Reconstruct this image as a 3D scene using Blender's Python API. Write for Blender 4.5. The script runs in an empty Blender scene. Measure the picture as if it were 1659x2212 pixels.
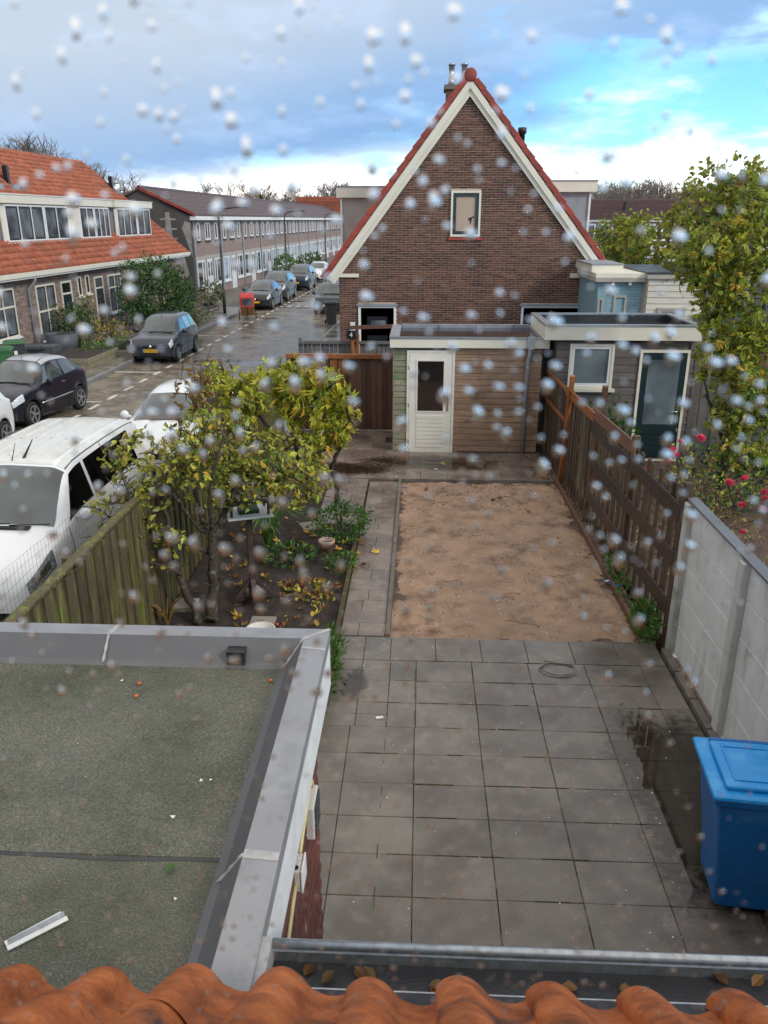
import bpy, math, random
from math import sin, cos, pi, radians, atan2, sqrt, tan
from mathutils import Vector, Matrix, Euler, noise as mnoise
random.seed(7)
SC = bpy.context.scene
COL = SC.collection
# ------------------------------------------------------------------ camera
CAM_F = 1716.0; CAM_W = 1659.0; CAM_H = 2212.0
PITCH = radians(20.2); YAW = radians(2.54); EYE = Vector((0, 0, 4.48))
cam_d = bpy.data.cameras.new('camera'); cam = bpy.data.objects.new('camera', cam_d); COL.objects.link(cam)
cam.location = EYE; cam.rotation_euler = (pi/2 - PITCH, 0, YAW)
cam_d.sensor_fit = 'VERTICAL'; cam_d.sensor_height = 36.0; cam_d.sensor_width = 27.0
cam_d.lens = CAM_F / CAM_H * 36.0
cam_d.clip_start = 0.02; cam_d.clip_end = 3000
cam_d.dof.use_dof = True; cam_d.dof.focus_distance = 18.0; cam_d.dof.aperture_fstop = 8.5
SC.camera = cam
# ------------------------------------------------------------------ light
SUN_EL, SUN_AZ = radians(30), radians(125)     # azimuth from +Y towards +X
world = bpy.data.worlds.new('World'); SC.world = world; world.use_nodes = True
wt = world.node_tree; wt.nodes.clear()
def wn(t, **k):
    n = wt.nodes.new(t)
    for a, b in k.items(): setattr(n, a, b)
    return n
def wl(a, b): wt.links.new(a, b)
def wmath(op, a, b=None, c=None):
    n = wn('ShaderNodeMath', operation=op)
    for i, v in enumerate((a, b, c)):
        if v is None: continue
        if isinstance(v, (int, float)): n.inputs[i].default_value = v
        else: wl(v, n.inputs[i])
    return n.outputs[0]
def wstep(v, lo, hi, a=0.0, b=1.0):
    n = wn('ShaderNodeMapRange', interpolation_type='SMOOTHSTEP')
    wl(v, n.inputs[0]); n.inputs[1].default_value = lo; n.inputs[2].default_value = hi
    n.inputs[3].default_value = a; n.inputs[4].default_value = b
    return n.outputs[0]
def wmix(f, a, b):
    n = wn('ShaderNodeMix', data_type='RGBA')
    wl(f, n.inputs[0])
    for i, v in ((6, a), (7, b)):
        if isinstance(v, tuple): n.inputs[i].default_value = (*v, 1)
        else: wl(v, n.inputs[i])
    return n.outputs[2]
SKYS = 0.12
sky = wn('ShaderNodeTexSky', sky_type='NISHITA'); sky.sun_disc = False
sky.sun_elevation = SUN_EL; sky.sun_rotation = SUN_AZ; sky.altitude = 0; sky.air_density = 1.0; sky.dust_density = 0.4; sky.ozone_density = 2.0
tc = wn('ShaderNodeTexCoord'); sx = wn('ShaderNodeSeparateXYZ'); wl(tc.outputs['Generated'], sx.inputs[0])
az = wmath('ARCTAN2', sx.outputs[0], sx.outputs[1])          # 0 = +Y, + to the right
el = wmath('ARCSINE', sx.outputs[2])
cb = wn('ShaderNodeCombineXYZ'); wl(wmath('MULTIPLY', sx.outputs[0], 2.2), cb.inputs[0]); wl(wmath('MULTIPLY', sx.outputs[1], 2.2), cb.inputs[1]); wl(wmath('MULTIPLY', sx.outputs[2], 7.0), cb.inputs[2])
def wnoise(scale, detail, rough=.55, off=0.0):
    m = wn('ShaderNodeMapping'); wl(cb.outputs[0], m.inputs[0]); m.inputs['Location'].default_value = (off, off*.7, off*.3)
    n = wn('ShaderNodeTexNoise'); wl(m.outputs[0], n.inputs['Vector']); n.inputs['Scale'].default_value = scale; n.inputs['Detail'].default_value = detail; n.inputs['Roughness'].default_value = rough
    return n.outputs['Fac']
n1 = wnoise(1.6, 6, .55, 3.1); n2 = wnoise(4.0, 5, .6, 9.7); n3 = wnoise(1.0, 3, .5, 21.3); n4 = wnoise(3.0, 5, .6, 33.3)
# clear blue
blue = wn('ShaderNodeMix', data_type='RGBA', blend_type='MULTIPLY'); blue.inputs[0].default_value = 1
wl(sky.outputs[0], blue.inputs[6]); blue.inputs[7].default_value = (0.56, 1.0, 1.32, 1)
SB = 1.0/SKYS
def sc(*c): return tuple(v*SB for v in c)
# white cumulus low over the horizon
e_lo = wmath('SUBTRACT', el, wmath('MULTIPLY', wmath('SUBTRACT', n2, .5), .22))
white = wmath('MULTIPLY', wstep(e_lo, .03, .115, 1, 0), wstep(n4, .28, .5, .55, 1))
base = wmix(white, blue.outputs[2], sc(.98, .97, .94))
# thin veils higher up
veil = wmath('MULTIPLY', wstep(n1, .46, .70), .6)
base = wmix(veil, base, sc(.62, .76, .95))
# heavy blue-grey rain cloud: fills the sky left of the gable, ragged on its right edge
aw = wmath('ADD', az, wmath('MULTIPLY', wmath('SUBTRACT', n1, .5), .55))
ew = wmath('ADD', el, wmath('MULTIPLY', wmath('SUBTRACT', n2, .5), .07))
ew = wmath('ADD', ew, wmath('MULTIPLY', az, -.12))
left = wstep(aw, -.02, .2, 1, 0)
heavy = wmath('MULTIPLY', left, wstep(ew, .055, .10))
upper = wmath('MULTIPLY', wstep(wmath('ADD', el, wmath('MULTIPLY', wmath('SUBTRACT', n4, .5), .18)), .165, .20), wstep(n3, .33, .46))
heavy = wmath('MAXIMUM', heavy, wmath('MULTIPLY', upper, .92))
ccol = wmix(wstep(wmath('ADD', wmath('ADD', el, wmath('MULTIPLY', az, -.25)), wmath('MULTIPLY', wmath('SUBTRACT', n3, .5), .12)), .10, .28), sc(.17, .295, .495), sc(.345, .41, .49))
ccol = wmix(wmath('MULTIPLY', wstep(n2, .48, .72), .30), ccol, sc(.42, .53, .74))
ccol = wmix(wstep(el, .26, .75), ccol, sc(.60, .585, .56))
heavy = wmath('MAXIMUM', heavy, wmath('MULTIPLY', wstep(wmath('ADD', el, wmath('MULTIPLY', wmath('SUBTRACT', n1, .5), .5)), .24, .6), .85))
final = wmix(heavy, base, ccol)
bg = wn('ShaderNodeBackground'); wl(final, bg.inputs[0]); bg.inputs[1].default_value = SKYS
wo = wn('ShaderNodeOutputWorld'); wl(bg.outputs[0], wo.inputs[0])
sun_d = bpy.data.lights.new('sun', 'SUN'); sun_d.energy = 1.1; sun_d.angle = radians(14); sun_d.color = (1, .95, .87)
sun = bpy.data.objects.new('sun', sun_d); COL.objects.link(sun)
sun.rotation_euler = Vector((sin(SUN_AZ)*cos(SUN_EL), cos(SUN_AZ)*cos(SUN_EL), sin(SUN_EL))).to_track_quat('Z', 'Y').to_euler()
SC.view_settings.view_transform = 'Standard'; SC.view_settings.look = 'None'
SC.view_settings.exposure = 0.78; SC.view_settings.gamma = 1.0; SC.view_settings.use_curve_mapping = False
# ------------------------------------------------------------------ pixel -> world (1659 x 2212 picture)
_fw = Vector((-sin(YAW)*cos(PITCH), cos(YAW)*cos(PITCH), -sin(PITCH))); _rt = Vector((cos(YAW), sin(YAW), 0)); _up = _rt.cross(_fw)
def ray(x, y): return _fw + _rt*((x-829.5)/CAM_F) - _up*((y-1106)/CAM_F)
def G(x, y, z=0.0): d = ray(x, y); return EYE + d*((z-EYE.z)/d.z)
def atY(x, y, Y): d = ray(x, y); return EYE + d*(Y/d.y)
def atX(x, y, X): d = ray(x, y); return EYE + d*(X/d.x)
ST = -0.30                                # street level
def SX(xs, y): return xs + .025*(y-20)    # the street runs a little to the right
SROT = -math.atan(.025)
# ------------------------------------------------------------------ materials
def new_mat(name):
    m = bpy.data.materials.new(name); m.use_nodes = True; nt = m.node_tree
    return m, nt, nt.nodes['Principled BSDF']
def mat(name, col, rough=.6, var=.2, scale=4.0, col2=None, bump=0.0, bscale=80.0, metal=0.0, piece=0.0, rvar=0.0, spec=.5, coat=0.0, stretch=None,
        stain=None, stain_scale=1.5, stain_lo=.5, stain_hi=.65, trans=0.0, hue=0.0, stain_stretch=None, detail=5.0, coord='pos'):
    """procedural principled material: noise colour variation, per-piece value shift, optional stain, noise bump"""
    m, nt, b = new_mat(name); N = nt.nodes; L = nt.links
    geo = N.new('ShaderNodeNewGeometry')
    if coord == 'obj':
        tcn = N.new('ShaderNodeTexCoord'); pos = tcn.outputs['Object']
    else: pos = geo.outputs['Position']
    if stretch:
        mp = N.new('ShaderNodeMapping'); mp.inputs['Scale'].default_value = stretch; L.new(pos, mp.inputs[0]); vec = mp.outputs[0]
    else: vec = pos
    tn = N.new('ShaderNodeTexNoise'); tn.inputs['Scale'].default_value = scale; tn.inputs['Detail'].default_value = detail; tn.inputs['Roughness'].default_value = .6
    L.new(vec, tn.inputs['Vector'])
    cr = N.new('ShaderNodeValToRGB'); e = cr.color_ramp.elements
    c = Vector(col[:3]); c2 = Vector(col2[:3]) if col2 else None
    lo = [max(0, v*(1-var)) for v in c]; hi = [min(1, v*(1+var)) for v in (c2 or c)]
    e[0].position = .3; e[1].position = .7; e[0].color = (*lo, 1); e[1].color = (*hi, 1)
    L.new(tn.outputs['Fac'], cr.inputs[0]); out = cr.outputs[0]
    if stain:
        sn = N.new('ShaderNodeTexNoise'); sn.inputs['Scale'].default_value = stain_scale; sn.inputs['Detail'].default_value = 8; sn.inputs['Roughness'].default_value = .65
        if stain_stretch:
            sm = N.new('ShaderNodeMapping'); sm.inputs['Scale'].default_value = stain_stretch; L.new(pos, sm.inputs[0]); L.new(sm.outputs[0], sn.inputs['Vector'])
        else: L.new(pos, sn.inputs['Vector'])
        mr = N.new('ShaderNodeMapRange'); mr.inputs[1].default_value = stain_lo; mr.inputs[2].default_value = stain_hi; L.new(sn.outputs['Fac'], mr.inputs[0])
        mx = N.new('ShaderNodeMix'); mx.data_type = 'RGBA'; L.new(mr.outputs[0], mx.inputs[0]); L.new(out, mx.inputs[6]); mx.inputs[7].default_value = (*stain, 1); out = mx.outputs[2]
    if piece or hue:
        oi = N.new('ShaderNodeObjectInfo'); ad = N.new('ShaderNodeMath'); ad.operation = 'ADD'
        L.new(oi.outputs['Random'], ad.inputs[0]); L.new(geo.outputs['Random Per Island'], ad.inputs[1])
        fr = N.new('ShaderNodeMath'); fr.operation = 'FRACT'; L.new(ad.outputs[0], fr.inputs[0])
        mr = N.new('ShaderNodeMapRange'); mr.inputs[3].default_value = 1-piece; mr.inputs[4].default_value = 1+piece; L.new(fr.outputs[0], mr.inputs[0])
        hs = N.new('ShaderNodeHueSaturation'); L.new(out, hs.inputs['Color']); L.new(mr.outputs[0], hs.inputs['Value'])
        if hue:
            f2 = N.new('ShaderNodeMath'); f2.operation = 'MULTIPLY'; f2.inputs[1].default_value = 7.31; L.new(fr.outputs[0], f2.inputs[0])
            f3 = N.new('ShaderNodeMath'); f3.operation = 'FRACT'; L.new(f2.outputs[0], f3.inputs[0])
            m2 = N.new('ShaderNodeMapRange'); m2.inputs[3].default_value = .5-hue; m2.inputs[4].default_value = .5+hue; L.new(f3.outputs[0], m2.inputs[0]); L.new(m2.outputs[0], hs.inputs['Hue'])
        out = hs.outputs[0]
    L.new(out, b.inputs['Base Color'])
    b.inputs['Roughness'].default_value = rough; b.inputs['Metallic'].default_value = metal
    b.inputs['Specular IOR Level'].default_value = spec; b.inputs['Coat Weight'].default_value = coat; b.inputs['Coat Roughness'].default_value = .06
    if rvar:
        rn = N.new('ShaderNodeTexNoise'); rn.inputs['Scale'].default_value = 2.3; rn.inputs['Detail'].default_value = 6; L.new(pos, rn.inputs['Vector'])
        mr = N.new('ShaderNodeMapRange'); mr.inputs[1].default_value = .38; mr.inputs[2].default_value = .62; mr.inputs[3].default_value = max(.02, rough-rvar); mr.inputs[4].default_value = min(1, rough+rvar)
        L.new(rn.outputs['Fac'], mr.inputs[0]); L.new(mr.outputs[0], b.inputs['Roughness'])
    if bump:
        bn = N.new('ShaderNodeTexNoise'); bn.inputs['Scale'].default_value = bscale; bn.inputs['Detail'].default_value = 4; L.new(vec, bn.inputs['Vector'])
        bp = N.new('ShaderNodeBump'); bp.inputs['Strength'].default_value = bump; bp.inputs['Distance'].default_value = .01; L.new(bn.outputs['Fac'], bp.inputs['Height']); L.new(bp.outputs[0], b.inputs['Normal'])
    if trans:
        tb = N.new('ShaderNodeBsdfTranslucent'); L.new(out, tb.inputs[0]); ms = N.new('ShaderNodeMixShader'); ms.inputs[0].default_value = trans
        L.new(b.outputs[0], ms.inputs[1]); L.new(tb.outputs[0], ms.inputs[2]); L.new(ms.outputs[0], N['Material Output'].inputs[0])
    return m
M = {}
def mk(key, *a, **k): M[key] = mat(key, *a, **k)
mk('mortar', (.46,.35,.27), .9, .2, 30, bump=.3)
mk('brick', (.105,.045,.027), .8, .35, 9, stain=(.055,.026,.02), stain_scale=.9, stain_lo=.48, stain_hi=.72, col2=(.13,.052,.034), bump=.5, bscale=90, piece=.42, hue=.012)
mk('brick_grey', (.25,.18,.155), .85, .3, 6, bump=.5, bscale=60, piece=.3, hue=.015)
mk('mortar_grey', (.27,.23,.20), .9, .2, 20)
mk('brick_red', (.13,.04,.03), .6, .35, 14, bump=.5, bscale=70, piece=.3, stain=(.55,.5,.46), stain_scale=7, stain_lo=.66, stain_hi=.72)
mk('cream', (.74,.69,.57), .45, .05, 3, bump=.05)
mk('white_paint', (.78,.78,.76), .4, .05, 3)
mk('cream_door', (.78,.74,.65), .35, .04, 3)
mk('dark_green', (.012,.027,.031), .3, .15, 5)
mk('near_black', (.012,.013,.016), .35, .2, 5)
mk('tile_orange', (.31,.08,.038), .55, .25, 6, col2=(.37,.115,.06), bump=.25, bscale=40, piece=.16, stain=(.16,.085,.06), stain_scale=1.6, stain_lo=.52, stain_hi=.72, spec=.3)
mk('tile_near', (.30,.070,.018), .6, .3, 9, spec=.3, col2=(.42,.125,.035), bump=.7, bscale=45, detail=9, piece=.12, stain=(.045,.035,.028), stain_scale=5.5, stain_lo=.54, stain_hi=.70)
mk('tile_red', (.30,.05,.03), .5, .25, 6, bump=.2, bscale=30, piece=.22)
mk('tile_brown', (.095,.05,.047), .5, .25, 5, bump=.3, bscale=20, piece=.18)
mk('stucco', (.40,.36,.31), .9, .12, 3, bump=.4, bscale=60)
mk('stucco_grey', (.31,.33,.36), .9, .12, 3, bump=.3, bscale=60)
mk('render_dark', (.085,.075,.07), .9, .25, 1.2, bump=.3, bscale=30, stretch=(1,1,.25))
mk('cement_patch', (.30,.28,.25), .9, .2, 3, bump=.3)
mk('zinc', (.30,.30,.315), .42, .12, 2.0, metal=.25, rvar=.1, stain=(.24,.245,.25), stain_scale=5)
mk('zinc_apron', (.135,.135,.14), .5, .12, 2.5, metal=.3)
mk('zinc_dark', (.15,.16,.18), .5, .2, 2.5, metal=.2)
mk('seam_white', (.40,.39,.38), .7, .2, 20)
mk('galv', (.42,.45,.47), .35, .25, 30, metal=.8)
mk('pipe_grey', (.30,.31,.33), .4, .1, 3)
mk('lead', (.25,.26,.29), .6, .2, 4)
mk('felt', (.125,.125,.105), .7, .25, 1.1, bump=1.0, bscale=170)
mk('felt_dark', (.035,.036,.04), .35, .3, 2, bump=.3, bscale=150, rvar=.2)
mk('felt_wet', (.03,.03,.032), .08, .3, 2, spec=.8)
mk('wood_brown', (.14,.068,.042), .6, .4, 6, stretch=(14,14,.8), bump=.3, bscale=10, piece=.3, rvar=.15)
mk('wood_dark', (.052,.033,.026), .55, .4, 6, stretch=(12,12,.8), bump=.3, bscale=10, piece=.25, rvar=.15)
mk('wood_amber', (.27,.095,.028), .45, .3, 5, stretch=(4,4,1.5), bump=.2, bscale=20, piece=.1)
mk('wood_grey', (.13,.12,.115), .75, .35, 6, stretch=(14,14,.8), bump=.3, bscale=10, piece=.25)
mk('wood_moss', (.085,.066,.032), .7, .5, 5, stretch=(14,14,.7), bump=.5, bscale=10, piece=.35, stain=(.16,.20,.025), stain_scale=1.6, stain_lo=.52, stain_hi=.66, stain_stretch=(6,6,1.0))
mk('wood_slat', (.075,.046,.028), .65, .4, 6, stretch=(14,14,.8), bump=.3, bscale=10, piece=.3, stain=(.12,.12,.045), stain_scale=1.6, stain_lo=.55, stain_hi=.7, stain_stretch=(5,5,1))
mk('board_tan', (.33,.205,.125), .6, .35, 4, stretch=(.7,4,12), bump=.3, bscale=14, piece=.18, stain=(.14,.08,.05), stain_scale=2.2, stain_lo=.55, stain_hi=.72)
mk('board_green', (.25,.225,.155), .65, .3, 4, stretch=(.7,4,12), bump=.3, bscale=14, piece=.15, stain=(.14,.19,.08), stain_scale=3)
mk('board_dark', (.115,.096,.088), .6, .35, 4, stretch=(.7,4,12), bump=.3, bscale=14, piece=.2)
mk('board_white', (.60,.54,.45), .6, .12, 4, stretch=(.7,4,6), piece=.06, stain=(.22,.19,.14), stain_scale=6, stain_lo=.62, stain_hi=.72)
mk('blue_brick', (.23,.37,.42), .6, .12, 4, piece=.08)
mk('slate', (.045,.05,.06), .45, .25, 5, piece=.25)
mk('concrete_wall', (.63,.63,.615), .85, .10, 3, bump=.35, bscale=110, stain=(.30,.31,.25), stain_scale=1.3, stain_lo=.52, stain_hi=.80, stain_stretch=(1,3.5,.9))
mk('concrete_post', (.50,.50,.47), .85, .12, 5, bump=.3, bscale=90, stain=(.24,.25,.19), stain_scale=3, stain_lo=.52, stain_hi=.72)
mk('concrete_dark', (.14,.12,.105), .6, .3, 6, bump=.4, bscale=60)
mk('sand', (.365,.24,.163), .95, .24, 2.6, bump=1.0, bscale=120, stain=(.14,.088,.062), stain_scale=1.9, stain_lo=.52, stain_hi=.70)
mk('soil', (.035,.025,.021), .85, .45, 6, bump=1.0, bscale=50)
mk('gravel_soil', (.11,.07,.055), .8, .4, 5, bump=.8, bscale=60)
mk('road_base', (.12,.10,.08), .6, .3, 3, bump=.3)
mk('pavement_base', (.15,.13,.105), .6, .3, 3, bump=.3)
mk('kerb', (.20,.20,.205), .55, .2, 5, bump=.3, piece=.1)
mk('marking', (.62,.61,.57), .55, .25, 7)
mk('ground', (.07,.075,.05), .9, .4, .6)
mk('bark', (.055,.042,.03), .85, .4, 20, bump=.7, bscale=50, stain=(.17,.18,.13), stain_scale=14, stain_lo=.56, stain_hi=.66)
mk('bark_dark', (.045,.035,.03), .8, .4, 20, bump=.5)
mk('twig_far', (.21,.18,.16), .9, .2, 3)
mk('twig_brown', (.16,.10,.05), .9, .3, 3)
def leafmat(k, c, c2, piece=.35, hue=.03, rough=.4, trans=.35): mk(k, c, rough, .25, 9, col2=c2, piece=piece, hue=hue, trans=trans)
leafmat('leaf_fig', (.36,.38,.03), (.50,.48,.05))
leafmat('leaf_apple', (.25,.30,.05), (.48,.45,.07), .5, .035)
leafmat('leaf_yellow', (.58,.38,.04), (.68,.48,.07), .3, .02)
leafmat('leaf_brown', (.17,.075,.025), (.25,.12,.04), .4, .02)
leafmat('leaf_green', (.06,.14,.025), (.11,.22,.04), .4, .02)
leafmat('leaf_dark', (.02,.05,.018), (.035,.08,.028), .4, .02, .35)
leafmat('leaf_laurel', (.05,.13,.02), (.08,.20,.03), .4, .02, .3)
leafmat('leaf_maple', (.22,.28,.035), (.36,.37,.05), .45, .03)
leafmat('leaf_rust', (.20,.10,.03), (.26,.16,.05), .4, .03)
leafmat('petal', (.75,.04,.12), (.85,.09,.20), .2, .02, .5)
leafmat('grass', (.06,.13,.02), (.10,.19,.03), .4, .02, .5)
mk('blue_plastic', (.0,.115,.37), .42, .15, 3, spec=.5, stain=(.05,.17,.36), stain_scale=4, stain_lo=.58, stain_hi=.75)
mk('blue_lid', (.01,.26,.66), .28, .08, 2, stain=(.05,.34,.72), stain_scale=5)
mk('black_plastic', (.02,.021,.022), .45, .15, 3)
mk('grey_plastic', (.045,.05,.05), .5, .15, 3)
mk('green_plastic', (.05,.16,.06), .45, .12, 3)
mk('white_plastic', (.62,.60,.56), .45, .08, 8)
mk('cable', (.62,.55,.27), .5, .12, 40)
mk('terracotta', (.42,.27,.19), .8, .15, 8, bump=.2)
mk('cement_tile', (.27,.24,.20), .85, .2, 6, bump=.3)
mk('rubber', (.015,.015,.016), .7, .2, 8)
mk('rim', (.42,.43,.45), .35, .1, 4, metal=.7)
mk('chrome', (.7,.7,.72), .15, .05, 4, metal=1.0)
mk('plate', (.72,.42,.02), .4, .05, 4)
mk('plate_ink', (.01,.01,.01), .5, .05, 4)
mk('headlamp', (.62,.66,.70), .08, .25, 30, coat=1)
mk('headlamp_dark', (.05,.055,.06), .1, .5, 30, col2=(.30,.32,.34), coat=1)
mk('tail', (.35,.01,.01), .15, .1, 5, coat=1)
mk('lamp_pole', (.018,.024,.022), .45, .1, 4)
mk('red_tent', (.5,.02,.02), .45, .15, 5)
mk('wood_box', (.28,.13,.05), .5, .2, 5)
mk('window_white', (.70,.72,.74), .35, .03, 3)
mk('planter_zinc', (.085,.095,.105), .5, .3, 5, stretch=(3,3,.6))
mk('white_item', (.75,.75,.73), .5, .1, 8)
mk('orange_crumb', (.55,.14,.04), .7, .2, 20)
def car_paint(k, c, metal=.35, rough=.28): mk(k, c, rough, .03, 2, metal=metal, coat=.5)
car_paint('paint_grey', (.055,.062,.078), .5, .22); car_paint('paint_black', (.010,.011,.022), .2); car_paint('paint_silver', (.48,.50,.53), .5)
car_paint('paint_white', (.78,.79,.79), 0); car_paint('paint_darkblue', (.012,.016,.028), .1); car_paint('paint_dark', (.02,.021,.024), .1); car_paint('paint_taupe', (.02,.02,.021), .1)
mk('van_roof', (.70,.70,.66), .4, .06, 2, stain=(.52,.52,.46), stain_scale=2.0, stain_lo=.5, stain_hi=.7, coat=.3)
def glass_dark(name, c, rough=.06, inner=None):
    m, nt, b = new_mat(name); b.inputs['Base Color'].default_value = (*c, 1); b.inputs['Roughness'].default_value = rough
    b.inputs['Specular IOR Level'].default_value = .7; b.inputs['Coat Weight'].default_value = .5
    tn = nt.nodes.new('ShaderNodeTexNoise'); tn.inputs['Scale'].default_value = 1.3; g = nt.nodes.new('ShaderNodeNewGeometry'); nt.links.new(g.outputs['Position'], tn.inputs['Vector'])
    r = nt.nodes.new('ShaderNodeValToRGB'); r.color_ramp.elements[0].position = .35; r.color_ramp.elements[1].position = .65
    r.color_ramp.elements[0].color = (*[v*.5 for v in c], 1); r.color_ramp.elements[1].color = (*(inner or [v*1.5 for v in c]), 1)
    nt.links.new(tn.outputs['Fac'], r.inputs[0]); nt.links.new(r.outputs[0], b.inputs['Base Color']); M[name] = m
glass_dark('glass', (.02,.022,.025)); glass_dark('glass_car', (.03,.042,.045), .03, (.06,.085,.09)); M['glass_car'].node_tree.nodes['Principled BSDF'].inputs['Specular IOR Level'].default_value = 1.0; M['glass_car'].node_tree.nodes['Principled BSDF'].inputs['Coat Weight'].default_value = 1.0; glass_dark('glass_black', (.003,.003,.004)); M['glass_black'].node_tree.nodes['Principled BSDF'].inputs['Specular IOR Level'].default_value = .2; M['glass_black'].node_tree.nodes['Principled BSDF'].inputs['Coat Weight'].default_value = 0
glass_dark('glass_pale', (.10,.115,.13), .12, (.20,.22,.24)); glass_dark('glass_frost', (.13,.16,.18), .35, (.17,.21,.23)); glass_dark('glass_plum', (.012,.008,.010), .1)
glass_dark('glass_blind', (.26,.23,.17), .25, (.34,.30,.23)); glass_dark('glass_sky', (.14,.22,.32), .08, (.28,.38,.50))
def felt_mat(name):
    m, nt, b = new_mat(name); N = nt.nodes; L = nt.links; g = N.new('ShaderNodeNewGeometry')
    def nz(s, d): n = N.new('ShaderNodeTexNoise'); n.inputs['Scale'].default_value = s; n.inputs['Detail'].default_value = d; n.inputs['Roughness'].default_value = .7; L.new(g.outputs['Position'], n.inputs['Vector']); return n.outputs['Fac']
    def rmp(f, *st):
        r = N.new('ShaderNodeValToRGB'); e = r.color_ramp.elements
        while len(e) < len(st): e.new(.5)
        for q, (p, c) in zip(e, st): q.position = p; q.color = (*c, 1)
        L.new(f, r.inputs[0]); return r.outputs[0]
    grit = rmp(nz(130, 2), (.34, (.06,.06,.05)), (.48, (.115,.115,.092)), (.60, (.145,.143,.115)), (.72, (.26,.26,.23)))
    blot = rmp(nz(1.3, 7), (.35, (.55,.60,.45)), (.50, (.95,.95,.85)), (.66, (1.15,1.12,1.05)))
    x = N.new('ShaderNodeMix'); x.data_type = 'RGBA'; x.blend_type = 'MULTIPLY'; x.inputs[0].default_value = 1; L.new(grit, x.inputs[6]); L.new(blot, x.inputs[7]); L.new(x.outputs[2], b.inputs['Base Color'])
    rr = N.new('ShaderNodeMapRange'); rr.inputs[1].default_value = .4; rr.inputs[2].default_value = .6; rr.inputs[3].default_value = .35; rr.inputs[4].default_value = .75; L.new(nz(1.1, 5), rr.inputs[0]); L.new(rr.outputs[0], b.inputs['Roughness'])
    bp = N.new('ShaderNodeBump'); bp.inputs['Strength'].default_value = .8; bp.inputs['Distance'].default_value = .006; L.new(nz(150, 2), bp.inputs['Height']); L.new(bp.outputs[0], b.inputs['Normal']); M[name] = m
felt_mat('felt')
def paving_mat(name, dry, wet, pud_lo=.56, pud_hi=.62, piece=.12, bump=.35, pscale=.55):
    """concrete paving after rain: damp patches with a sheen, standing water in the hollows"""
    m, nt, b = new_mat(name); N = nt.nodes; L = nt.links
    g = N.new('ShaderNodeNewGeometry'); pos = g.outputs['Position']
    def nz(s, d=6): n = N.new('ShaderNodeTexNoise'); n.inputs['Scale'].default_value = s; n.inputs['Detail'].default_value = d; L.new(pos, n.inputs['Vector']); return n.outputs['Fac']
    def mrn(v, a, c, lo=0, hi=1): n = N.new('ShaderNodeMapRange'); n.inputs[1].default_value = a; n.inputs[2].default_value = c; n.inputs[3].default_value = lo; n.inputs[4].default_value = hi; L.new(v, n.inputs[0]); return n.outputs[0]
    def mixc(f, a, c): n = N.new('ShaderNodeMix'); n.data_type = 'RGBA'; L.new(f, n.inputs[0]); L.new(a, n.inputs[6]) if not isinstance(a, tuple) else setattr(n.inputs[6], 'default_value', (*a, 1)); L.new(c, n.inputs[7]) if not isinstance(c, tuple) else setattr(n.inputs[7], 'default_value', (*c, 1)); return n.outputs[2]
    damp = mrn(nz(1.7), .38, .6); pud = mrn(nz(pscale, 4), pud_lo, pud_hi); grain = nz(55, 3)
    col = mixc(damp, dry, wet)
    col = mixc(mrn(grain, .3, .7, 0, .22), col, (.02, .018, .016))
    col = mixc(mrn(nz(7), .5, .75, 0, .35), col, tuple(v*1.5 for v in dry))
    oi = N.new('ShaderNodeObjectInfo'); ad = N.new('ShaderNodeMath'); ad.operation = 'ADD'; L.new(oi.outputs['Random'], ad.inputs[0]); L.new(g.outputs['Random Per Island'], ad.inputs[1])
    fr = N.new('ShaderNodeMath'); fr.operation = 'FRACT'; L.new(ad.outputs[0], fr.inputs[0])
    hs = N.new('ShaderNodeHueSaturation'); L.new(col, hs.inputs['Color']); L.new(mrn(fr.outputs[0], 0, 1, 1-piece, 1+piece), hs.inputs['Value'])
    L.new(mixc(pud, hs.outputs[0], tuple(v*.75 for v in wet)), b.inputs['Base Color'])
    rg = mrn(damp, 0, 1, .32, .09)
    mx = N.new('ShaderNodeMix'); L.new(pud, mx.inputs[0]); L.new(rg, mx.inputs[2]); mx.inputs[3].default_value = .02; L.new(mx.outputs[0], b.inputs['Roughness'])
    st = N.new('ShaderNodeMath'); st.operation = 'MULTIPLY'; L.new(mrn(pud, 0, .6, 1, 0), st.inputs[0]); st.inputs[1].default_value = bump
    bp = N.new('ShaderNodeBump'); bp.inputs['Distance'].default_value = .006; L.new(st.outputs[0], bp.inputs['Strength']); L.new(nz(70, 4), bp.inputs['Height']); L.new(bp.outputs[0], b.inputs['Normal'])
    M[name] = m
paving_mat('paving', (.205,.18,.156), (.125,.106,.091), pud_lo=.9, pud_hi=.95, bump=.3)
paving_mat('paving_path', (.26,.205,.175), (.155,.122,.105), pud_lo=.62, pud_hi=.72, pscale=1.1)
paving_mat('road_brick', (.25,.20,.14), (.15,.12,.085), pud_lo=.62, pud_hi=.68, piece=.28, bump=.5, pscale=.4)
paving_mat('side_tile', (.22,.20,.16), (.14,.125,.10), pud_lo=.66, pud_hi=.7, piece=.18)
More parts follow.
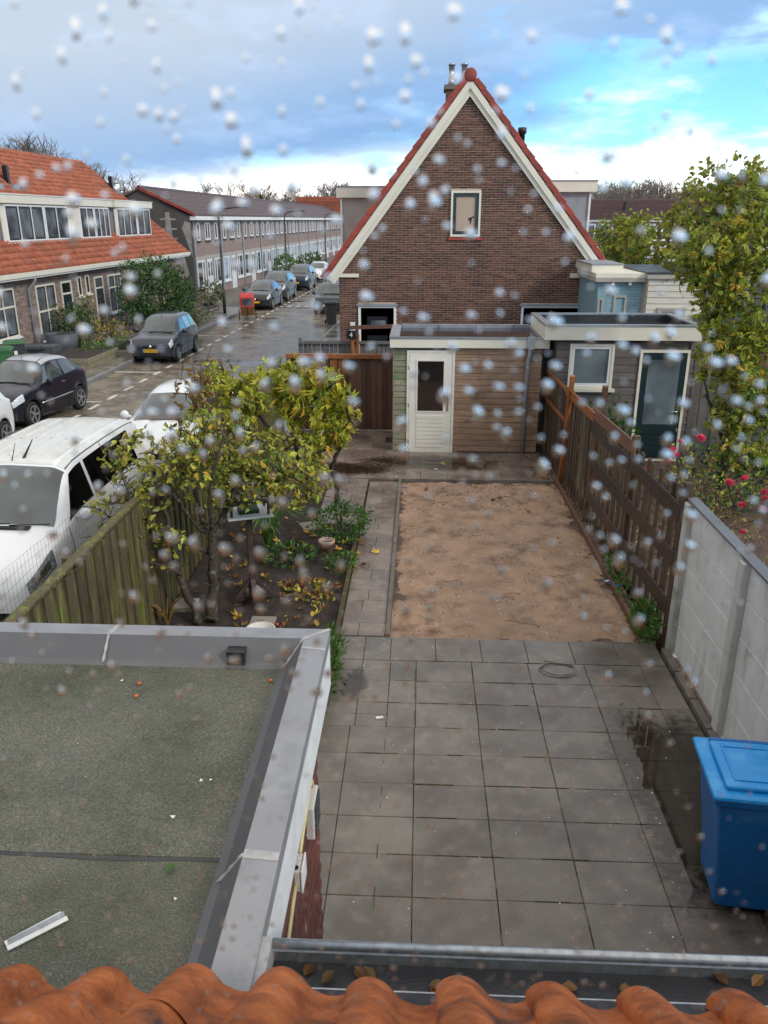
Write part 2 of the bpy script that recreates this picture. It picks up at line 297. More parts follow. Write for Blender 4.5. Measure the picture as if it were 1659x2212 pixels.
# ------------------------------------------------------------------ mesh helpers
def link(name, data, parent=None):
    o = bpy.data.objects.new(name, data); COL.objects.link(o)
    if parent is not None: o.parent = parent
    return o
class MB:
    def __init__(s): s.v = []; s.f = []; s.sm = False
    def add(s, vs, fs):
        k = len(s.v); s.v += [tuple(v) for v in vs]; s.f += [tuple(k+i for i in f) for f in fs]; return s
    def box(s, x0, x1, y0, y1, z0, z1):
        return s.add([(x0,y0,z0),(x1,y0,z0),(x1,y1,z0),(x0,y1,z0),(x0,y0,z1),(x1,y0,z1),(x1,y1,z1),(x0,y1,z1)], [(0,3,2,1),(4,5,6,7),(0,1,5,4),(1,2,6,5),(2,3,7,6),(3,0,4,7)])
    def bar(s, a, b, w, h, up=(0,0,1)):
        a = Vector(a); b = Vector(b); d = (b-a).normalized(); u = Vector(up)
        if abs(d.dot(u)) > .98: u = Vector((0,1,0))
        r = d.cross(u).normalized(); u = r.cross(d)
        P = []
        for c in (a, b): P += [c - r*w/2 - u*h/2, c + r*w/2 - u*h/2, c + r*w/2 + u*h/2, c - r*w/2 + u*h/2]
        return s.add(P, [(0,1,2,3),(7,6,5,4),(4,5,1,0),(5,6,2,1),(6,7,3,2),(7,4,0,3)])
    def prism(s, pts, axis, a, b):
        """polygon pts (2d) extruded along axis 'x','y','z' from a to b"""
        def p(q, t):
            return {'x': (t, q[0], q[1]), 'y': (q[0], t, q[1]), 'z': (q[0], q[1], t)}[axis]
        n = len(pts); vs = [p(q, a) for q in pts] + [p(q, b) for q in pts]
        fs = [tuple(range(n)), tuple(reversed(range(n, 2*n)))] + [(i, n+i, n+(i+1) % n, (i+1) % n) for i in range(n)]
        return s.add(vs, fs)
    def tube(s, pts, rad, n=8, cap=True):
        pts = [Vector(p) for p in pts]; k = len(s.v); m = len(pts)
        if not isinstance(rad, (list, tuple)): rad = [rad]*m
        prev = None
        for i, p in enumerate(pts):
            t = (pts[min(i+1, m-1)] - pts[max(i-1, 0)])
            if t.length < 1e-9: t = Vector((0,0,1))
            t.normalize()
            if prev is None:
                u = Vector((0,0,1)) if abs(t.z) < .9 else Vector((1,0,0)); r = t.cross(u).normalized()
            else:
                r = (prev - t*prev.dot(t))
                r = r.normalized() if r.length > 1e-6 else t.orthogonal().normalized()
            prev = r; u = t.cross(r)
            for j in range(n):
                a = 2*pi*j/n; q = p + (r*cos(a) + u*sin(a))*rad[i]; s.v.append(tuple(q))
        for i in range(m-1):
            for j in range(n): s.f.append((k+i*n+j, k+i*n+(j+1) % n, k+(i+1)*n+(j+1) % n, k+(i+1)*n+j))
        if cap:
            s.f.append(tuple(k+j for j in reversed(range(n)))); s.f.append(tuple(k+(m-1)*n+j for j in range(n)))
        return s
    def lathe(s, prof, n=16, c=(0,0,0), axis='z'):
        k = len(s.v)
        for r, h in prof:
            for j in range(n):
                a = 2*pi*j/n
                if axis == 'z': q = (c[0]+r*cos(a), c[1]+r*sin(a), c[2]+h)
                elif axis == 'x': q = (c[0]+h, c[1]+r*cos(a), c[2]+r*sin(a))
                else: q = (c[0]+r*sin(a), c[1]+h, c[2]+r*cos(a))
                s.v.append(q)
        m = len(prof)
        for i in range(m-1):
            for j in range(n): s.f.append((k+i*n+j, k+i*n+(j+1) % n, k+(i+1)*n+(j+1) % n, k+(i+1)*n+j))
        s.f.append(tuple(k+j for j in reversed(range(n)))); s.f.append(tuple(k+(m-1)*n+j for j in range(n)))
        return s
    def grid(s, fn, nu, nv):
        k = len(s.v)
        for i in range(nu+1):
            for j in range(nv+1): s.v.append(tuple(fn(i/nu, j/nv)))
        for i in range(nu):
            for j in range(nv):
                a = k+i*(nv+1)+j; s.f.append((a, a+nv+1, a+nv+2, a+1))
        return s
    def xf(s, mtx):
        s.v = [tuple(mtx @ Vector(v)) for v in s.v]; return s
    def merge(s, o, mtx=None):
        return s.add([mtx @ Vector(v) for v in o.v] if mtx else o.v, o.f)
    def mesh(s, name, smooth=False):
        me = bpy.data.meshes.new(name); me.from_pydata(s.v, [], s.f); me.update()
        if smooth: me.polygons.foreach_set('use_smooth', [True]*len(me.polygons))
        return me
    def build(s, name, m, parent=None, smooth=False, bevel=0.0):
        me = s.mesh(name, smooth); me.materials.append(M[m] if isinstance(m, str) else m)
        o = link(name, me, parent)
        if bevel:
            b = o.modifiers.new('bevel', 'BEVEL'); b.width = bevel; b.segments = 2; b.limit_method = 'ANGLE'; b.angle_limit = radians(40)
        return o
def piece(name, me, parent, loc, rot=(0,0,0), scale=(1,1,1), kind=None):
    o = link(name, me, parent); o.location = loc; o.rotation_euler = rot; o.scale = scale
    if kind: o['kind'] = kind
    return o
def shared(mb, name, m, smooth=False):
    me = mb.mesh(name, smooth); me.materials.append(M[m] if isinstance(m, str) else m); return me
def tag(o, label, cat, group=None):
    o['label'] = label; o['category'] = cat
    if group: o['group'] = group
    return o
def thing(name, label, cat, loc=(0,0,0), rz=0.0, group=None):
    o = link(name, None); o.location = loc; o.rotation_euler = (0, 0, rz); o.empty_display_size = .2
    return tag(o, label, cat, group)
def struct(o): o['kind'] = 'structure'; return o
def stuff(o, label=None, cat=None):
    o['kind'] = 'stuff'
    if label: o['label'] = label; o['category'] = cat
    return o
def children_of(o): return [c for c in bpy.data.objects if c.parent == o]
def text(body, size, name, m, parent, loc, rot, depth=.002, align='CENTER'):
    cu = bpy.data.curves.new(name, 'FONT'); cu.body = body; cu.size = size; cu.extrude = depth; cu.align_x = align; cu.align_y = 'CENTER'
    t = bpy.data.objects.new(name+'_src', cu); COL.objects.link(t); bpy.context.view_layer.update()
    me = bpy.data.meshes.new_from_object(t.evaluated_get(bpy.context.evaluated_depsgraph_get())); bpy.data.objects.remove(t)
    me.materials.clear(); me.materials.append(M[m]); o = link(name, me, parent); o.location = loc; o.rotation_euler = rot
    return o
def rnd(a, b): return random.uniform(a, b)
# ================================================================== GROUND, ROAD, PAVING
def many(name, protos, xfs, parent, limit=300, rest='stuff_pieces', key=None):
    """xfs: list of Matrix. The `limit` first (largest in view) become objects sharing meshes, the rest one joined 'stuff' part."""
    xs = sorted(xfs, key=key) if key else list(xfs)
    if not isinstance(protos, (list, tuple)): protos = [protos]
    for i, mx in enumerate(xs[:limit]):
        o = link(name, protos[i % len(protos)], parent); o.matrix_basis = mx
    if len(xs) > limit:
        vs = []; fs = []
        data = [([v.co.copy() for v in p.vertices], [tuple(q.vertices) for q in p.polygons]) for p in protos]
        for i, mx in enumerate(xs[limit:]):
            pv, pf = data[i % len(data)]; k = len(vs)
            vs += [tuple(mx @ c) for c in pv]; fs += [tuple(k+a for a in f) for f in pf]
        me = bpy.data.meshes.new(rest); me.from_pydata(vs, [], fs); me.materials.append(protos[0].materials[0]); me.update()
        if protos[0].polygons[0].use_smooth: me.polygons.foreach_set('use_smooth', [True]*len(me.polygons))
        o = link(rest, me, parent); o['kind'] = 'stuff'
def T(x, y, z, rz=0.0, sx=1, sy=1, sz=1, rx=0.0, ry=0.0):
    return Matrix.Translation((x, y, z)) @ Euler((rx, ry, rz)).to_matrix().to_4x4() @ Matrix.Diagonal((sx, sy, sz, 1))
def camdist(mx): return (mx.translation - EYE).length
def slab(w, d, t, ch=.006):
    """paving slab, top at z=0, chamfered rim"""
    x, y = w/2, d/2; b = MB()
    b.add([(-x,-y,-t),(x,-y,-t),(x,y,-t),(-x,y,-t),(-x,-y,-ch),(x,-y,-ch),(x,y,-ch),(-x,y,-ch),(-x+ch,-y+ch,0),(x-ch,-y+ch,0),(x-ch,y-ch,0),(-x+ch,y-ch,0)],
          [(0,1,5,4),(1,2,6,5),(2,3,7,6),(3,0,4,7),(4,5,9,8),(5,6,10,9),(6,7,11,10),(7,4,8,11),(8,9,10,11)])
    return b
def sheet(name, x0, x1, y0, y1, z, m, skew=0.0, thick=.3):
    b = MB(); n = 1
    P = [(SX(x0,y0) if skew else x0, y0),(SX(x1,y0) if skew else x1, y0),(SX(x1,y1) if skew else x1, y1),(SX(x0,y1) if skew else x0, y1)]
    b.prism(list(reversed(P)), 'z', z, z-thick)
    return struct(b.build(name, m))
ground = MB().add([(-1500,-40,-.62),(1500,-40,-.62),(1500,2600,-.62),(-1500,2600,-.62)], [(0,1,2,3)]).build('ground', 'ground'); struct(ground)
road = sheet('road', -10.32, -4.55, 2, 170, ST-.012, 'road_brick', 1)
# clinker pavers of the carriageway, laid in running bond across the street
brk = shared(slab(.205, .098, .06, .007), 'road_paver', 'road_brick')
xf = []
y = 16.0; r = 0
while y < 47:
    x = -10.3 + (.105 if r % 2 else 0)
    while x < -4.6:
        xf.append(T(SX(x+.105, y), y, ST + rnd(-.003, .003), SROT + rnd(-.02, .02), rx=rnd(-.012,.012), ry=rnd(-.012,.012))); x += .211
    y += .1045; r += 1
many('paver', brk, xf, road, 300, 'paver_field', key=lambda m: abs(m.translation.y-23.5) + abs(m.translation.x+7.3)*3)
# markings: dashed line beside the parking bay, bay lines, speed hump
dash = shared(MB().box(-.06,.06,-.32,.32,0,.004), 'dash', 'marking')
for k in range(34):
    yy = 19.6 + k*1.27
    piece('dash_marking', dash, road, (SX(-8.83, yy), yy, ST+.006), (0,0,SROT))
bay = shared(MB().box(-.72,.72,-.05,.05,0,.004), 'bay', 'marking')
for yy in (21.5, 26.1, 31.0, 34.9, 40.2, 44.6): piece('bay_marking', bay, road, (SX(-9.6, yy), yy, ST+.006), (0,0,SROT))
hump = shared(MB().prism([(0,-.34),(.1,.34),(.34,.34),(.24,-.34)], 'z', 0, .004), 'hump', 'marking')
for k in range(7): piece('hump_marking', hump, road, (SX(-8.5+k*.5, 47.6), 47.6, ST+.006), (0,0,SROT))
# left pavement with kerb
pave_l = sheet('pavement', -14.7, -10.46, 4, 170, -.192, 'pavement_base', 1)
t30 = shared(slab(.292, .292, .05, .006), 'pavement_tile', 'side_tile'); xf = []
y = 19.0; r = 0
while y < 46:
    x = -14.55
    while x < -10.6: xf.append(T(SX(x+.15+(.15 if r % 2 else 0)*0, y), y, -.18+rnd(-.003,.003), SROT, rx=rnd(-.01,.01), ry=rnd(-.01,.01))); x += .3
    y += .3; r += 1
many('paving_tile', t30, xf, pave_l, 300, 'paving_tile_field', key=lambda m: abs(m.translation.y-27)*.7 + abs(m.translation.x+11)*2)
ks = shared(slab(.15, .985, .3, .015), 'kerb_stone', 'kerb')
for k in range(44): yy = 17 + k*1.0; piece('kerb_stone', ks, pave_l, (SX(-10.39, yy), yy, -.178), (0,0,SROT))
far_k = MB()
for k in range(100): yy = 61+k; far_k.box(SX(-10.465, yy), SX(-10.315, yy), yy-.49, yy+.49, -.5, -.178)
stuff(far_k.build('kerb_stone_row', 'kerb', pave_l))
# pavement on the house side and in front of the gable house
pave_r = sheet('side_pavement', -4.55, -1.9, 17.8, 170, ST+.01, 'side_tile', 1)
sheet('garden_verge', -4.55, -3.1, 2, 17.8, ST-.02, 'side_tile', 1)
b = MB()
for k in range(40): yy = 18+k; b.box(SX(-4.6,yy), SX(-4.48,yy), yy-.49, yy+.49, -.5, ST+.03)
stuff(b.build('kerb_stone_row', 'kerb', pave_r))
# drain grates
for px, py in ((930, 498),): pass
# ------------------------------------------------------------------ own garden
plot = MB().box(-3.0, 2.72, .6, 17.6, -.6, -.045).build('garden_ground', 'gravel_soil'); struct(plot)
ngarden = MB().box(2.86, 9.5, .6, 22.5, -.6, -.05).build('neighbour_garden_ground', 'gravel_soil'); struct(ngarden)
alley = MB().box(-2.9, 9.5, 17.75, 22.95, -.6, -.2).build('alley', 'pavement_base'); struct(alley)
def tiles(rects, parent, m, name='paving_tile', gap=.0045, tilt=.0035):
    cache = {}
    for x0, x1, y0, y1 in rects:
        k = (round(x1-x0, 3), round(y1-y0, 3))
        if k not in cache: cache[k] = shared(slab(k[0]-gap, k[1]-gap, .045, .0035), name, m)
        piece(name, cache[k], parent, ((x0+x1)/2, (y0+y1)/2, rnd(-.0025, .0015)), (rnd(-tilt, tilt), rnd(-tilt, tilt), rnd(-.004, .004)))
patio = MB().box(-.86, 2.70, .7, 8.05, -.2, -.038).build('patio', 'soil'); struct(patio)
R = []
XL = [-.6, 0.005, .605, 1.205, 1.805, 2.405, 2.69]
y = 7.52
while y > 1.6:
    xs = XL if y < 6.5 else [-.86, -.56, -.26, .015, .61, 1.21, 1.81, 2.405, 2.69]
    for a, c in zip(xs[:-1], xs[1:]):
        if y > 6.5 and c < .1 and c-a < .35:
            R += [(a, c, y-.2, y), (a, c, y-.4, y-.2)] if c < -.2 else [(a, c, y-.4, y)]
        else: R.append((a, c, y-.4, y))
    if 3.75 < y-.4 < 6.4: R.append((-.86, -.6, y-.4, y))
    y -= .4
xs = [-.86, -.56, -.27, .23, .73, 1.23, 1.73, 2.22, 2.69]
for a, c in zip(xs[:-1], xs[1:]): R.append((a, c, 7.53, 8.03))
tiles(R, patio, 'paving')
# moss and grit in the patio joints
b = MB()
for k in range(170):
    if random.random() < .55:
        x = random.choice((.005,.605,1.205,1.805,-.26)); y0 = rnd(2.2,7.4); b.box(x-.003, x+.003, y0, y0+rnd(.03,.25), -.01, .0025+rnd(0,.002))
    else:
        y0 = 7.52-.4*random.randint(0,13); x = rnd(-.5,2.3); b.box(x, x+rnd(.04,.35), y0-.003, y0+.003, -.01, .0025+rnd(0,.002))
stuff(b.build('joint_moss', 'wood_moss', patio))
path = MB().box(-.87, -.34, 8.06, 13.9, -.2, -.038).build('garden_path', 'soil'); struct(path)
R = []
y = 8.06; r = 0
while y < 13.7:
    h = .3
    if r % 3 == 1: R += [(-.865, -.35, y, y+h)]
    else:
        s = -.6 if r % 2 else -.66
        R += [(-.865, s, y, y+h), (s, -.35, y, y+h)]
    y += h; r += 1
tiles(R, path, 'paving_path')
back = MB().box(-2.98, 2.5, 13.97, 17.55, -.2, -.038).build('back_terrace', 'soil'); struct(back)
R = []
for j in range(7):
    y0 = 13.98+j*.5
    x = -2.95 + (.25 if j % 2 else 0)
    while x < 2.4:
        x1 = min(x+.5, 2.48)
        if not (y0 > 15.6 and x1 > -.3) and x1-x > .08: R.append((x, x1, y0, min(y0+.5, 17.5)))
        x += .5
tiles(R, back, 'paving_path')
side = MB().box(-1.6, -.89, 11.6, 13.95, -.2, -.038).build('side_path', 'soil'); struct(side)
R = []
for j in range(8):
    for i in range(2 if j % 2 else 3):
        w = .35 if j % 2 else .2333
        R.append((-1.6+i*w, -1.6+(i+1)*w, 11.6+j*.29, 11.89+j*.29))
tiles(R, side, 'paving_path')
# sand bed with ruts, footprints and roots
def sandz(x, y):
    v = Vector((x*1.3, y*1.3, 0)); z = .022*mnoise.fractal(v, 1.0, 2.0, 5) + .013*mnoise.fractal(v*4, 1.0, 2.0, 4)
    e = min(x+.28, 2.52-x, y-8.07, 13.86-y); return -.012 + z - .03*max(0, 1-e/.22) + (.02*mnoise.fractal(Vector((x*6, y*6, 2)), 1, 2, 4) if y > 12.6 else 0)
sb = MB(); sb.grid(lambda u, v: (-.29+u*2.84, 8.06+v*5.82, sandz(-.29+u*2.84, 8.06+v*5.82)), 110, 200)
sand = struct(sb.build('sand_bed', 'sand', None, True))
# little stones and clods on the sand
cl = MB().lathe([(.003,-.004),(.010,0),(.009,.006),(.003,.010)], 6); b = MB()
for k in range(2000):
    x, y = rnd(-.25, 2.5), rnd(8.1, 13.8)
    if random.random() > (1.0 if y > 12.4 or min(x+.28, 2.52-x) < .18 else .32): continue
    d = mnoise.noise(Vector((x*1.1, y*1.1, 4)))
    if d < -.1 and random.random() < .7: continue
    s = rnd(.25, 1.1)*(1.6 if y > 12.3 and random.random() < .4 else 1); b.merge(cl, T(x, y, sandz(x, y), rnd(0, 6), s*rnd(.8,1.6), s, s*.8))
stuff(b.build('sand_clods', 'gravel_soil'), 'dark clods and crumbs of earth scattered over the sand', 'clods')
b = MB()
for k in range(420):
    x, y = rnd(-.25, 2.5), rnd(8.1, 13.8); s = rnd(.25, .75); b.merge(cl, T(x, y, sandz(x, y), rnd(0, 6), s*rnd(.8,1.6), s, s*.8))
for k in range(120):
    x, y = rnd(-.6, 2.6), rnd(2.2, 7.9); s = rnd(.3, .8); b.merge(cl, T(x, y, .002, rnd(0, 6), s, s, s*.8))
stuff(b.build('pale_grit', 'white_item'), 'tiny pale pebbles lying on the sand and the paving', 'grit')
b = MB()
for k in range(26):
    x, y = rnd(-.1, 2.3), rnd(8.3, 13.6); a = rnd(0, 6.28); P = []
    for j in range(6): P.append((x, y, sandz(x, y)+.004)); a += rnd(-.7, .7); st_ = rnd(.02, .07); x = min(2.5, max(-.27, x+cos(a)*st_)); y = min(13.8, max(8.1, y+sin(a)*st_))
    b.tube(P, .0025, 4)
stuff(b.build('root_strands', 'bark_dark'), 'thin dark roots and twigs lying on the sand', 'roots')
# edgings
def edging(name, label, a, c, w, h, m, group=None, n=1):
    b = MB(); b.bar(a, c, w, h); o = b.build(name, m, None, bevel=.006); return tag(o, label, 'edging', group)
edging('concrete_edging', 'long grey concrete edging between the narrow path and the sand bed', (-.32, 8.06, -.04), (-.32, 13.94, -.04), .055, .13, 'concrete_dark')
edging('concrete_edging', 'concrete edging between the sand bed and the terrace before the sheds', (-.28, 13.92, -.04), (2.5, 13.92, -.04), .055, .12, 'concrete_dark')
edging('edging_board', 'low brown board along the foot of the slatted fence beside the sand', (2.57, 8.1, -.02), (2.52, 13.9, -.02), .04, .16, 'wood_brown')
edging('mossy_edging', 'mossy wooden edging between the planted bed and the narrow path', (-.9, 6.48, -.03), (-.9, 12.3, -.03), .05, .2, 'wood_moss')
for k in range(9):
    o = MB().box(-.04,.04,-.24,.24,-.1,.05).build('edging_block', 'concrete_dark', None, bevel=.01); o.location = (2.755, 3.6+k*.5, 0)
    tag(o, 'dark concrete block at the foot of the white concrete panel wall', 'edging block', 'blocks along the foot of the panel wall')
# puddle on the patio beside the blue bin, another on the path
def film(name, tint, ior=1.5):
    """thin sheet of standing water that thins out towards its rim (point attribute 'fade')"""
    m = bpy.data.materials.new(name); m.use_nodes = True; nt = m.node_tree; nt.nodes.clear(); N = nt.nodes
    t = N.new('ShaderNodeBsdfTransparent'); t.inputs[0].default_value = (*tint, 1); g = N.new('ShaderNodeBsdfGlossy'); g.inputs['Roughness'].default_value = .015
    f = N.new('ShaderNodeFresnel'); f.inputs[0].default_value = ior; x = N.new('ShaderNodeMixShader'); o = N.new('ShaderNodeOutputMaterial')
    nt.links.new(f.outputs[0], x.inputs[0]); nt.links.new(t.outputs[0], x.inputs[1]); nt.links.new(g.outputs[0], x.inputs[2])
    a = N.new('ShaderNodeAttribute'); a.attribute_name = 'fade'; c = N.new('ShaderNodeBsdfTransparent'); y = N.new('ShaderNodeMixShader'); nz = N.new('ShaderNodeTexNoise'); nz.inputs['Scale'].default_value = 14; ge = N.new('ShaderNodeNewGeometry'); nt.links.new(ge.outputs['Position'], nz.inputs['Vector'])
    s = N.new('ShaderNodeMath'); s.operation = 'ADD'; nt.links.new(a.outputs['Fac'], s.inputs[0]); nt.links.new(nz.outputs['Fac'], s.inputs[1]); mr = N.new('ShaderNodeMapRange'); mr.inputs[1].default_value = .60; mr.inputs[2].default_value = 1.0; nt.links.new(s.outputs[0], mr.inputs[0])
    nt.links.new(mr.outputs[0], y.inputs[0]); nt.links.new(c.outputs[0], y.inputs[1]); nt.links.new(x.outputs[0], y.inputs[2]); nt.links.new(y.outputs[0], o.inputs[0]); M[name] = m
film('water_film', (.70, .65, .58), 1.65)
def puddle(cx, cy, rx, ry, z, seed, m='water_film', amp=.35):
    n = 72; R = 8; V = [(cx, cy, z)]; F = []; W = [1.0]
    for i in range(1, R+1):
        for k in range(n):
            a = 2*pi*k/n; r = (1 + amp*mnoise.fractal(Vector((cos(a)*1.3+seed, sin(a)*1.3, seed)), 1, 2, 4))*i/R
            V.append((min(2.70, cx+rx*r*cos(a)), cy+ry*r*sin(a), z)); W.append(1-(i/R)**1.3)
    F += [(0, 1+k, 1+(k+1) % n) for k in range(n)]
    for i in range(R-1): F += [(1+i*n+k, 1+(i+1)*n+k, 1+(i+1)*n+(k+1) % n, 1+i*n+(k+1) % n) for k in range(n)]
    b = MB(); b.add(V, F); o = b.build('puddle', m); at = o.data.attributes.new('fade', 'FLOAT', 'POINT'); at.data.foreach_set('value', W); struct(o); return o
puddle(2.30, 5.5, .62, 1.55, .0045, 3.3); puddle(-.62, 7.05, .16, .3, .0042, 5.2); puddle(.4, 15.0, 1.8, .55, .0042, 2.7); puddle(-1.2, 14.6, .9, .5, .0042, 6.7)
# wavy patch of soil for the planted bed
def soilz(x, y): v = Vector((x*2, y*2, 7)); return -.02 + .035*mnoise.fractal(v, 1, 2, 5)
b = MB(); b.grid(lambda u, v: (-3.02+u*2.1, 3.85+v*9.0, soilz(-3.02+u*2.1, 3.85+v*9.0)), 60, 200)
struct(b.build('planting_bed', 'soil', None, True))
# ================================================================== FENCES AND WALLS
def brick_wall(parent, course, bl, bh, holes, inside, u0, u1, v0, v1, place, m, limit=300, key=None, name='brick', proud=.009, depth=.03, jig=.002, joint=.010):
    """half-bond bricks. place(u,v) -> Matrix whose local x runs along the wall, z up, -y outwards"""
    full = {}
    def proto(w):
        w = round(w, 3)
        if w not in full:
            x, h, c = w/2, bh/2, .004
            b = MB(); b.add([(-x,0,-h),(x,0,-h),(x,0,h),(-x,0,h),(-x,-proud+c,-h),(x,-proud+c,-h),(x,-proud+c,h),(-x,-proud+c,h),(-x+c,-proud,-h+c),(x-c,-proud,-h+c),(x-c,-proud,h-c),(-x+c,-proud,h-c)],
                [(0,1,5,4),(1,2,6,5),(2,3,7,6),(3,0,4,7),(4,5,9,8),(5,6,10,9),(6,7,11,10),(7,4,8,11),(8,9,10,11)])
            full[w] = shared(b, name, m)
        return full[w]
    jobs = {}
    r = 0; v = v0
    while v < v1:
        u = u0 - (bl/2 if r % 2 else 0)
        while u < u1:
            a, c = max(u, u0), min(u+bl-joint, u1)
            segs = [(a, c)]
            for (h0, h1, k0, k1) in holes:
                if k0 < v+bh and k1 > v:
                    ns = []
                    for (a_, c_) in segs:
                        if c_ <= h0 or a_ >= h1: ns.append((a_, c_)); continue
                        if a_ < h0: ns.append((a_, h0))
                        if c_ > h1: ns.append((h1, c_))
                    segs = ns
            for (a_, c_) in segs:
                if c_-a_ < .03: continue
                if inside and not (inside(a_, v) and inside(c_, v+bh)  and inside(a_, v+bh) and inside(c_, v)): continue
                w = max(.03, round((c_-a_)/.02)*.02-.0) if (c_-a_) < bl-joint-.004 else bl-joint
                w = min(w, c_-a_)
                jobs.setdefault(round(w, 3), []).append(place((a_+c_)/2, v+bh/2+rnd(-jig, jig)))
            u += bl
        v += course; r += 1
    allx = [(mx, w) for w, l in jobs.items() for mx in l]
    if key: allx.sort(key=lambda q: key(q[0]))
    for mx, w in allx[:limit]:
        o = link(name, proto(w), parent); o.matrix_basis = mx
    vs = []; fs = []
    for mx, w in allx[limit:]:
        p = proto(w); k = len(vs); vs += [tuple(mx @ q.co) for q in p.vertices]; fs += [tuple(k+i for i in q.vertices) for q in p.polygons]
    if vs:
        me = bpy.data.meshes.new(name+'_field'); me.from_pydata(vs, [], fs); me.materials.append(M[m]); me.update(); o = link(name+'work', me, parent); o['kind'] = 'stuff'
def board_mesh(w, h, t, m, name='board'): return shared(MB().box(-w/2, w/2, -t/2, t/2, 0, h), name, m)
# ---- back fence (brown boards, amber rail) between the garden and the alley
f = thing('board_fence', 'brown board fence with amber top rail beside the wooden shed', 'fence', (0, 0, 0))
for k in range(20):
    x = -2.9 + k*.118
    h = 1.62 + rnd(-.01, .01); o = MB().box(-.066 if k % 2 else -.056, .066 if k % 2 else .056, -.009, .009, 0, h).build('board', 'wood_brown', f); o.location = (x, 17.66 + (.018 if k % 2 else 0), -.02); o.rotation_euler = (0, rnd(-.004,.004), 0)
MB().box(-2.96, -.56, 17.56, 17.645, 1.60, 1.70).build('top_rail', 'wood_amber', f, bevel=.006)
MB().box(-1.98, -1.82, 17.60, 17.645, -.02, 1.595).build('upright_board', 'wood_amber', f, bevel=.004)
MB().box(-1.80, -1.66, 17.61, 17.645, .3, 1.595).build('upright_board', 'wood_amber', f, bevel=.004)
MB().box(-2.96, -.56, 17.69, 17.74, .75, .85).build('rail', 'wood_dark', f)
# ---- grey fence across the alley, in front of the gable house, with the number post
f = thing('grey_board_fence', 'weathered grey board fence behind the brown one, below the gable wall', 'fence')
for k in range(24):
    x = -3.05 + k*.112
    o = MB().box(-.05, .05, -.009, .009, 0, 1.78+rnd(-.012,.012)).build('board', 'wood_grey', f); o.location = (x, 20.55 + (.02 if k % 2 else 0), -.22)
MB().box(-3.1, -.35, 20.47, 20.53, 1.50, 1.57).build('top_rail', 'wood_grey', f)
for x in (-3.08, -1.75, -.4): MB().box(x-.04, x+.04, 20.58, 20.66, -.25, 1.62).build('post', 'wood_grey', f)
p = thing('gate_post', 'split amber gate post carrying the black number plate', 'post', (-1.70, 20.4, -.2))
MB().tube([(0,0,0),(.01,0,1.0),(-.02,0,2.02)], [.055,.05,.045], 8).build('stake', 'wood_amber', p)
MB().tube([(.11,.02,0),(.10,.02,1.0),(.13,.02,1.95)], [.04,.045,.04], 8).build('stake', 'wood_amber', p)
MB().bar((-.1,.0,2.12), (1.05,.0,2.16), .06, .09).build('crossbar', 'wood_brown', p)
q = MB().box(-.13,.10,-.03,-.005,1.84,2.05).build('number_plate', 'near_black', p); q.location = (-.02,-.05,0)
text('4', .17, 'number', 'white_item', q, (-.015, -.034, 1.945), (pi/2, 0, 0))
# ---- left fence: mossy close boards with wire mesh above
f = thing('mossy_board_fence', 'green mossy close-board fence with wire mesh beside the white van', 'fence')
nb = 0
y = 4.2
while y < 17.55:
    wdt = rnd(.105, .13); h = 1.60 + .03*mnoise.noise(Vector((0, y, 0)))
    o = MB().box(-.011, .011, -wdt/2, wdt/2, 0, h).build('board', 'wood_moss', f); o.location = (-3.07 + (.022 if nb % 2 else 0), y, -.04); o.rotation_euler = (rnd(-.006,.006), 0, 0)
    y += wdt*.88; nb += 1
for z in (.45, 1.35): MB().box(-3.14, -3.085, 4.2, 17.6, z, z+.07).build('rail', 'wood_moss', f)
MB().box(-3.12, -3.03, 4.2, 17.6, 1.60, 1.625).build('capping', 'wood_moss', f)
for k in range(7): y = 4.3 + k*2.2; MB().box(-3.21, -3.145, y-.035, y+.035, -.3, 1.6).build('post', 'wood_moss', f)
b = MB()
for k in range(140):
    y = 4.2 + k*.06; b.tube([(-3.10, y, 1.58), (-3.10, y, 2.0 + .012*sin(y*9))], .0011, 3, False)
for k in range(5):
    z = 1.66 + k*.085; b.tube([(-3.098, 4.2 + j*.5, z + .012*sin(j*1.7+k)) for j in range(18)], .0011, 3, False)
stuff(b.build('wire_mesh', 'near_black', f))
# ---- right fence: slats, rails, leaning amber posts
f = thing('slatted_fence', 'patched fence of upright brown slats with dark planks beside the sand', 'fence')
def fx(y): return 2.52 + (15.9-y)*.029
pt = [15.85, 14.0, 12.0, 9.85, 7.95]
nn = 0
y = 15.8
while y > 7.95:
    wd = rnd(.055, .078); gap = .028 if y > 12 else .062
    top = 1.68 + (15.8-y)*.026
    o = MB().box(-.01, .01, -wd/2, wd/2, 0, top+rnd(-.03, .02)).build('slat', 'wood_slat', f); o.location = (fx(y)+.06+(.02 if nn % 2 else 0), y, -.05); o.rotation_euler = (rnd(-.02, .02), rnd(-.015, .015), 0)
    y -= wd + gap; nn += 1
for (ya, yb, z, m, h) in ((15.85, 14.05, 1.66, 'wood_amber', .07), (15.85, 14.05, 1.12, 'wood_amber', .07), (14.0, 11.9, 1.66, 'wood_amber', .15),
                          (12.0, 9.85, 1.52, 'wood_dark', .19), (12.0, 9.85, 1.00, 'wood_dark', .19), (12.0, 9.85, .45, 'wood_dark', .19),
                          (9.8, 7.98, 1.56, 'wood_dark', .19), (9.8, 7.98, 1.02, 'wood_dark', .19), (9.8, 7.98, .46, 'wood_dark', .19)):
    MB().bar((fx(ya)+.02, ya, z), (fx(yb)+.02, yb, z+.01), .024, h).build('rail', m, f, bevel=.003)
MB().bar((fx(12)+.022, 11.85, 1.735), (fx(9.75)+.022, 9.75, 1.78), .022, .17).build('top_board', 'wood_brown', f)
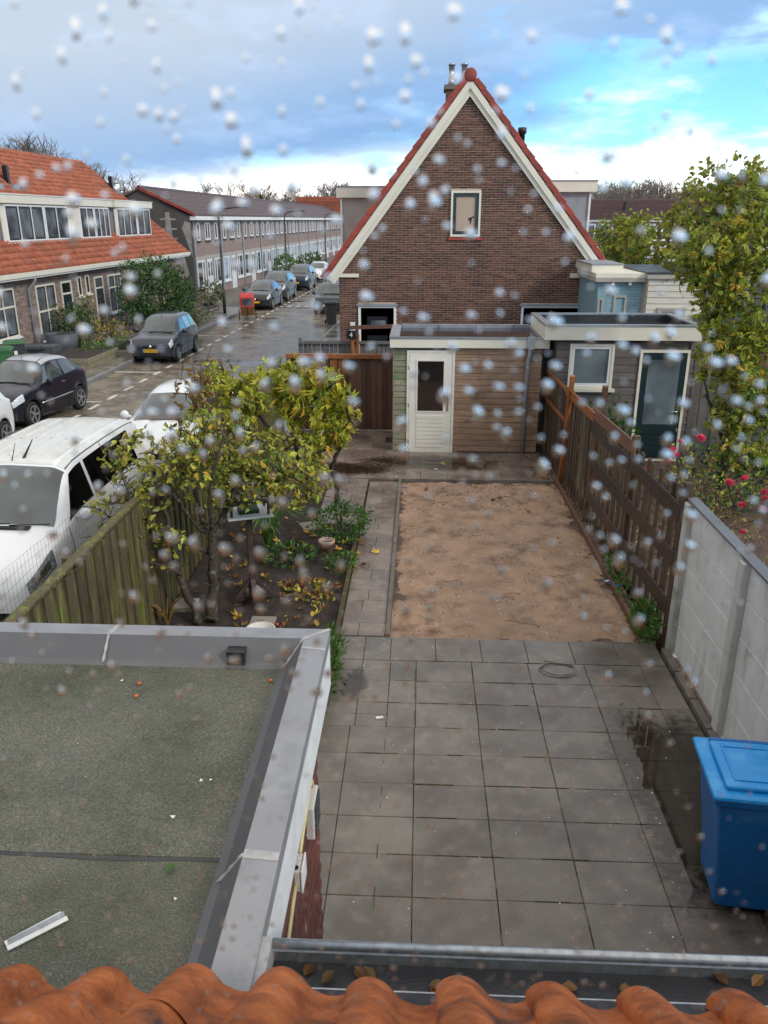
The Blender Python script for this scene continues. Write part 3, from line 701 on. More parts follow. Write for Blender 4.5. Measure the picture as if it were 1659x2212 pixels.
for i, y in enumerate(pt):
    if i == 1: a, c, m, w = (2.60, y, -.1), (2.60, 13.55, 2.0), 'wood_amber', .075
    elif i == 2: a, c, m, w = (2.68, y, -.1), (2.70, 11.55, 2.22), 'wood_brown', .075
    else: a, c, m, w = (fx(y)+.055, y, -.1), (fx(y)+.055, y, 1.72 if i == 0 else 1.93), 'wood_slat', .085
    MB().bar(a, c, w, w, (1,0,0)).build('post', m, f, bevel=.006)
# ---- concrete panel wall
f = thing('concrete_panel_wall', 'pale grey concrete wall of stacked panels between posts behind the blue bin', 'wall')
posts = [7.86, 6.36, 4.86, 3.36, 1.86]
for k, y in enumerate(posts):
    MB().prism([(-.07,-.07),(-.04,-.07),(-.04,-.02),(.07,-.02),(.07,.07),(-.07,.07)] if 0 else [(-.085,-.065),(.07,-.065),(.07,.065),(-.085,.065)], 'z', -.3, 1.735).build('post', 'concrete_post', f, bevel=.012).location = (2.86, y, 0)
pm = shared(MB().box(-.022, .022, -.682, .682, -.1705, .1705), 'panel', 'concrete_wall')
for k in range(4):
    for j in range(5):
        o = piece('panel', pm, f, (2.862 + rnd(-.002,.002), (posts[k]+posts[k+1])/2, .02 + .172 + j*.346), (rnd(-.001,.001), 0, 0))
        bv = o.modifiers.new('bevel', 'BEVEL'); bv.width = .007; bv.segments = 1
MB().box(2.80, 2.91, 1.8, 7.93, 1.752, 1.775).build('capping', 'zinc_dark', f)
# ---- fences of the gardens further right
f = thing('dark_board_fence', 'dark grey board fence behind the fig tree right of the small dark shed', 'fence')
for k in range(30):
    o = MB().box(-.07, .07, -.01, .01, 0, 1.85).build('board', 'wood_grey', f); o.location = (5.62+k*.145, 15.75 + (.02 if k % 2 else 0), -.1)
f = thing('pale_board_fence', 'pale brown board fence beyond the dark one, near the slate roof', 'fence')
for k in range(26):
    o = MB().box(-.06, .06, -.01, .01, 0, 2.0).build('board', 'wood_brown', f); o.location = (5.9+k*.125, 18.6, -.1); o.rotation_euler = (0, 0, 0)
# ================================================================== BUILDINGS
def frame_rect(b, x0, x1, z0, z1, w, y0, y1):
    """rectangular frame in an xz plane"""
    b.box(x0, x0+w, y0, y1, z0, z1); b.box(x1-w, x1, y0, y1, z0, z1); b.box(x0+w, x1-w, y0, y1, z1-w, z1); b.box(x0+w, x1-w, y0, y1, z0, z0+w); return b
def win_xz(parent, x0, x1, z0, z1, y, frame='cream', inner=None, glass='glass', fw=.05, iw=.06, mull=(), rails=(), sill=None, name='window'):
    w = frame_rect(MB(), x0, x1, z0, z1, fw, y-.03, y+.06).build(name, frame, parent)
    g0, g1, h0, h1 = x0+fw, x1-fw, z0+fw, z1-fw
    if inner: frame_rect(MB(), g0, g1, h0, h1, iw, y-.012, y+.05).build('sash', inner, w); g0 += iw; g1 -= iw; h0 += iw; h1 -= iw
    MB().box(g0, g1, y+.022, y+.03, h0, h1).build('pane', glass, w)
    b = MB()
    for m in mull: b.box(m-.02, m+.02, y-.008, y+.021, h0, h1)
    for r in rails: b.box(g0, g1, y-.006, y+.020, r-.02, r+.02)
    if b.v: b.build('glazing_bar', inner or frame, w)
    if sill: MB().box(x0-.06, x1+.06, y-.07, y+.02, z0-.06, z0-.002).build('sill', sill, w)
    return w
# ---- brick house with the gable facing the garden
GY = 23.0; XL_, XR_ = -2.28, 4.90; XA = 1.19; ZE = 3.30; ZA = 7.80
slope = (ZA-ZE)/(XA-XL_)
h = thing('gable_house', 'brown brick house with tall pointed gable and cream bargeboards', 'house', (0, 0, 0))
def under(x, z, inset=.0):
    s = (ZA-ZE)/((XA-XL_) if x < XA else (XR_-XA)); return z <= ZA - abs(x-XA)*s - inset
body = MB().prism([(XL_, -.4), (XR_, -.4), (XR_, ZE), (XA, ZA), (XL_, ZE)], 'y', GY, GY+11)
body.build('wall', 'mortar', h)
dl, dr = atY(778,662,GY).x, atY(852,662,GY).x; el_, er_ = atY(1130,660,GY).x, atY(1250,660,GY).x
w0, w1, wz0, wz1 = atY(975,412,GY).x, atY(1040,412,GY).x, atY(975,511,GY).z, atY(975,412,GY).z
holes = [(dl-.05, dr+.05, -.5, 2.26), (el_-.05, er_+.05, -.5, 2.28), (w0, w1, wz0-.02, wz1), (.95, 1.40, 1.46, 1.55)]
brick_wall(h, .0605, .2185, .049, holes, lambda u, v: under(u, v, .02), XL_, XR_, .55, ZA, lambda u, v: T(u, GY-.001, v), 'brick', 300, key=lambda m: m.translation.z*.0 + abs(m.translation.z-2.6)*2 + abs(m.translation.x-1.4)*.5)
win_xz(h, w0, w1, wz0, wz1, GY-.02, 'cream', 'dark_green', 'glass_blind', .055, .085)
MB().box(w0-.05, w1+.08, GY-.06, GY-.012, wz0-.09, wz0-.025).build('window_sill', 'tile_red', h)
# swallow silhouette on the pane
sw = MB(); c = Vector((w0+.50*(w1-w0)/.62*.8, 0, wz0+.46))
bp = [(-.06,.0),(.02,.03),(.10,.06),(.14,.055),(.06,.0),(.05,-.06),(.02,-.16),(.0,-.06),(-.03,-.035)]
sw.prism([(c.x+a, c.z+d) for a, d in bp], 'y', GY-.005, GY-.001)
sw.build('bird_silhouette', 'near_black', h)
def ext_door(parent, x0, x1, z0, z1, y, m, leafs=1):
    d = MB().box(x0-.05, x0+.015, y-.03, y+.06, z0, z1).box(x1-.015, x1+.05, y-.03, y+.06, z0, z1).box(x0+.015, x1-.015, y-.03, y+.06, z1-.05, z1).build('door_frame', 'white_paint', parent)
    MB().box(x0-.10, x1+.10, y-.07, y+.02, z1+.002, z1+.055).build('lintel_board', 'lead', d)
    w = (x1-x0-.03)/leafs
    for k in range(leafs):
        a = x0+.015+k*w
        lf = MB().box(a+.004, a+w-.004, y+.02, y+.05, z0, z1-.052).build('door', m, parent)
        for zz in (z1-.42, z1-.95, z1-1.5):
            MB().box(a+.18, a+w-.18, y+.012, y+.019, zz-.12, zz+.13).build('panel', 'near_black' if zz > z1-.5 else m, lf)
    return d
dd = ext_door(h, dl, dr, -.3, 2.20, GY-.02, 'near_black')
MB().box(dl+.3, dr-.25, GY-.02, GY-.006, 1.68, 1.80).build('letter_window', 'glass_pale', dd)
ext_door(h, el_, er_, -.3, 2.22, GY-.02, 'dark_green', 2)
MB().box(.95, 1.40, GY-.02, GY-.003, 1.47, 1.545).build('vent_grille', 'near_black', h)
# meter box and lamp beside the door
m_ = MB().box(-.075,.075,-.06,0,-.15,.15).build('wall_light', 'white_plastic', h, bevel=.02); m_.location = (dl-.22, GY-.015, 2.0-.42+.02)
MB().box(-.05,.05,-.075,-.061,-.05,.11).build('diffuser', 'white_item', m_)
# roof slabs, verge tiles, bargeboards
ov = .22
def slope_pt(side, t, off=0.0):
    """point on the roof line: t metres down the slope from the apex, off metres above it"""
    xe = XL_ if side < 0 else XR_; run = abs(xe-XA); L = sqrt(run**2 + (ZA-ZE)**2); d = Vector(((xe-XA)/L, (ZE-ZA)/L)); n = Vector((-d.y*(1 if side > 0 else -1), d.x*(1 if side > 0 else -1)))
    if n.y < 0: n = -n
    p = Vector((XA, ZA)) + d*t + n*off; return p
for side in (-1, 1):
    xe = XL_ if side < 0 else XR_; run = abs(xe-XA); L = sqrt(run**2+(ZA-ZE)**2)
    Lr = L + .52
    a, c = slope_pt(side, 0, .04), slope_pt(side, Lr, .04); a2, c2 = slope_pt(side, -.0, .13), slope_pt(side, Lr, .13)
    MB().prism([tuple(a), tuple(c), tuple(c2), (XA, a2.y+.02)], 'y', GY-.02, GY+11.2).build('roof_slope', 'tile_red', h)
    # bargeboard in two steps
    for (o0, o1, yy0, yy1) in ((-.21, .02, GY-.10, GY-.035), (-.10, .045, GY-.15, GY-.101)):
        p = [slope_pt(side, 0, o0), slope_pt(side, Lr-.05, o0), slope_pt(side, Lr-.05, o1), slope_pt(side, 0, o1)]
        # meet on the centre line
        s_ = (p[1]-p[0]); p[0] = p[0] + s_*((XA-p[0].x)/s_.x); s_ = (p[2]-p[3]); p[3] = p[3] + s_*((XA-p[3].x)/s_.x)
        p[0].x += side*.001; p[3].x += side*.001
        MB().prism([tuple(q) for q in p], 'y', yy0, yy1).build('bargeboard', 'cream', h)
    # verge tiles
    n = int(Lr/.335); st_ = Lr/n
    for k in range(n):
        t0 = k*st_ + (.05 if k == 0 else 0); t1 = (k+1)*st_+.035
        q = [slope_pt(side, t0, .05), slope_pt(side, t1, .075), slope_pt(side, t1, .225), slope_pt(side, t0+.01, .195)]
        MB().prism([tuple(v) for v in q], 'y', GY-.17, GY+.10).build('verge_tile', 'tile_red', h, bevel=.012)
    # boxed eaves end
    e = slope_pt(side, Lr-.1, -.1); s_ = -1 if side < 0 else 1
    if side < 0: MB().box(-2.60, -1.72, GY-.09, GY-.012, 2.98, 3.07).build('eaves_board', 'cream', h)
    else: MB().box(4.10, 5.20, GY-.09, GY-.012, 2.98, 3.10).build('eaves_board', 'cream', h)
    ex = xe + s_*.17
    MB().box(min(xe, xe+s_*.45), max(xe, xe+s_*.45), GY+.02, GY+11, 2.95, 3.06).build('soffit', 'cream', h)
    MB().box(min(xe+s_*.30, xe+s_*.48), max(xe+s_*.30, xe+s_*.48), GY-.05, GY+11, 3.07, 3.20).build('gutter', 'white_paint', h)
MB().lathe([(.145, -.12), (.16, -.11), (.16, .3)], 20, (XA, GY-.06, ZA+.14), 'y').build('ridge_end', 'tile_red', h, True)
for k in range(25): MB().lathe([(.125, 0), (.14, .44)], 12, (XA, GY+.26+k*.42, ZA+.10), 'y').build('ridge_tile', 'tile_red', h, True)
# chimney with flues, vent pipe
cx = atY(975,195,27).x; cz = atY(975,205,27).z
ch = MB().box(cx-.16, cx+.55, 26.8, 27.5, 6.4, cz+.12).build('chimney', 'brick', h)
MB().box(cx-.22, cx+.60, 26.74, 27.56, cz+.121, cz+.25).build('chimney_cap', 'concrete_dark', ch)
for dx in (0.0, .38):
    MB().lathe([(.10,0),(.10,.2),(.085,.2),(.085,.55),(.11,.55),(.11,.6)], 12, (cx+dx, 27.1, cz+.251)).build('flue', 'galv', ch, True)
vp = atY(1128,285,27)
MB().lathe([(.09,-.9),(.09,.0),(.13,.0),(.13,.17),(.05,.18)], 12, (vp.x, 27, vp.z-.05)).build('vent_pipe', 'black_plastic', h, True)
# dormers
for s_, X0, X1, zt, nm in ((-1, -2.42, -.75, 5.40, 'dormer'), (1, 3.55, 4.98, 5.55, 'dormer')):
    d = MB().box(X0, X1, 25.6, 31, 3.5, zt-.30).build(nm, 'stucco' if s_ < 0 else 'stucco_grey', h)
    MB().box(X0-.14 if s_ < 0 else X0, X1 if s_ < 0 else X1+.16, 25.45, 31.2, zt-.299, zt).build('dormer_fascia', 'cream', d)
    MB().box(X0-.16 if s_ < 0 else X0, X1 if s_ < 0 else X1+.18, 25.42, 31.22, zt+.001, zt+.025).build('dormer_trim', 'lead', d)
    xx = X0-.03 if s_ < 0 else X1-.03
    MB().box(xx, xx+.06, 25.55, 25.599, 3.6, zt-.31).build('corner_trim', 'white_paint', d)
    if s_ < 0: MB().box(-1.42, -1.33, 25.33, 25.42, zt-.12, zt-.02).build('floodlight', 'galv', d)
    else:
        MB().tube([(3.7,25.40,zt-.12),(3.5,25.40,zt-.16),(3.45,25.40,zt-.3)], .03, 6).build('overflow_pipe', 'pipe_grey', d)
# drainpipe at the right corner
MB().tube([(5.25,GY-.05,3.02),(5.18,GY-.08,2.92),(4.98,GY-.10,2.74),(4.95,GY-.10,2.5),(4.95,GY-.10,-.2)], .045, 10).build('drainpipe', 'galv', h, True)
# ---- our own wooden shed
s = thing('wooden_shed', 'tan horizontal-board shed with white half-glazed door and cream fascia', 'shed')
SY = 15.80; sx0, sx1 = -.50, 2.40
MB().box(sx0+.03, sx1-.03, SY+.03, 17.5, -.1, 2.12).build('wall', 'board_dark', s)
dx0, dx1, dzt = atY(882,974,SY).x, atY(972,974,SY).x, 2.02
nbd = 17; bh_ = 2.10/nbd
for k in range(nbd):
    z = .02 + k*bh_
    for (a, c, m) in ((sx0, dx0-.045, 'board_green'), (dx1+.045, sx1, 'board_tan')):
        z1 = z+bh_-.008
        MB().prism([(SY-.012, z), (SY+.029, z), (SY+.029, z1), (SY+.006, z1), (SY-.004, z1-.02)], 'x', a, c).build('board', m, s)
    MB().box(sx1-.028, sx1-.004, SY+.03, 17.5, z, z+bh_-.008).build('board', 'board_dark', s)
MB().box(sx0-.02, sx0-.001, SY-.02, SY+.06, -.02, 2.12).build('corner_trim', 'board_green', s)
d = frame_rect(MB(), dx0-.045, dx1+.045, -.03, dzt+.05, .045, SY-.035, SY+.03).build('door_frame', 'cream_door', s)
dr_ = MB().box(dx0+.005, dx1-.005, SY-.028, SY+.01, .02, dzt-.0).build('door', 'cream_door', s)
gx0, gx1, gz0, gz1 = dx0+.17, dx1-.17, .86, 1.86
frame_rect(MB(), gx0-.03, gx1+.03, gz0-.03, gz1+.03, .03, SY-.040, SY-.0285).build('glazing_bead', 'cream_door', dr_)
MB().box(gx0, gx1, SY-.034, SY-.0285, gz0, gz1).build('pane', 'glass_plum', dr_)
for k in range(8): MB().box(gx0-.02, gx1+.02, SY-.040, SY-.0285, .10+k*.085, .10+k*.085+.074).build('door_slat', 'cream_door', dr_, bevel=.004)
hp = MB().box(dx1-.10, dx1-.06, SY-.045, SY-.0285, .86, 1.16).build('handle_plate', 'chrome', dr_, bevel=.008)
MB().tube([(dx1-.08, SY-.045, 1.07), (dx1-.08, SY-.085, 1.07), (dx1-.20, SY-.085, 1.07)], .010, 8).build('lever', 'chrome', hp, True)
for z in (.25, 1.0, 1.75): MB().lathe([(.009,-.05),(.009,.05)], 8, (dx0-.004, SY-.042, z)).build('hinge', 'galv', d, True)
MB().box(sx0-.08, sx1+.12, SY-.10, SY-.02, 2.13, 2.30).build('fascia', 'cream', s)
MB().box(sx0-.08, sx0-.04, SY-.019, 17.58, 2.13, 2.30).build('fascia', 'cream', s)
MB().box(sx1+.06, sx1+.12, SY-.019, 17.58, 2.13, 2.30).build('fascia', 'cream', s)
MB().box(sx0-.09, sx1+.13, SY-.115, SY-.05, 2.301, 2.34).build('roof_trim', 'galv', s)
MB().box(sx0-.04, sx1+.06, SY-.049, 17.58, 2.20, 2.285).build('roof_deck', 'felt_dark', s)
for (a, c, e, g) in ((sx0-.09, sx0+.10, SY-.05, 17.58), (sx1-.05, sx1+.13, SY-.05, 17.58)): MB().box(a, c, e, g, 2.286, 2.345).build('roof_upstand', 'lead', s)
MB().box(sx0+.1, sx1-.05, 17.50, 17.62, 2.286, 2.36).build('roof_upstand', 'lead', s)
for k in range(4): MB().box(sx0+.10+k*.8, sx0+.12+k*.8, 17.49, 17.4999, 2.29, 2.36).build('seam', 'zinc_dark', s)
o = MB().box(sx0+.11, sx1-.06, SY+.0, 17.48, 2.29, 2.2915).build('roof_water', 'felt_wet', s)
px = atY(1136,850,SY-.08).x
MB().tube([(px+.02,SY-.13,2.30),(px+.02,SY-.13,2.0),(px,SY-.09,1.9),(px,SY-.09,.0)], .040, 12).build('drainpipe', 'pipe_grey', s, True)
MB().box(px-.04, px+.09, SY-.18, SY-.116, 2.12, 2.36).build('hopper', 'galv', s)
for z in (.9, 1.75): MB().lathe([(.046,-.015),(.046,.015)], 12, (px, SY-.09, z)).build('pipe_collar', 'pipe_grey', s, True)
# ---- the neighbours' dark shed
n = thing('dark_shed', 'grey weathered-board shed with cream fascia, small window and dark green door', 'shed')
NY = 15.45; nx0, nx1 = 2.62, 5.42
MB().box(nx0+.03, nx1-.03, NY+.03, 17.25, -.1, 2.30).build('wall', 'board_dark', n)
qx0, qx1 = atY(1237,750,NY).x, atY(1322,750,NY).x; qz1, qz0 = atY(1237,749,NY).z, atY(1300,833,NY).z
ex0, ex1 = atY(1390,750,NY).x, atY(1487,750,NY).x
nb_ = 16; bh_ = 2.30/nb_
for k in range(nb_):
    z = k*bh_; z1 = z+bh_-.008
    segs = [(nx0, nx1)]
    for (a, c, lo, hi) in ((qx0-.05, qx1+.05, qz0-.05, qz1+.06), (ex0-.05, ex1+.05, -1, 2.16)):
        if lo < z1 and hi > z:
            segs = [q for (p0, p1) in segs for q in ((p0, min(p1, a)), (max(p0, c), p1)) if q[1]-q[0] > .02]
    for (a, c) in segs: MB().prism([(NY-.012, z), (NY+.029, z), (NY+.029, z1), (NY+.006, z1), (NY-.004, z1-.02)], 'x', a, c).build('board', 'board_dark', n)
    MB().box(nx0, nx0+.025, NY+.03, 17.25, z, z1).build('board', 'board_dark', n)
win_xz(n, qx0-.05, qx1+.05, qz0-.05, qz1+.06, NY-.02, 'cream', 'white_paint', 'glass_frost', .045, .05, sill='cream')
df = frame_rect(MB(), ex0-.05, ex1+.05, -.03, 2.16, .05, NY-.04, NY+.03).build('door_frame', 'cream', n)
dg = MB().box(ex0, ex1, NY-.025, NY+.01, -.02, 2.105).build('door', 'dark_green', n)
MB().box(ex0+.12, ex1-.12, NY-.031, NY-.0255, .72, 1.97).build('pane', 'glass_frost', dg)
for k in range(5): MB().box(ex0+.10, ex1-.10, NY-.036, NY-.0255, .08+k*.11, .17+k*.11).build('door_slat', 'dark_green', dg)
hp = MB().box(ex1-.09, ex1-.04, NY-.045, NY-.0255, .80, 1.10).build('handle_plate', 'leaf_green', dg)
MB().tube([(ex1-.07, NY-.04, .98), (ex1-.07, NY-.08, .98), (ex1-.19, NY-.08, .98)], .011, 8).build('lever', 'chrome', hp, True)
a_ = atY(1178,735,NY); zf1 = atY(1178,703,NY).z; zf0 = atY(1178,732,NY).z
fx0, fx1 = atY(1178,715,NY-.15).x, atY(1518,715,NY-.15).x
MB().box(fx0, fx1, NY-.16, NY-.08, zf0, zf1).build('fascia', 'cream', n)
MB().box(fx0, fx0+.06, NY-.079, 17.3, zf0, zf1).build('fascia', 'cream', n)
MB().box(fx1-.06, fx1, NY-.079, 17.3, zf0, zf1).build('fascia', 'cream', n)
MB().box(fx0, fx1, 17.301, 17.37, zf0, zf1).build('fascia', 'cream', n)
frame_rect_ = MB(); 
for q in ((fx0-.01, fx1+.01, NY-.17, NY-.04), (fx0-.01, fx1+.01, 17.26, 17.38)): frame_rect_.box(q[0], q[1], q[2], q[3], zf1+.001, zf1+.035)
for q in ((fx0-.01, fx0+.13), (fx1-.13, fx1+.01)): frame_rect_.box(q[0], q[1], NY-.04, 17.26, zf1+.001, zf1+.035)
frame_rect_.build('roof_trim', 'galv', n)
MB().box(fx0+.06, fx1-.06, NY-.08, 17.3, zf0+.02, zf1-.11).build('roof_deck', 'felt_dark', n)
for q in ((fx0+.061, fx1-.061, NY-.079, NY-.05), (fx0+.061, fx1-.061, 17.27, 17.299), (fx0+.061, fx0+.10, NY-.049, 17.269), (fx1-.10, fx1-.061, NY-.049, 17.269)): MB().box(*q, zf1-.1099, zf1-.001).build('roof_upstand', 'felt_dark', n)
MB().box(fx0+.101, fx1-.101, NY-.049, 17.268, zf1-.108, zf1-.106).build('roof_water', 'felt_wet', n)
MB().box(fx1-.02, fx1+.12, NY-.02, NY+.08, -.1, 2.25).build('corner_post', 'board_dark', n)
# ---- blue and white annexes behind the sheds
b_ = thing('blue_brick_annex', 'low pale-blue painted brick outbuilding beside the gable house', 'outbuilding')
BY = 20.6; bx0, bx1 = atY(1290,640,BY).x, atY(1386,640,BY).x; bzt = atY(1300,608,BY).z
MB().box(bx0, bx1, BY, 23.2, -.2, bzt-.01).build('wall', 'blue_brick', b_)
sl0, sl1 = bx0+.42*(bx1-bx0), bx0+.62*(bx1-bx0)
brick_wall(b_, .075, .235, .066, [(sl0-.05, sl1+.05, bzt-.95, bzt-.33)], None, bx0, bx1, bzt-1.7, bzt-.06, lambda u, v: T(u, BY-.001, v), 'blue_brick', 200, proud=.006)
win_xz(b_, sl0-.05, sl1+.05, bzt-.95, bzt-.33, BY-.01, 'stucco', None, 'glass', .05)
win_xz(b_, bx0+.02, bx0+.16, bzt-1.5, bzt-.4, BY-.01, 'stucco', None, 'glass', .04)
MB().box(bx0-.1, bx1+.12, BY-.16, 23.2, bzt, bzt+.10).build('fascia', 'stucco', b_)
MB().box(bx0-.1, bx1+.10, BY-.14, 23.2, bzt+.101, bzt+.2).build('fascia', 'cream', b_)
for k in range(3): MB().box(bx0+.3+k*.42, bx0+.37+k*.42, BY-.12, BY-.012, bzt-.08, bzt-.002).build('bracket', 'cream', b_)
MB().box(bx0-.15, bx0+.62, BY+.2, 23.2, bzt+.201, bzt+.38).build('roof_box', 'cream', b_)
MB().box(bx0-.17, bx0+.64, BY+.18, 23.2, bzt+.381, bzt+.41).build('roof_trim', 'lead', b_)
w_ = thing('white_clad_annex', 'white weatherboarded outbuilding with peeling stained planks', 'outbuilding')
WY = 20.3; wx0, wx1 = atY(1398,640,WY).x, atY(1520,640,WY).x; wzt = atY(1450,602,WY).z
MB().box(wx0, wx1, WY+.02, 24, -.2, wzt).build('wall', 'board_white', w_)
k = 0; z = wzt-.15
while z > wzt-2.0:
    MB().prism([(WY-.012, z), (WY+.019, z), (WY+.019, z+.135), (WY+.004, z+.135)], 'x', wx0, wx1).build('board', 'board_white', w_); z -= .145
win_xz(w_, wx0+.28, wx0+.95, wzt-1.4, wzt-.68, WY-.03, 'stucco', 'stucco', 'glass_blind', .06, .05)
MB().box(wx0-.06, wx1+.05, WY-.08, 24, wzt+.001, wzt+.09).build('fascia', 'stucco', w_)
MB().box(wx0-.04, wx1+.02, WY-.02, 24, wzt+.091, wzt+.15).build('roof_deck', 'felt_dark', w_)
MB().lathe([(.08,0),(.06,.18),(.16,.18),(.16,.25),(.05,.28)], 12, (wx0+.75, WY+.7, wzt+.15)).build('roof_vent', 'galv', w_, True)
MB().box(bx1+.001, wx0, WY+.25, WY+.3, -.2, wzt-.05).build('link_panel', 'stucco', w_)
# slate-roofed lean-to further right
l_ = thing('slate_roof_shed', 'low shed with dark slate roof half hidden by the leafy tree', 'shed')
x0 = atY(1525,640,19.6).x
MB().box(x0, x0+4, 20.2, 23, -.2, 2.3).build('wall', 'board_dark', l_)
sl = shared(slab(.30, .27, .012, .003), 'slate', 'slate')
for r in range(7):
    for c in range(14): piece('slate', sl, l_, (x0+.1+c*.305+(.15 if r % 2 else 0), 19.95+r*.24, 1.85+r*.17), (radians(35), 0, 0))
MB().prism([(19.8,1.70),(21.6,2.98),(21.6,2.90),(19.85,1.62)], 'x', x0-.05, x0+4.2).build('roof_deck', 'felt_dark', l_)
MB().bar((x0-.06, 19.78, 1.66), (x0-.06, 21.6, 2.97), .03, .12).build('bargeboard', 'white_paint', l_)
# ---- left house with orange pantile roof: built in street coordinates under a rotated empty
L = thing('orange_roof_house', 'terraced house with orange pantile roof and long white dormers', 'house', (SX(-14.75, 20), 20, ST), SROT)
# local frame: x = 0 at the facade (street side +x), y along the street measured from Y=20, z from the street
GZ = 2.88; RZ = 7.75; RD = 5.3            # gutter height, ridge height, depth to the ridge
Y0, Y1 = -6.0, 28.6                       # the roof ends just before the grey row
MB().box(-9, 0, Y0, Y1-.1, 0, GZ).build('wall', 'mortar_grey', L)
MB().prism([(0,GZ),(-RD,RZ-.1),(-2*RD,GZ)], 'y', Y1-.35, Y1-.1).build('gable_wall', 'brick_grey', L)
def ly(Y): return (Y-20)*1.0003
def fa(px, py):
    """facade pixel -> (y local, z local)"""
    X = SX(-14.75, 34); p = atX(px, py, X)
    for _ in range(4): X = SX(-14.75, p.y); p = atX(px, py, X)
    return ly(p.y), p.z - ST
def zh(u, v): return fa(.17195*u, 548.6+.17195*v)
holes = []; wins = []
def fwin(u0, v0, u1, v1): a = zh(u0, v0); c = zh(u1, v1); return (a[0], c[0], c[1], a[1])
def win_yz(parent, y0, y1, z0, z1, frame='cream', inner='near_black', glass='glass_pale', fw=.07, iw=.05, mull=True, rail=None, sill=True, x=0.0, mulls=None):
    w = MB()
    def bx(a, c, e, g, x0=x-.03, x1=x+.035): w.box(x0, x1, a, c, e, g)
    bx(y0, y0+fw, z0, z1); bx(y1-fw, y1, z0, z1); bx(y0+fw, y1-fw, z1-fw, z1); bx(y0+fw, y1-fw, z0, z0+fw)
    for m_ in (mulls if mulls is not None else ([(y0+y1)/2] if mull else [])): bx(m_-.03, m_+.03, z0+fw, z1-fw)
    if rail: bx(y0+fw, y1-fw, rail-.035, rail+.035, x-.028, x+.030)
    o = w.build('window', frame, parent)
    MB().box(x-.02, x+.004, y0+fw, y1-fw, z0+fw, z1-fw).build('pane', glass, o)
    if inner:
        f2 = MB(); cuts = [y0+fw] + [c for m_ in (mulls if mulls is not None else ([(y0+y1)/2] if mull else [])) for c in (m_-.03, m_+.03)] + [y1-fw]
        for a, c in zip(cuts[::2], cuts[1::2]):
            f2.box(x+.005, x+.018, a, a+iw, z0+fw, z1-fw); f2.box(x+.005, x+.018, c-iw, c, z0+fw, z1-fw); f2.box(x+.005, x+.018, a+iw, c-iw, z0+fw, z0+fw+iw); f2.box(x+.005, x+.018, a+iw, c-iw, z1-fw-iw, z1-fw)
        f2.build('sash', inner, o)
    if sill: MB().box(x-.02, x+.10, y0-.07, y1+.07, z0-.07, z0-.002).build('sill', 'white_paint', o)
    return o
W1 = fwin(-160, 470, 245, 1030); W2 = (zh(430,400)[0], zh(675,370)[0], .42, zh(430,400)[1]); W3 = (zh(1340,265)[0], zh(1500,245)[0], zh(1550,700)[1], zh(1340,265)[1])
D1 = (zh(748,350)[0], zh(880,340)[0], .1, zh(748,350)[1]); D2 = (zh(1170,290)[0], zh(1280,280)[0], .1, zh(1170,290)[1])
N1 = (zh(955,285)[0], zh(990,285)[0]+.12, zh(1000,530)[1], zh(955,285)[1]); N2 = (zh(1055,265)[0], zh(1090,265)[0]+.12, zh(1100,500)[1], zh(1055,265)[1])
W0 = (W1[0]-3.4, W1[0]-1.6, W1[2], W1[3])
for q in (W0, W1, W2, W3, D1, D2, N1, N2): holes.append((q[0]-.01, q[1]+.01, q[2]-.08, q[3]+.01))
brick_wall(L, .07, .225, .058, holes, None, Y0, Y1-.1, .0, GZ-.1, lambda u, v: T(.001, u, v, pi/2), 'brick_grey', 300, key=lambda m: abs(m.translation.y-11), proud=.008)
for q in (W0, W1): win_yz(L, *q, rail=q[2]+(q[3]-q[2])*.62)
win_yz(L, *W2, rail=W2[2]+(W2[3]-W2[2])*.52); win_yz(L, *W3, rail=W3[2]+(W3[3]-W3[2])*.66)
for q in (N1, N2): win_yz(L, *q, mull=False, glass='glass')
for q in (D1, D2):
    df = MB().box(-.03,.04,q[0],q[0]+.07,q[2],q[3]).box(-.03,.04,q[1]-.07,q[1],q[2],q[3]).box(-.03,.04,q[0]+.07,q[1]-.07,q[3]-.07,q[3]).box(-.03,.04,q[0]+.07,q[1]-.07,q[3]-.52,q[3]-.45).build('door_frame', 'cream', L)
    MB().box(-.02,.01,q[0]+.07,q[1]-.07,q[3]-.45,q[3]-.07).build('fanlight', 'glass', df)
    d = MB().box(-.02,.015,q[0]+.07,q[1]-.07,q[2],q[3]-.52).build('door', 'dark_green', L)
    for k in range(4): MB().box(.0155,.022,(q[0]+q[1])/2-.12,(q[0]+q[1])/2+.12,q[3]-.95-k*.17,q[3]-.83-k*.17).build('panel', 'glass_pale', d)
# eaves board, gutter, drainpipes
MB().box(-.1, .42, Y0, Y1, GZ-.10, GZ-.03).build('soffit', 'white_paint', L)
MB().box(.36, .48, Y0, Y1, GZ-.029, GZ+.13).build('gutter', 'cream', L)
py = zh(320,370)[0]
for yy in (py, zh(1600,300)[0]): MB().tube([(.40,yy,GZ-.03),(.38,yy,GZ-.2),(.08,yy,GZ-.5),(.08,yy,.05)], .05, 8).build('drainpipe', 'pipe_grey', L, True)
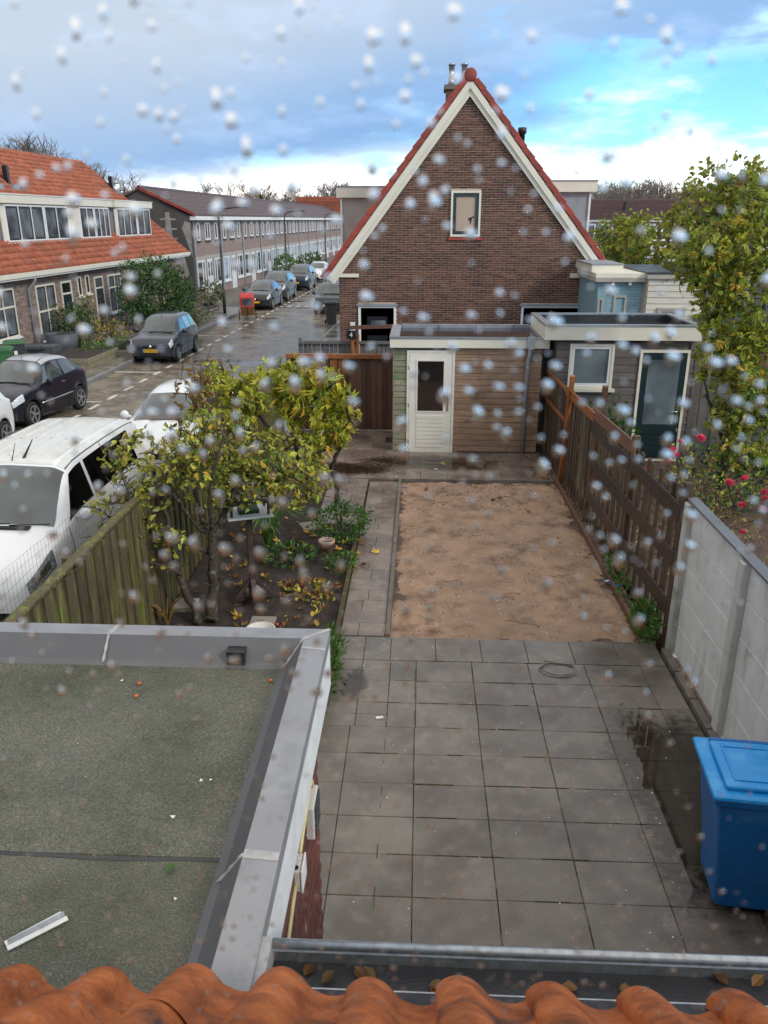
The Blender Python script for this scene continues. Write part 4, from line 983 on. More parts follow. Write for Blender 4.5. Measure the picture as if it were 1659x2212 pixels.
# roof deck + pantiles
pitch = atan2(RZ-GZ-.1, RD+.35); SL = sqrt((RZ-GZ-.1)**2 + (RD+.35)**2)
ux, uz = -cos(pitch), sin(pitch)
def roofp(t, off=0.0): return (.35 + ux*t + sin(pitch)*off, GZ+.1 + uz*t + cos(pitch)*off)
a, c, e = roofp(0, -.02), roofp(SL, -.02), roofp(SL, -.12)
MB().prism([a, c, (c[0], c[1]-.15), (a[0]-.1, a[1]-.12)], 'y', Y0, Y1).build('roof_deck', 'tile_orange', L)
MB().prism([c, (-2*RD-.3, GZ), (-2*RD-.3, GZ-.1), (c[0], c[1]-.15)], 'y', Y0, Y1).build('roof_deck', 'tile_orange', L)
DT0, DT1 = 1.36, 3.72       # the dormers cover the slope between these distances
pt_ = MB()
prof = [(0,0,.010),(.03,0,.055),(.065,0,.078),(.10,0,.055),(.135,0,.008),(.175,0,-.01),(.215,0,-.008),(.24,0,.010)]
TLn = .36
vs = []; fs = []
for i, (yy, _, zz) in enumerate(prof):
    vs += [(0, yy, zz+.045), (-TLn, yy, zz+.006), (0, yy, zz+.004)]
for i in range(len(prof)-1): fs += [(i*3, i*3+3, i*3+4, i*3+1), (i*3+2, i*3+5, i*3+3, i*3)]
pt_.add(vs, fs); ptile = shared(pt_, 'pantile', 'tile_orange', True)
DORM = [(-2.6, zh(0,0)[0]*0 + 20.35), (20.75, 26.1)]
xf = []
rows = int(SL/.315)
for r in range(rows+1):
    t = r*.315; p = roofp(t, 0)
    yy = -2.0
    while yy < Y1-.05:
        if not (DT0 < t < DT1-.1 and any(a0 < yy < a1-.2 for a0, a1 in DORM)):
            xf.append(Matrix.Translation((p[0], yy, p[1])) @ Euler((0, pitch, 0)).to_matrix().to_4x4())
        yy += .232
many('pantile', ptile, xf, L, 300, 'pantile_field', key=lambda m: abs(m.translation.y-9)*.6 + abs(m.translation.z-4.0)*4)
for k in range(74):
    o = MB().lathe([(.12,0),(.145,.40)], 10, (0,0,0), 'y').build('ridge_tile', 'tile_orange', L, True); o.location = (-RD-.0, -2+k*.39+ .0, RZ-.06)
    if k > 76: break
for k in range(int(SL/.33)):
    p = roofp(k*.33, .02); MB().box(-.33,.0,-.02,.12,-.06,.055).build('verge_tile', 'tile_orange', L).matrix_basis = Matrix.Translation((p[0], Y1-.1, p[1])) @ Euler((0, pitch, 0)).to_matrix().to_4x4()
# dormers with white frames and black sashes
def dormer(y0, y1, groups, cheek):
    zb = roofp(DT0)[1] + .12; zt = zb + 1.38; xf_ = roofp(DT0)[0]-.12
    d = MB().box(xf_-2.6, xf_-.04, y0+.06, y1-.06, zb-.3, zt).build('dormer', cheek, L)
    MB().box(xf_-2.7, xf_+.14, y0-.14, y1+.14, zt+.001, zt+.30).build('dormer_fascia', 'cream', d)
    MB().box(xf_-2.7, xf_+.17, y0-.17, y1+.17, zt+.301, zt+.335).build('dormer_trim', 'white_paint', d)
    MB().box(xf_-.02, xf_+.10, y0-.02, y1+.02, zb-.10, zb-.001).build('dormer_sill', 'white_paint', d)
    MB().bar((xf_+.02, (y0+y1)/2, zb-.13), (xf_+.34, (y0+y1)/2, zb-.32), y1-y0+.2, .02, (0,0,1)).build('lead_apron', 'lead', d)
    MB().box(xf_-.039, xf_+.0, y0, y1, zb, zt).build('dormer_panel', 'cream', d)
    for (a, c, n) in groups:
        ya, yb = y0+a*(y1-y0), y0+c*(y1-y0); mm = [ya+(yb-ya)*(j/n) for j in range(1, n)]
        win_yz(d, ya, yb, zb+.02, zt-.04, 'white_paint', 'near_black', 'glass_pale', .06, .07, mulls=mm, sill=False, x=xf_+.035)
    return d
dormer(10.2, 20.2, [(.02,.32,3),(.33,.54,2),(.66,.81,2),(.82,.985,3)], 'stucco_grey')
dormer(20.95, 25.9, [(.03,.55,3),(.58,.97,2)], 'stucco_grey')
dormer(-1.0, 8.8, [(.03,.3,2),(.4,.6,2),(.66,.98,3)], 'stucco_grey')
DORM[0] = (-2.6, 20.35)
# flue boxes on the roof
for yy, t, hh in ((14.8, 5.0, .75), (16.1, 5.0, .75), (28.2, 5.3, .7), (11.8, 4.0, .3), (17.0, 3.9, .25), (23.5, 3.85, .25)):
    p = roofp(t); fl = MB().box(p[0]-.10, p[0]+.10, yy-.10, yy+.10, p[1]-.1, p[1]+hh).build('flue_box', 'near_black', L)
    MB().box(p[0]-.02, p[0]+.40, yy-.22, yy+.22, p[1]-.28, p[1]-.02).build('lead_flashing', 'lead', fl)
# ---- the long grey-brown brick row beyond it
Rw = thing('brick_terrace_row', 'long two-storey brown brick terrace with brown roof and white windows', 'house', (SX(-14.6, 20), 20, ST), SROT)
A0, A1 = 30.4, 112.0; EZ = 4.98; RZ2 = 6.45; RD2 = 2.95
MB().box(-5.8, 0, A0, A1, 0, EZ).build('wall', 'brick_grey', Rw)
# brick courses as fine relief on the near houses
MB().prism([(.0,EZ),(-RD2,RZ2),(-2*RD2,EZ),(-2*RD2,0),(.0,0)], 'y', A0-.25, A0-.001).build('gable_render', 'render_dark', Rw)
# cement patches on the gable
b = MB()
def gpatch(x0, x1, z0, z1): b.box(x0, x1, A0-.27, A0-.251, z0, z1)
for (z, w) in ((4.75,.5),(4.2,.55),(3.65,.55),(3.0,.7)): gpatch(-1.35-w, -1.35+w*.9, z, z+.11)
pts = [(-1.5,5.2),(-1.25,5.2),(-1.2,4.4),(-1.15,3.7),(-1.0,3.0),(-.5,2.6),(-.3,1.6),(-.5,1.4),(-.9,1.9),(-1.4,2.3),(-1.6,2.8),(-1.55,3.6),(-1.55,4.4)]
b.prism(pts, 'y', A0-.268, A0-.2505); b.prism([(-.02,4.6),(-.35,4.7),(-.55,4.3),(-.35,3.7),(-.15,3.0),(-.02,2.6)], 'y', A0-.267, A0-.2502)
b.build('cement_patch', 'cement_patch', Rw)
for sgn in (1, -1):
    xa, xb = (.30, -RD2) if sgn > 0 else (-2*RD2-.3, -RD2)
    MB().prism([(xa, EZ+.10-.0), (xb, RZ2+.14), (xb, RZ2+.02), (xa, EZ-.02)], 'y', A0-.35, A1).build('roof_slope', 'tile_brown', Rw)
# tile courses on the visible slope
b = MB(); nco = 15
for k in range(nco):
    t0 = k/nco; x0 = .32 + (-RD2-.32)*t0; z0 = EZ+.11+(RZ2+.04-EZ)*t0; t1 = (k+1)/nco; x1 = .32 + (-RD2-.32)*t1; z1 = EZ+.11+(RZ2+.04-EZ)*t1
    b.add([(x0,A0-.36,z0-.03),(x0,A1,z0-.03),(x0,A1,z0+.05),(x0,A0-.36,z0+.05),(x1,A1,z1+.01),(x1,A0-.36,z1+.01)], [(0,1,2,3),(3,2,4,5)])
stuff(b.build('roof_tile_courses', 'tile_brown', Rw))
MB().tube([(-RD2, A0-.36, RZ2+.15), (-RD2, A1, RZ2+.15)], .11, 8).build('ridge', 'tile_brown', Rw)
for k in range(7): MB().bar((.32-k*.467,A0-.38,EZ+.10+k*.209), (.32-(k+1)*.467+.02,A0-.38,EZ+.10+(k+1)*.209), .06, .16).build('verge_tile', 'tile_red', Rw)
MB().box(.0, .42, A0-.3, A1, EZ-.22, EZ+.0).build('gutter_board', 'white_paint', Rw)
MB().box(.001, .02, A0, A1, 2.42, 2.62).build('lintel_band', 'stucco', Rw)
wm_small = {}
NH = 13; HW = (A1-A0)/NH
for k in range(NH):
    y0 = A0 + k*HW
    for (a, c, n) in ((.13,.23,1), (.42,.60,2), (.78,.88,1)):
        win_yz(Rw, y0+a*HW, y0+c*HW, 3.55, 4.62, 'window_white', 'window_white', 'glass', .06, .05, mulls=[y0+(a+c)/2*HW] if n == 2 else [], sill=False, x=.02)
        MB().box(.0,.09,y0+a*HW-.05,y0+c*HW+.05,3.46,3.54).build('sill', 'near_black', Rw)
    win_yz(Rw, y0+.06*HW, y0+.34*HW, .75, 2.40, 'window_white', 'window_white', 'glass_sky' if k % 2 else 'glass', .08, .06, mulls=[y0+.25*HW], x=.02)
    for (a, c) in ((.42,.51),(.52,.61)):
        d = MB().box(-.02,.035,y0+a*HW,y0+c*HW,.1,2.40).build('door', 'window_white', Rw)
        MB().box(.036,.042,y0+a*HW+.12,y0+c*HW-.12,1.35,2.2).build('pane', 'glass', d)
        MB().box(.036,.042,y0+a*HW+.12,y0+c*HW-.12,.4,1.1).build('panel', 'white_paint', d)
    win_yz(Rw, y0+.69*HW, y0+.96*HW, .75, 2.40, 'window_white', 'window_white', 'glass', .08, .06, mulls=[y0+.78*HW], x=.02)
    MB().tube([(.08,y0+.02,EZ-.2),(.08,y0+.02,.1)], .05, 6).build('drainpipe', 'pipe_grey', Rw)
# ---- far house with orange roof closing the street
F = thing('far_orange_house', 'distant house with steep orange roof at the end of the street', 'house', (SX(-13.2, 134), 134, ST), 0)
MB().box(-9, 2.2, 0, 10, 0, 3.6).build('wall', 'brick_grey', F)
b = MB().prism([(2.6,3.4),(-2.0,8.2),(-9.5,8.2),(-9.5,3.4)], 'y', -.4, 10); b.build('roof', 'tile_orange', F)
b = MB()
for k in range(16): b.box(-9.4, 2.3-k*.26, -.46, -.401, 3.5+k*.29, 3.68+k*.29)
stuff(b.build('roof_tile_courses', 'tile_orange', F))
for k in range(3): frame_rect(MB(), -7+k*3.0, -5.6+k*3.0, 1.0, 2.6, .12, -.05, .0).build('window', 'window_white', F)
# ---- terrace far right, beyond the gardens
Q = thing('far_garden_terrace', 'distant brick terrace seen from behind over the gardens, with white windows', 'house', (12.8, 66, ST), radians(-6))
MB().box(-3, 44, 0, 8, 0, 4.85).build('wall', 'brick', Q)
MB().prism([(-.5,4.80),(4.2,6.35),(8.6,4.80)], 'x', -3.4, 13.6).build('roof', 'tile_brown', Q)
MB().prism([(-.52,4.81),(4.2,6.75),(8.6,4.81)], 'x', 13.61, 18.6).build('roof', 'tile_orange', Q)
MB().prism([(-.5,4.80),(4.2,7.0),(8.6,4.80)], 'x', 18.61, 44).build('roof', 'tile_red', Q)
b = MB()
for k in range(11): b.box(-3.4, 44, -.52+k*.43, -.44+k*.43, 4.83+k*.142, 4.90+k*.142)
stuff(b.build('roof_tile_courses', 'tile_brown', Q))
MB().box(-3.2, 44, -.32, -.001, 4.62, 4.78).build('gutter_board', 'white_paint', Q)
for k in range(9):
    x = -.3+k*4.6
    for (a, c) in ((0, 1.0), (1.25, 2.3)):
        w = frame_rect(MB(), x+a, x+c, 3.25, 4.5, .14, -.06, .03).build('window', 'window_white', Q); MB().box(x+a+.14, x+c-.14, -.02, -.005, 3.39, 4.36).build('pane', 'glass', w)
    MB().box(x+2.9, x+3.7, -.5, -.001, 0, 5.1).build('flue_stack', 'brick', Q)
    MB().tube([(x+1.12,-.08,4.6),(x+1.12,-.08,.5)], .07, 6).build('drainpipe', 'pipe_grey', Q)
    MB().lathe([(.12,0),(.12,.8)], 8, (x+3.2, 1.5, 5.3)).build('vent_pipe', 'near_black', Q)
for k in range(10):
    MB().box(-2.5+k*4.5, 1.6+k*4.5, -4.6, -.01, 0, 2.62+.1*(k % 3)).build('rear_extension', 'stucco' if k % 2 else 'brick', Q)
    MB().box(-2.7+k*4.5, 1.8+k*4.5, -4.8, -.01, 2.625+.1*(k % 3), 2.85+.1*(k % 3)).build('extension_roof', 'white_paint', Q)
# cluttered flat shed roofs between the gardens
for i, (x, y, z, w, d) in enumerate(((6.4,27,2.5,3.6,3),(7.2,31,2.5,4.2,3),(8.4,36,2.6,4,4),(9.6,41,2.6,5,4),(10.8,47,2.6,5.5,4),(12.4,53,2.7,6,5))):
    o = thing('flat_roof_shed', ['grey garden shed with wet flat roof nearest behind the white annex', 'garden shed with pale roof edge beyond the first flat roof', 'low garden shed with shiny black roof in the middle gardens', 'wider flat-roofed garden shed further down the gardens', 'flat-roofed shed near the distant terrace', 'last wide flat-roofed shed before the distant terrace'][i], 'shed', (x, y, ST))
    MB().box(0, w, 0, d, 0, z).build('wall', ['board_dark','stucco','brick','board_dark','stucco','brick'][i], o)
    MB().box(-.12, w+.12, -.12, d+.12, z+.001, z+.17).build('fascia', ['white_paint','zinc','felt_dark','white_paint','zinc','cream'][i], o)
    MB().box(-.02, w+.02, -.02, d+.02, z+.171, z+.2).build('roof_deck', 'felt_dark' if i % 2 else 'zinc', o)
# ================================================================== OUR OWN HOUSE: FLAT-ROOFED EXTENSION, ROOF EDGE, GUTTER
E = thing('flat_roof_extension', 'flat-roofed extension with zinc edge trim and white fascia below the window', 'extension')
EX, EY, EZT = -.46, 3.80, 2.40          # outer right edge, outer far edge, top of the trim
MB().box(-5.5, EX-.09, .6, EY-.10, -.3, 2.20).build('wall', 'mortar', E)
brick_wall(E, .062, .22, .052, [], None, .7, EY-.10, -.03, 2.19, lambda u, v: T(EX-.089, u, v, pi/2), 'brick_red', 300, key=lambda m: -m.translation.z, proud=.010)
brick_wall(E, .062, .22, .052, [], None, -2.2, EX-.09, .5, 2.19, lambda u, v: T(u, EY-.099, v, pi), 'brick_red', 60, proud=.010)
MB().box(-5.4, EX-.19, .6, EY-.19, 2.18, 2.285).build('roof_felt', 'felt', E)
b = MB(); b.grid(lambda u, v: (-5.2+u*4.53, 2.24 + .006*sin(u*40) - .004*v, 2.2875+.001*v), 30, 1); b.v = [(x, y + (.02 if i % 2 else 0), z) for i, (x, y, z) in enumerate(b.v)]
b.build('felt_lap', 'felt_dark', E)
MB().box(-5.2, EX-.191, 2.26, EY-.191, 2.2858, 2.2895).build('felt_sheet', 'felt', E)
# trim profile: outer lip, flat top, sloping inner apron.  right-hand run and far run, mitred
def prof_r(y): return [(EX,2.33,y),(EX,EZT,y),(EX-.155,EZT+.012,y),(EX-.30,2.30,y),(EX-.325,2.287,y)]
def run_right(y0, y1, m0, m1, sel=(0,1)):
    pts = [(EX,2.33),(EX,EZT),(EX-.125,EZT+.010),(EX-.205,2.305),(EX-.24,2.2895)]
    b = MB(); vs = []
    for (y, mit) in ((y0, m0), (y1, m1)):
        for (x, z) in pts: vs.append((x, y + (mit*(x-EX)), z))
    n = len(pts); b.add(vs, [(i, i+1, n+i+1, n+i) for i in sel]); return b
def run_far(x0, x1, m0, m1, sel=(0,1)):
    pts = [(EY,2.33),(EY,EZT),(EY-.125,EZT+.010),(EY-.205,2.305),(EY-.24,2.2895)]
    b = MB(); vs = []
    for (x, mit) in ((x0, m0), (x1, m1)):
        for (y, z) in pts: vs.append((x + mit*(y-EY), y, z))
    n = len(pts); b.add(vs, [(i+1, i, n+i, n+i+1) for i in sel]); return b
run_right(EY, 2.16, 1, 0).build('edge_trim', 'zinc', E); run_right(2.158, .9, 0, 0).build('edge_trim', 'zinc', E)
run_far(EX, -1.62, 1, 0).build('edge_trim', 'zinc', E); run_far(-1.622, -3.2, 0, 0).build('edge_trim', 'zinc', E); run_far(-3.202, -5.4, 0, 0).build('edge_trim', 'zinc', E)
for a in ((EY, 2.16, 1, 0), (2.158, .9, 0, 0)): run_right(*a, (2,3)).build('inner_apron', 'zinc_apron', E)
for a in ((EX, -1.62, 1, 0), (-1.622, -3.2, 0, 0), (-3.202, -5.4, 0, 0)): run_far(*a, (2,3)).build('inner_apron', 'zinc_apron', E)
# sealed seams (beads)
def bead(pts, r=.0065, m='seam_white'):
    b = MB(); P = []
    for a, c in zip(pts[:-1], pts[1:]):
        a = Vector(a); c = Vector(c); n = max(2, int((c-a).length/.018))
        for k in range(n): P.append(a.lerp(c, k/n))
    rr = [r*(1.0+.35*sin(k*2.1)) for k in range(len(P))]
    b.tube(P, rr, 6); b.build('seam_bead', m, E, True)
bead([(-1.63,EY-.125,2.411),(-1.64,EY-.205,2.308),(-1.64,EY-.24,2.29)], .0075)
MB().bar((-1.615,EY-.001,2.4015),(-1.63,EY-.125,2.4115),.028,.002).build('seam_strip', 'seam_white', E)
bead([(EX-.125,EY-.125,2.411),(EX-.205,EY-.205,2.308),(EX-.24,EY-.24,2.29)], .0075)
MB().bar((EX-.002,EY-.002,2.4015),(EX-.125,EY-.125,2.4115),.022,.002).build('seam_strip', 'seam_white', E)
MB().bar((EX-.001,EY-.22,2.4015),(EX-.125,EY-.22,2.4115),.018,.002).build('seam_strip', 'seam_white', E)
MB().bar((EX-.001,2.16,2.4015),(EX-.125,2.16,2.4115),.04,.002).build('seam_strip', 'seam_white', E)
bead([(EX-.125,2.155,2.411),(EX-.205,2.145,2.308),(EX-.24,2.13,2.29)], .007)
# overflow spout in the far upstand
MB().box(-.98,-.885,EY-.222,EY-.15,2.294,2.372).build('spout_opening', 'near_black', E)
MB().bar((-.98,EY-.235,2.296),(-.875,EY-.235,2.294),.03,.005).build('spout_lip', 'galv', E)
# white fascia and soffit under the trim
MB().box(EX-.055, EX-.002, .7, EY-.02, 2.07, 2.329).build('fascia', 'white_item', E)
MB().box(-5.4, EX-.056, EY-.06, EY-.02, 2.10, 2.335).build('fascia', 'white_item', E)
# electrics on the wall: double socket, junction box, cable
wx = EX-.099
s1 = G(690,1745,1.75)
q = MB().box(-.0,.058,-.095,.095,-.10,.10).build('socket_box', 'white_plastic', E, bevel=.008); q.location = (wx+.001, 3.33, 1.58)
for z in (-.05,.05): MB().box(.0585,.068,-.075,.075,z-.045,z+.045).build('socket_flap', 'grey_plastic', q, bevel=.006)
q2 = MB().box(.0,.045,-.06,.06,-.06,.06).build('junction_box', 'white_plastic', E, bevel=.006); q2.location = (wx+.001, 2.90, 1.60)
MB().box(.0455,.056,-.064,.064,-.064,.064).build('box_lid', 'white_item', q2, bevel=.004)
for yy, m in ((.03,'white_plastic'),(0,'white_plastic'),(-.035,'near_black')): MB().lathe([(.013,0),(.013,.004)], 10, (.022, yy, .0605)).build('cable_entry', m, q2)
MB().tube([(wx+.03,3.40,1.68),(wx+.03,3.39,1.73),(wx+.028,3.33,1.745),(wx+.025,3.22,1.71),(wx+.023,3.08,1.66),(wx+.023,2.97,1.63)], .0105, 8).build('cable', 'cable', E, True)
MB().tube([(wx+.023,2.84,1.59),(wx+.023,2.74,1.57),(wx+.025,2.55,1.52),(wx+.025,2.35,1.44),(wx+.025,2.1,1.30)], .0105, 8).build('cable', 'cable', E, True)
# window frame low in the wall
MB().box(wx-.01, wx+.035, 1.2, 2.12, .3, 1.30).build('window_frame', 'white_paint', E)
# ---- near roof: pantiles above the gutter
Hs = thing('pantile_roof', 'foreground roof edge of large wet orange clay pantiles', 'roof')
RP = radians(40)
prof = []
NP = 20
for k in range(NP+1):
    q = k/NP
    if q < .55: z = .018 + .038*sin(pi*q/.55)**.8 - .020*q/.55
    else: z = -.018*sin(pi*(q-.55)/.45)
    prof.append((q*.258, z))
LT = .40
def tile_variant(seed):
    r = random.Random(seed); vs = []; fs = []; S_ = ((0,-.012),(0,.014),(.010,.022),(.03,.024),(LT*.5,.018),(LT,.012)); n5 = len(S_)
    for i, (x, z) in enumerate(prof):
        for (s_, dz) in S_: vs.append((x+.002*mnoise.noise(Vector((s_*6,x*6,seed))), s_ + (.004*mnoise.noise(Vector((x*25,seed,1))) if s_ < .02 else 0), z+dz+.0025*mnoise.noise(Vector((x*12,s_*9,seed*3.1)))))
    for i in range(NP):
        for j in range(n5-1): fs.append((i*n5+j, (i+1)*n5+j, (i+1)*n5+j+1, i*n5+j+1))
    k0 = len(vs)                       # side lip of the roll, standing over the neighbouring tile
    for (s_, dz) in S_: vs.append((-.002, s_, prof[0][1]+dz-.024))
    for j in range(n5-1): fs.append((k0+j, j, j+1, k0+j+1))
    return shared(MB().add(vs, fs), 'roof_tile', 'tile_near', True)
tmeshes = [tile_variant(s) for s in range(6)]
W_ = .268
edgeY, edgeZ = 1.55, 2.50
for r in range(5):
    yy = edgeY - r*.32*cos(RP); zz = edgeZ + r*.32*sin(RP) + r*.006
    for k in range(-9, 10):
        x = -.17 + .240*k
        mx = Matrix.Translation((x, yy + rnd(-.012,.012), zz + rnd(-.005,.005))) @ Matrix(((1,0,0,0),(0,-cos(RP),sin(RP),0),(0,sin(RP),cos(RP),0),(0,0,0,1))) @ Euler((rnd(-.012,.012),rnd(-.015,.015),rnd(-.02,.02))).to_matrix().to_4x4()
        o = link('roof_tile', random.choice(tmeshes), Hs); o.matrix_basis = mx
MB().add([(-2.6,edgeY-.03,edgeZ-.05),(2.6,edgeY-.03,edgeZ-.05),(2.6,edgeY-1.5*cos(RP),edgeZ+1.5*sin(RP)-.06),(-2.6,edgeY-1.5*cos(RP),edgeZ+1.5*sin(RP)-.06)], [(0,1,2,3)]).build('roof_deck', 'wood_dark', Hs)
# ---- zinc gutter
Gt = thing('zinc_gutter', 'galvanised box gutter with wet leaves running below the orange tiles', 'gutter')
gy = G(590,2040,2.36).y; gz = 2.36
b = MB()
pr = [(gy-.012,gz-.015),(gy,gz+.004),(gy+.016,gz-.002),(gy+.016,gz-.13),(gy-.17,gz-.13),(gy-.17,gz+.03),(gy-.166,gz+.03),(gy-.166,gz-.122),(gy+.006,gz-.122),(gy+.006,gz-.012)]
b.prism(pr, 'x', EX+.03, 3.2); b.build('trough', 'galv', Gt)
MB().tube([(EX+.03,gy+.004,gz+.0),(3.2,gy+.004,gz+.0)], .016, 10).build('rolled_lip', 'galv', Gt, True)
b = MB().box(EX+.0, EX+.03, gy-.17, gy+.01, gz-.13, gz+.02).build('end_cap', 'seam_white', Gt)
MB().box(EX+.031, 3.2, gy-.165, gy+.005, gz-.121, gz-.075).build('gutter_water', 'felt_dark', Gt)
# wall of the house under the gutter
Wl = MB().box(EX-.05, 3.3, .9, gy-.22, -.2, gz-.05).build('house_wall', 'brick_red'); tag(Wl, 'red brick rear wall of our house under the gutter', 'wall')
# ================================================================== CARS
def interp(keys, s):
    """keys: list of (s, v...) -> smooth interpolation of every column"""
    if s <= keys[0][0]: return keys[0][1:]
    if s >= keys[-1][0]: return keys[-1][1:]
    for i in range(len(keys)-1):
        if keys[i][0] <= s <= keys[i+1][0]: break
    a, c = keys[i], keys[i+1]; p = keys[i-1] if i > 0 else a; q = keys[i+2] if i+2 < len(keys) else c
    t = (s-a[0])/(c[0]-a[0]); h = c[0]-a[0]; out = []
    for k in range(1, len(a)):
        d = (c[k]-a[k])/h; m0 = 0 if p is a else (a[k]-p[k])/(a[0]-p[0]); m1 = 0 if q is c else (q[k]-c[k])/(q[0]-c[0])
        m0 = d if p is a else (0 if m0*d <= 0 else 2*m0*d/(m0+d)); m1 = d if q is c else (0 if m1*d <= 0 else 2*m1*d/(m1+d))
        t2, t3 = t*t, t*t*t
        out.append((2*t3-3*t2+1)*a[k] + (t3-2*t2+t)*h*m0 + (-2*t3+3*t2)*c[k] + (t3-t2)*h*m1)
    return tuple(out)
class CarShape:
    """keys: (s, half width, belt height, top height, half width of the top).  s runs from the nose to the tail"""
    def __init__(z, keys, L, zlow=.20, wheels=(.65, 2.95), wr=.29, arch=.06):
        z.k = keys; z.L = L; z.zl = zlow; z.wh = wheels; z.wr = wr; z.arch = arch
    def low(z, s):
        v = z.zl + (.10*max(0, 1-s/.35) if s < .35 else 0) + (.10*max(0, 1-(z.L-s)/.35) if s > z.L-.35 else 0)
        R = z.wr + z.arch
        for w in z.wh:
            d = R*R-(s-w)**2
            if d > 0: v = max(v, z.wr + sqrt(d))
        return v
    def pt(z, s, t, off=0.0):
        """t 0 sill .. 1 mid .. 2 belt .. 3 roof edge .. 4 roof shoulder .. 5 centre"""
        w, zb, zt, wt = interp(z.k, s); lo = min(z.low(s), zb-.03); rise = zt-zb; e = min(.09, .45*rise) if rise > .02 else rise*.3
        P = [(w*.965, lo), (w, max(lo+.005, .30+.42*(zb-.30))), (w*.955, zb), (wt, zt-e), (wt*.80, zt-e*.14), (0, zt+.012)]
        i = min(int(t), 4); f = t-i; a, c = P[i], P[i+1]
        if i in (0, 1):
            x = a[0]+(c[0]-a[0])*(sin(f*pi/2) if i == 0 else 1-cos(f*pi/2)); y = a[1]+(c[1]-a[1])*f
        else: x = a[0]+(c[0]-a[0])*f; y = a[1]+(c[1]-a[1])*f
        return Vector((x, s, y))
    def nrm(z, s, t):
        d = .02; a = z.pt(min(z.L, s+d), t)-z.pt(max(0, s-d), t); c = z.pt(s, min(5, t+d))-z.pt(s, max(0, t-d)); n = a.cross(c)
        if n.length < 1e-9: return Vector((0,0,1))
        n.normalize()
        if n.x < -1e-3 or (abs(n.x) < .3 and n.z < 0): n = -n
        return n
    def body(z):
        ss = set([0, .03, .07, .12, z.L-.12, z.L-.07, z.L-.03, z.L]); n = 60
        for k in range(n+1): ss.add(round(z.L*k/n, 4))
        for w in z.wh:
            for k in range(13): ss.add(round(w+(z.wr+z.arch)*cos(pi*k/12), 4))
        ss = sorted(x for x in ss if 0 <= x <= z.L); ts = [0,.35,.7,1,1.35,1.7,2,2.35,2.7,3,3.35,3.7,4,4.35,4.7,5]
        b = MB(); ring = []
        for s in ss:
            half = [z.pt(s, t) for t in ts]; r = [(-p.x, p.y, p.z) for p in half] + [tuple(p) for p in reversed(half[:-1])]; ring.append(r)
        m = len(ring[0])
        for r in ring: b.v += r
        for i in range(len(ring)-1):
            for j in range(m-1): b.f.append((i*m+j, i*m+j+1, (i+1)*m+j+1, (i+1)*m+j))
        b.f.append(tuple(reversed(range(m)))); b.f.append(tuple((len(ring)-1)*m+j for j in range(m)))
        return b
    def patch(z, s0, s1, t0, t1, off=.006, sides=(-1, 1), ns=8, nt=6, fs0=None, fs1=None):
        """surface patch; fs0/fs1(t fraction) shift its front/rear edge"""
        bs = []
        for sd in sides:
            b = MB()
            def fn(u, v):
                t = t0+(t1-t0)*v; a = s0+(fs0(v) if fs0 else 0); c = s1+(fs1(v) if fs1 else 0); s = a+(c-a)*u
                p = z.pt(s, t) + z.nrm(s, t)*off; return (p.x*sd, p.y, p.z)
            b.grid(fn, ns, nt)
            if sd < 0: b.f = [tuple(reversed(f)) for f in b.f]
            bs.append(b)
        return bs
    def screen(z, s0, s1, t0, off=.006):
        """windscreen / rear window across the full width"""
        b = MB()
        def fn(u, v):
            s = s0+(s1-s0)*u; w = 1-2*v; t = 5-(5-t0)*abs(w); p = z.pt(s, t); n = z.nrm(s, t); p = p+n*off; return (p.x*(1 if w >= 0 else -1), p.y, p.z)
        return b.grid(fn, 10, 16)
def wheel_mesh(r, w):
    ty = MB().lathe([(r*.66,-w/2),(r*.9,-w/2),(r*.985,-w*.38),(r,-w*.2),(r,w*.2),(r*.985,w*.38),(r*.9,w/2),(r*.66,w/2)], 28, (0,0,0), 'x')
    rm = MB().lathe([(r*.66,-w*.30),(r*.70,w*.46),(r*.63,w*.46),(r*.60,w*.30),(r*.12,w*.28)], 24, (0,0,0), 'x')
    for k in range(5):
        a = 2*pi*k/5; rm.bar((w*.36, r*.10*cos(a), r*.10*sin(a)), (w*.40, r*.63*cos(a), r*.63*sin(a)), r*.16, w*.10, (1,0,0))
    rm.lathe([(r*.16,w*.3),(r*.14,w*.46)], 12, (0,0,0), 'x'); rm.v = [(x*1.28 if x > 0 else x, y, z) for x, y, z in rm.v]; return ty, rm
PLATES = {}
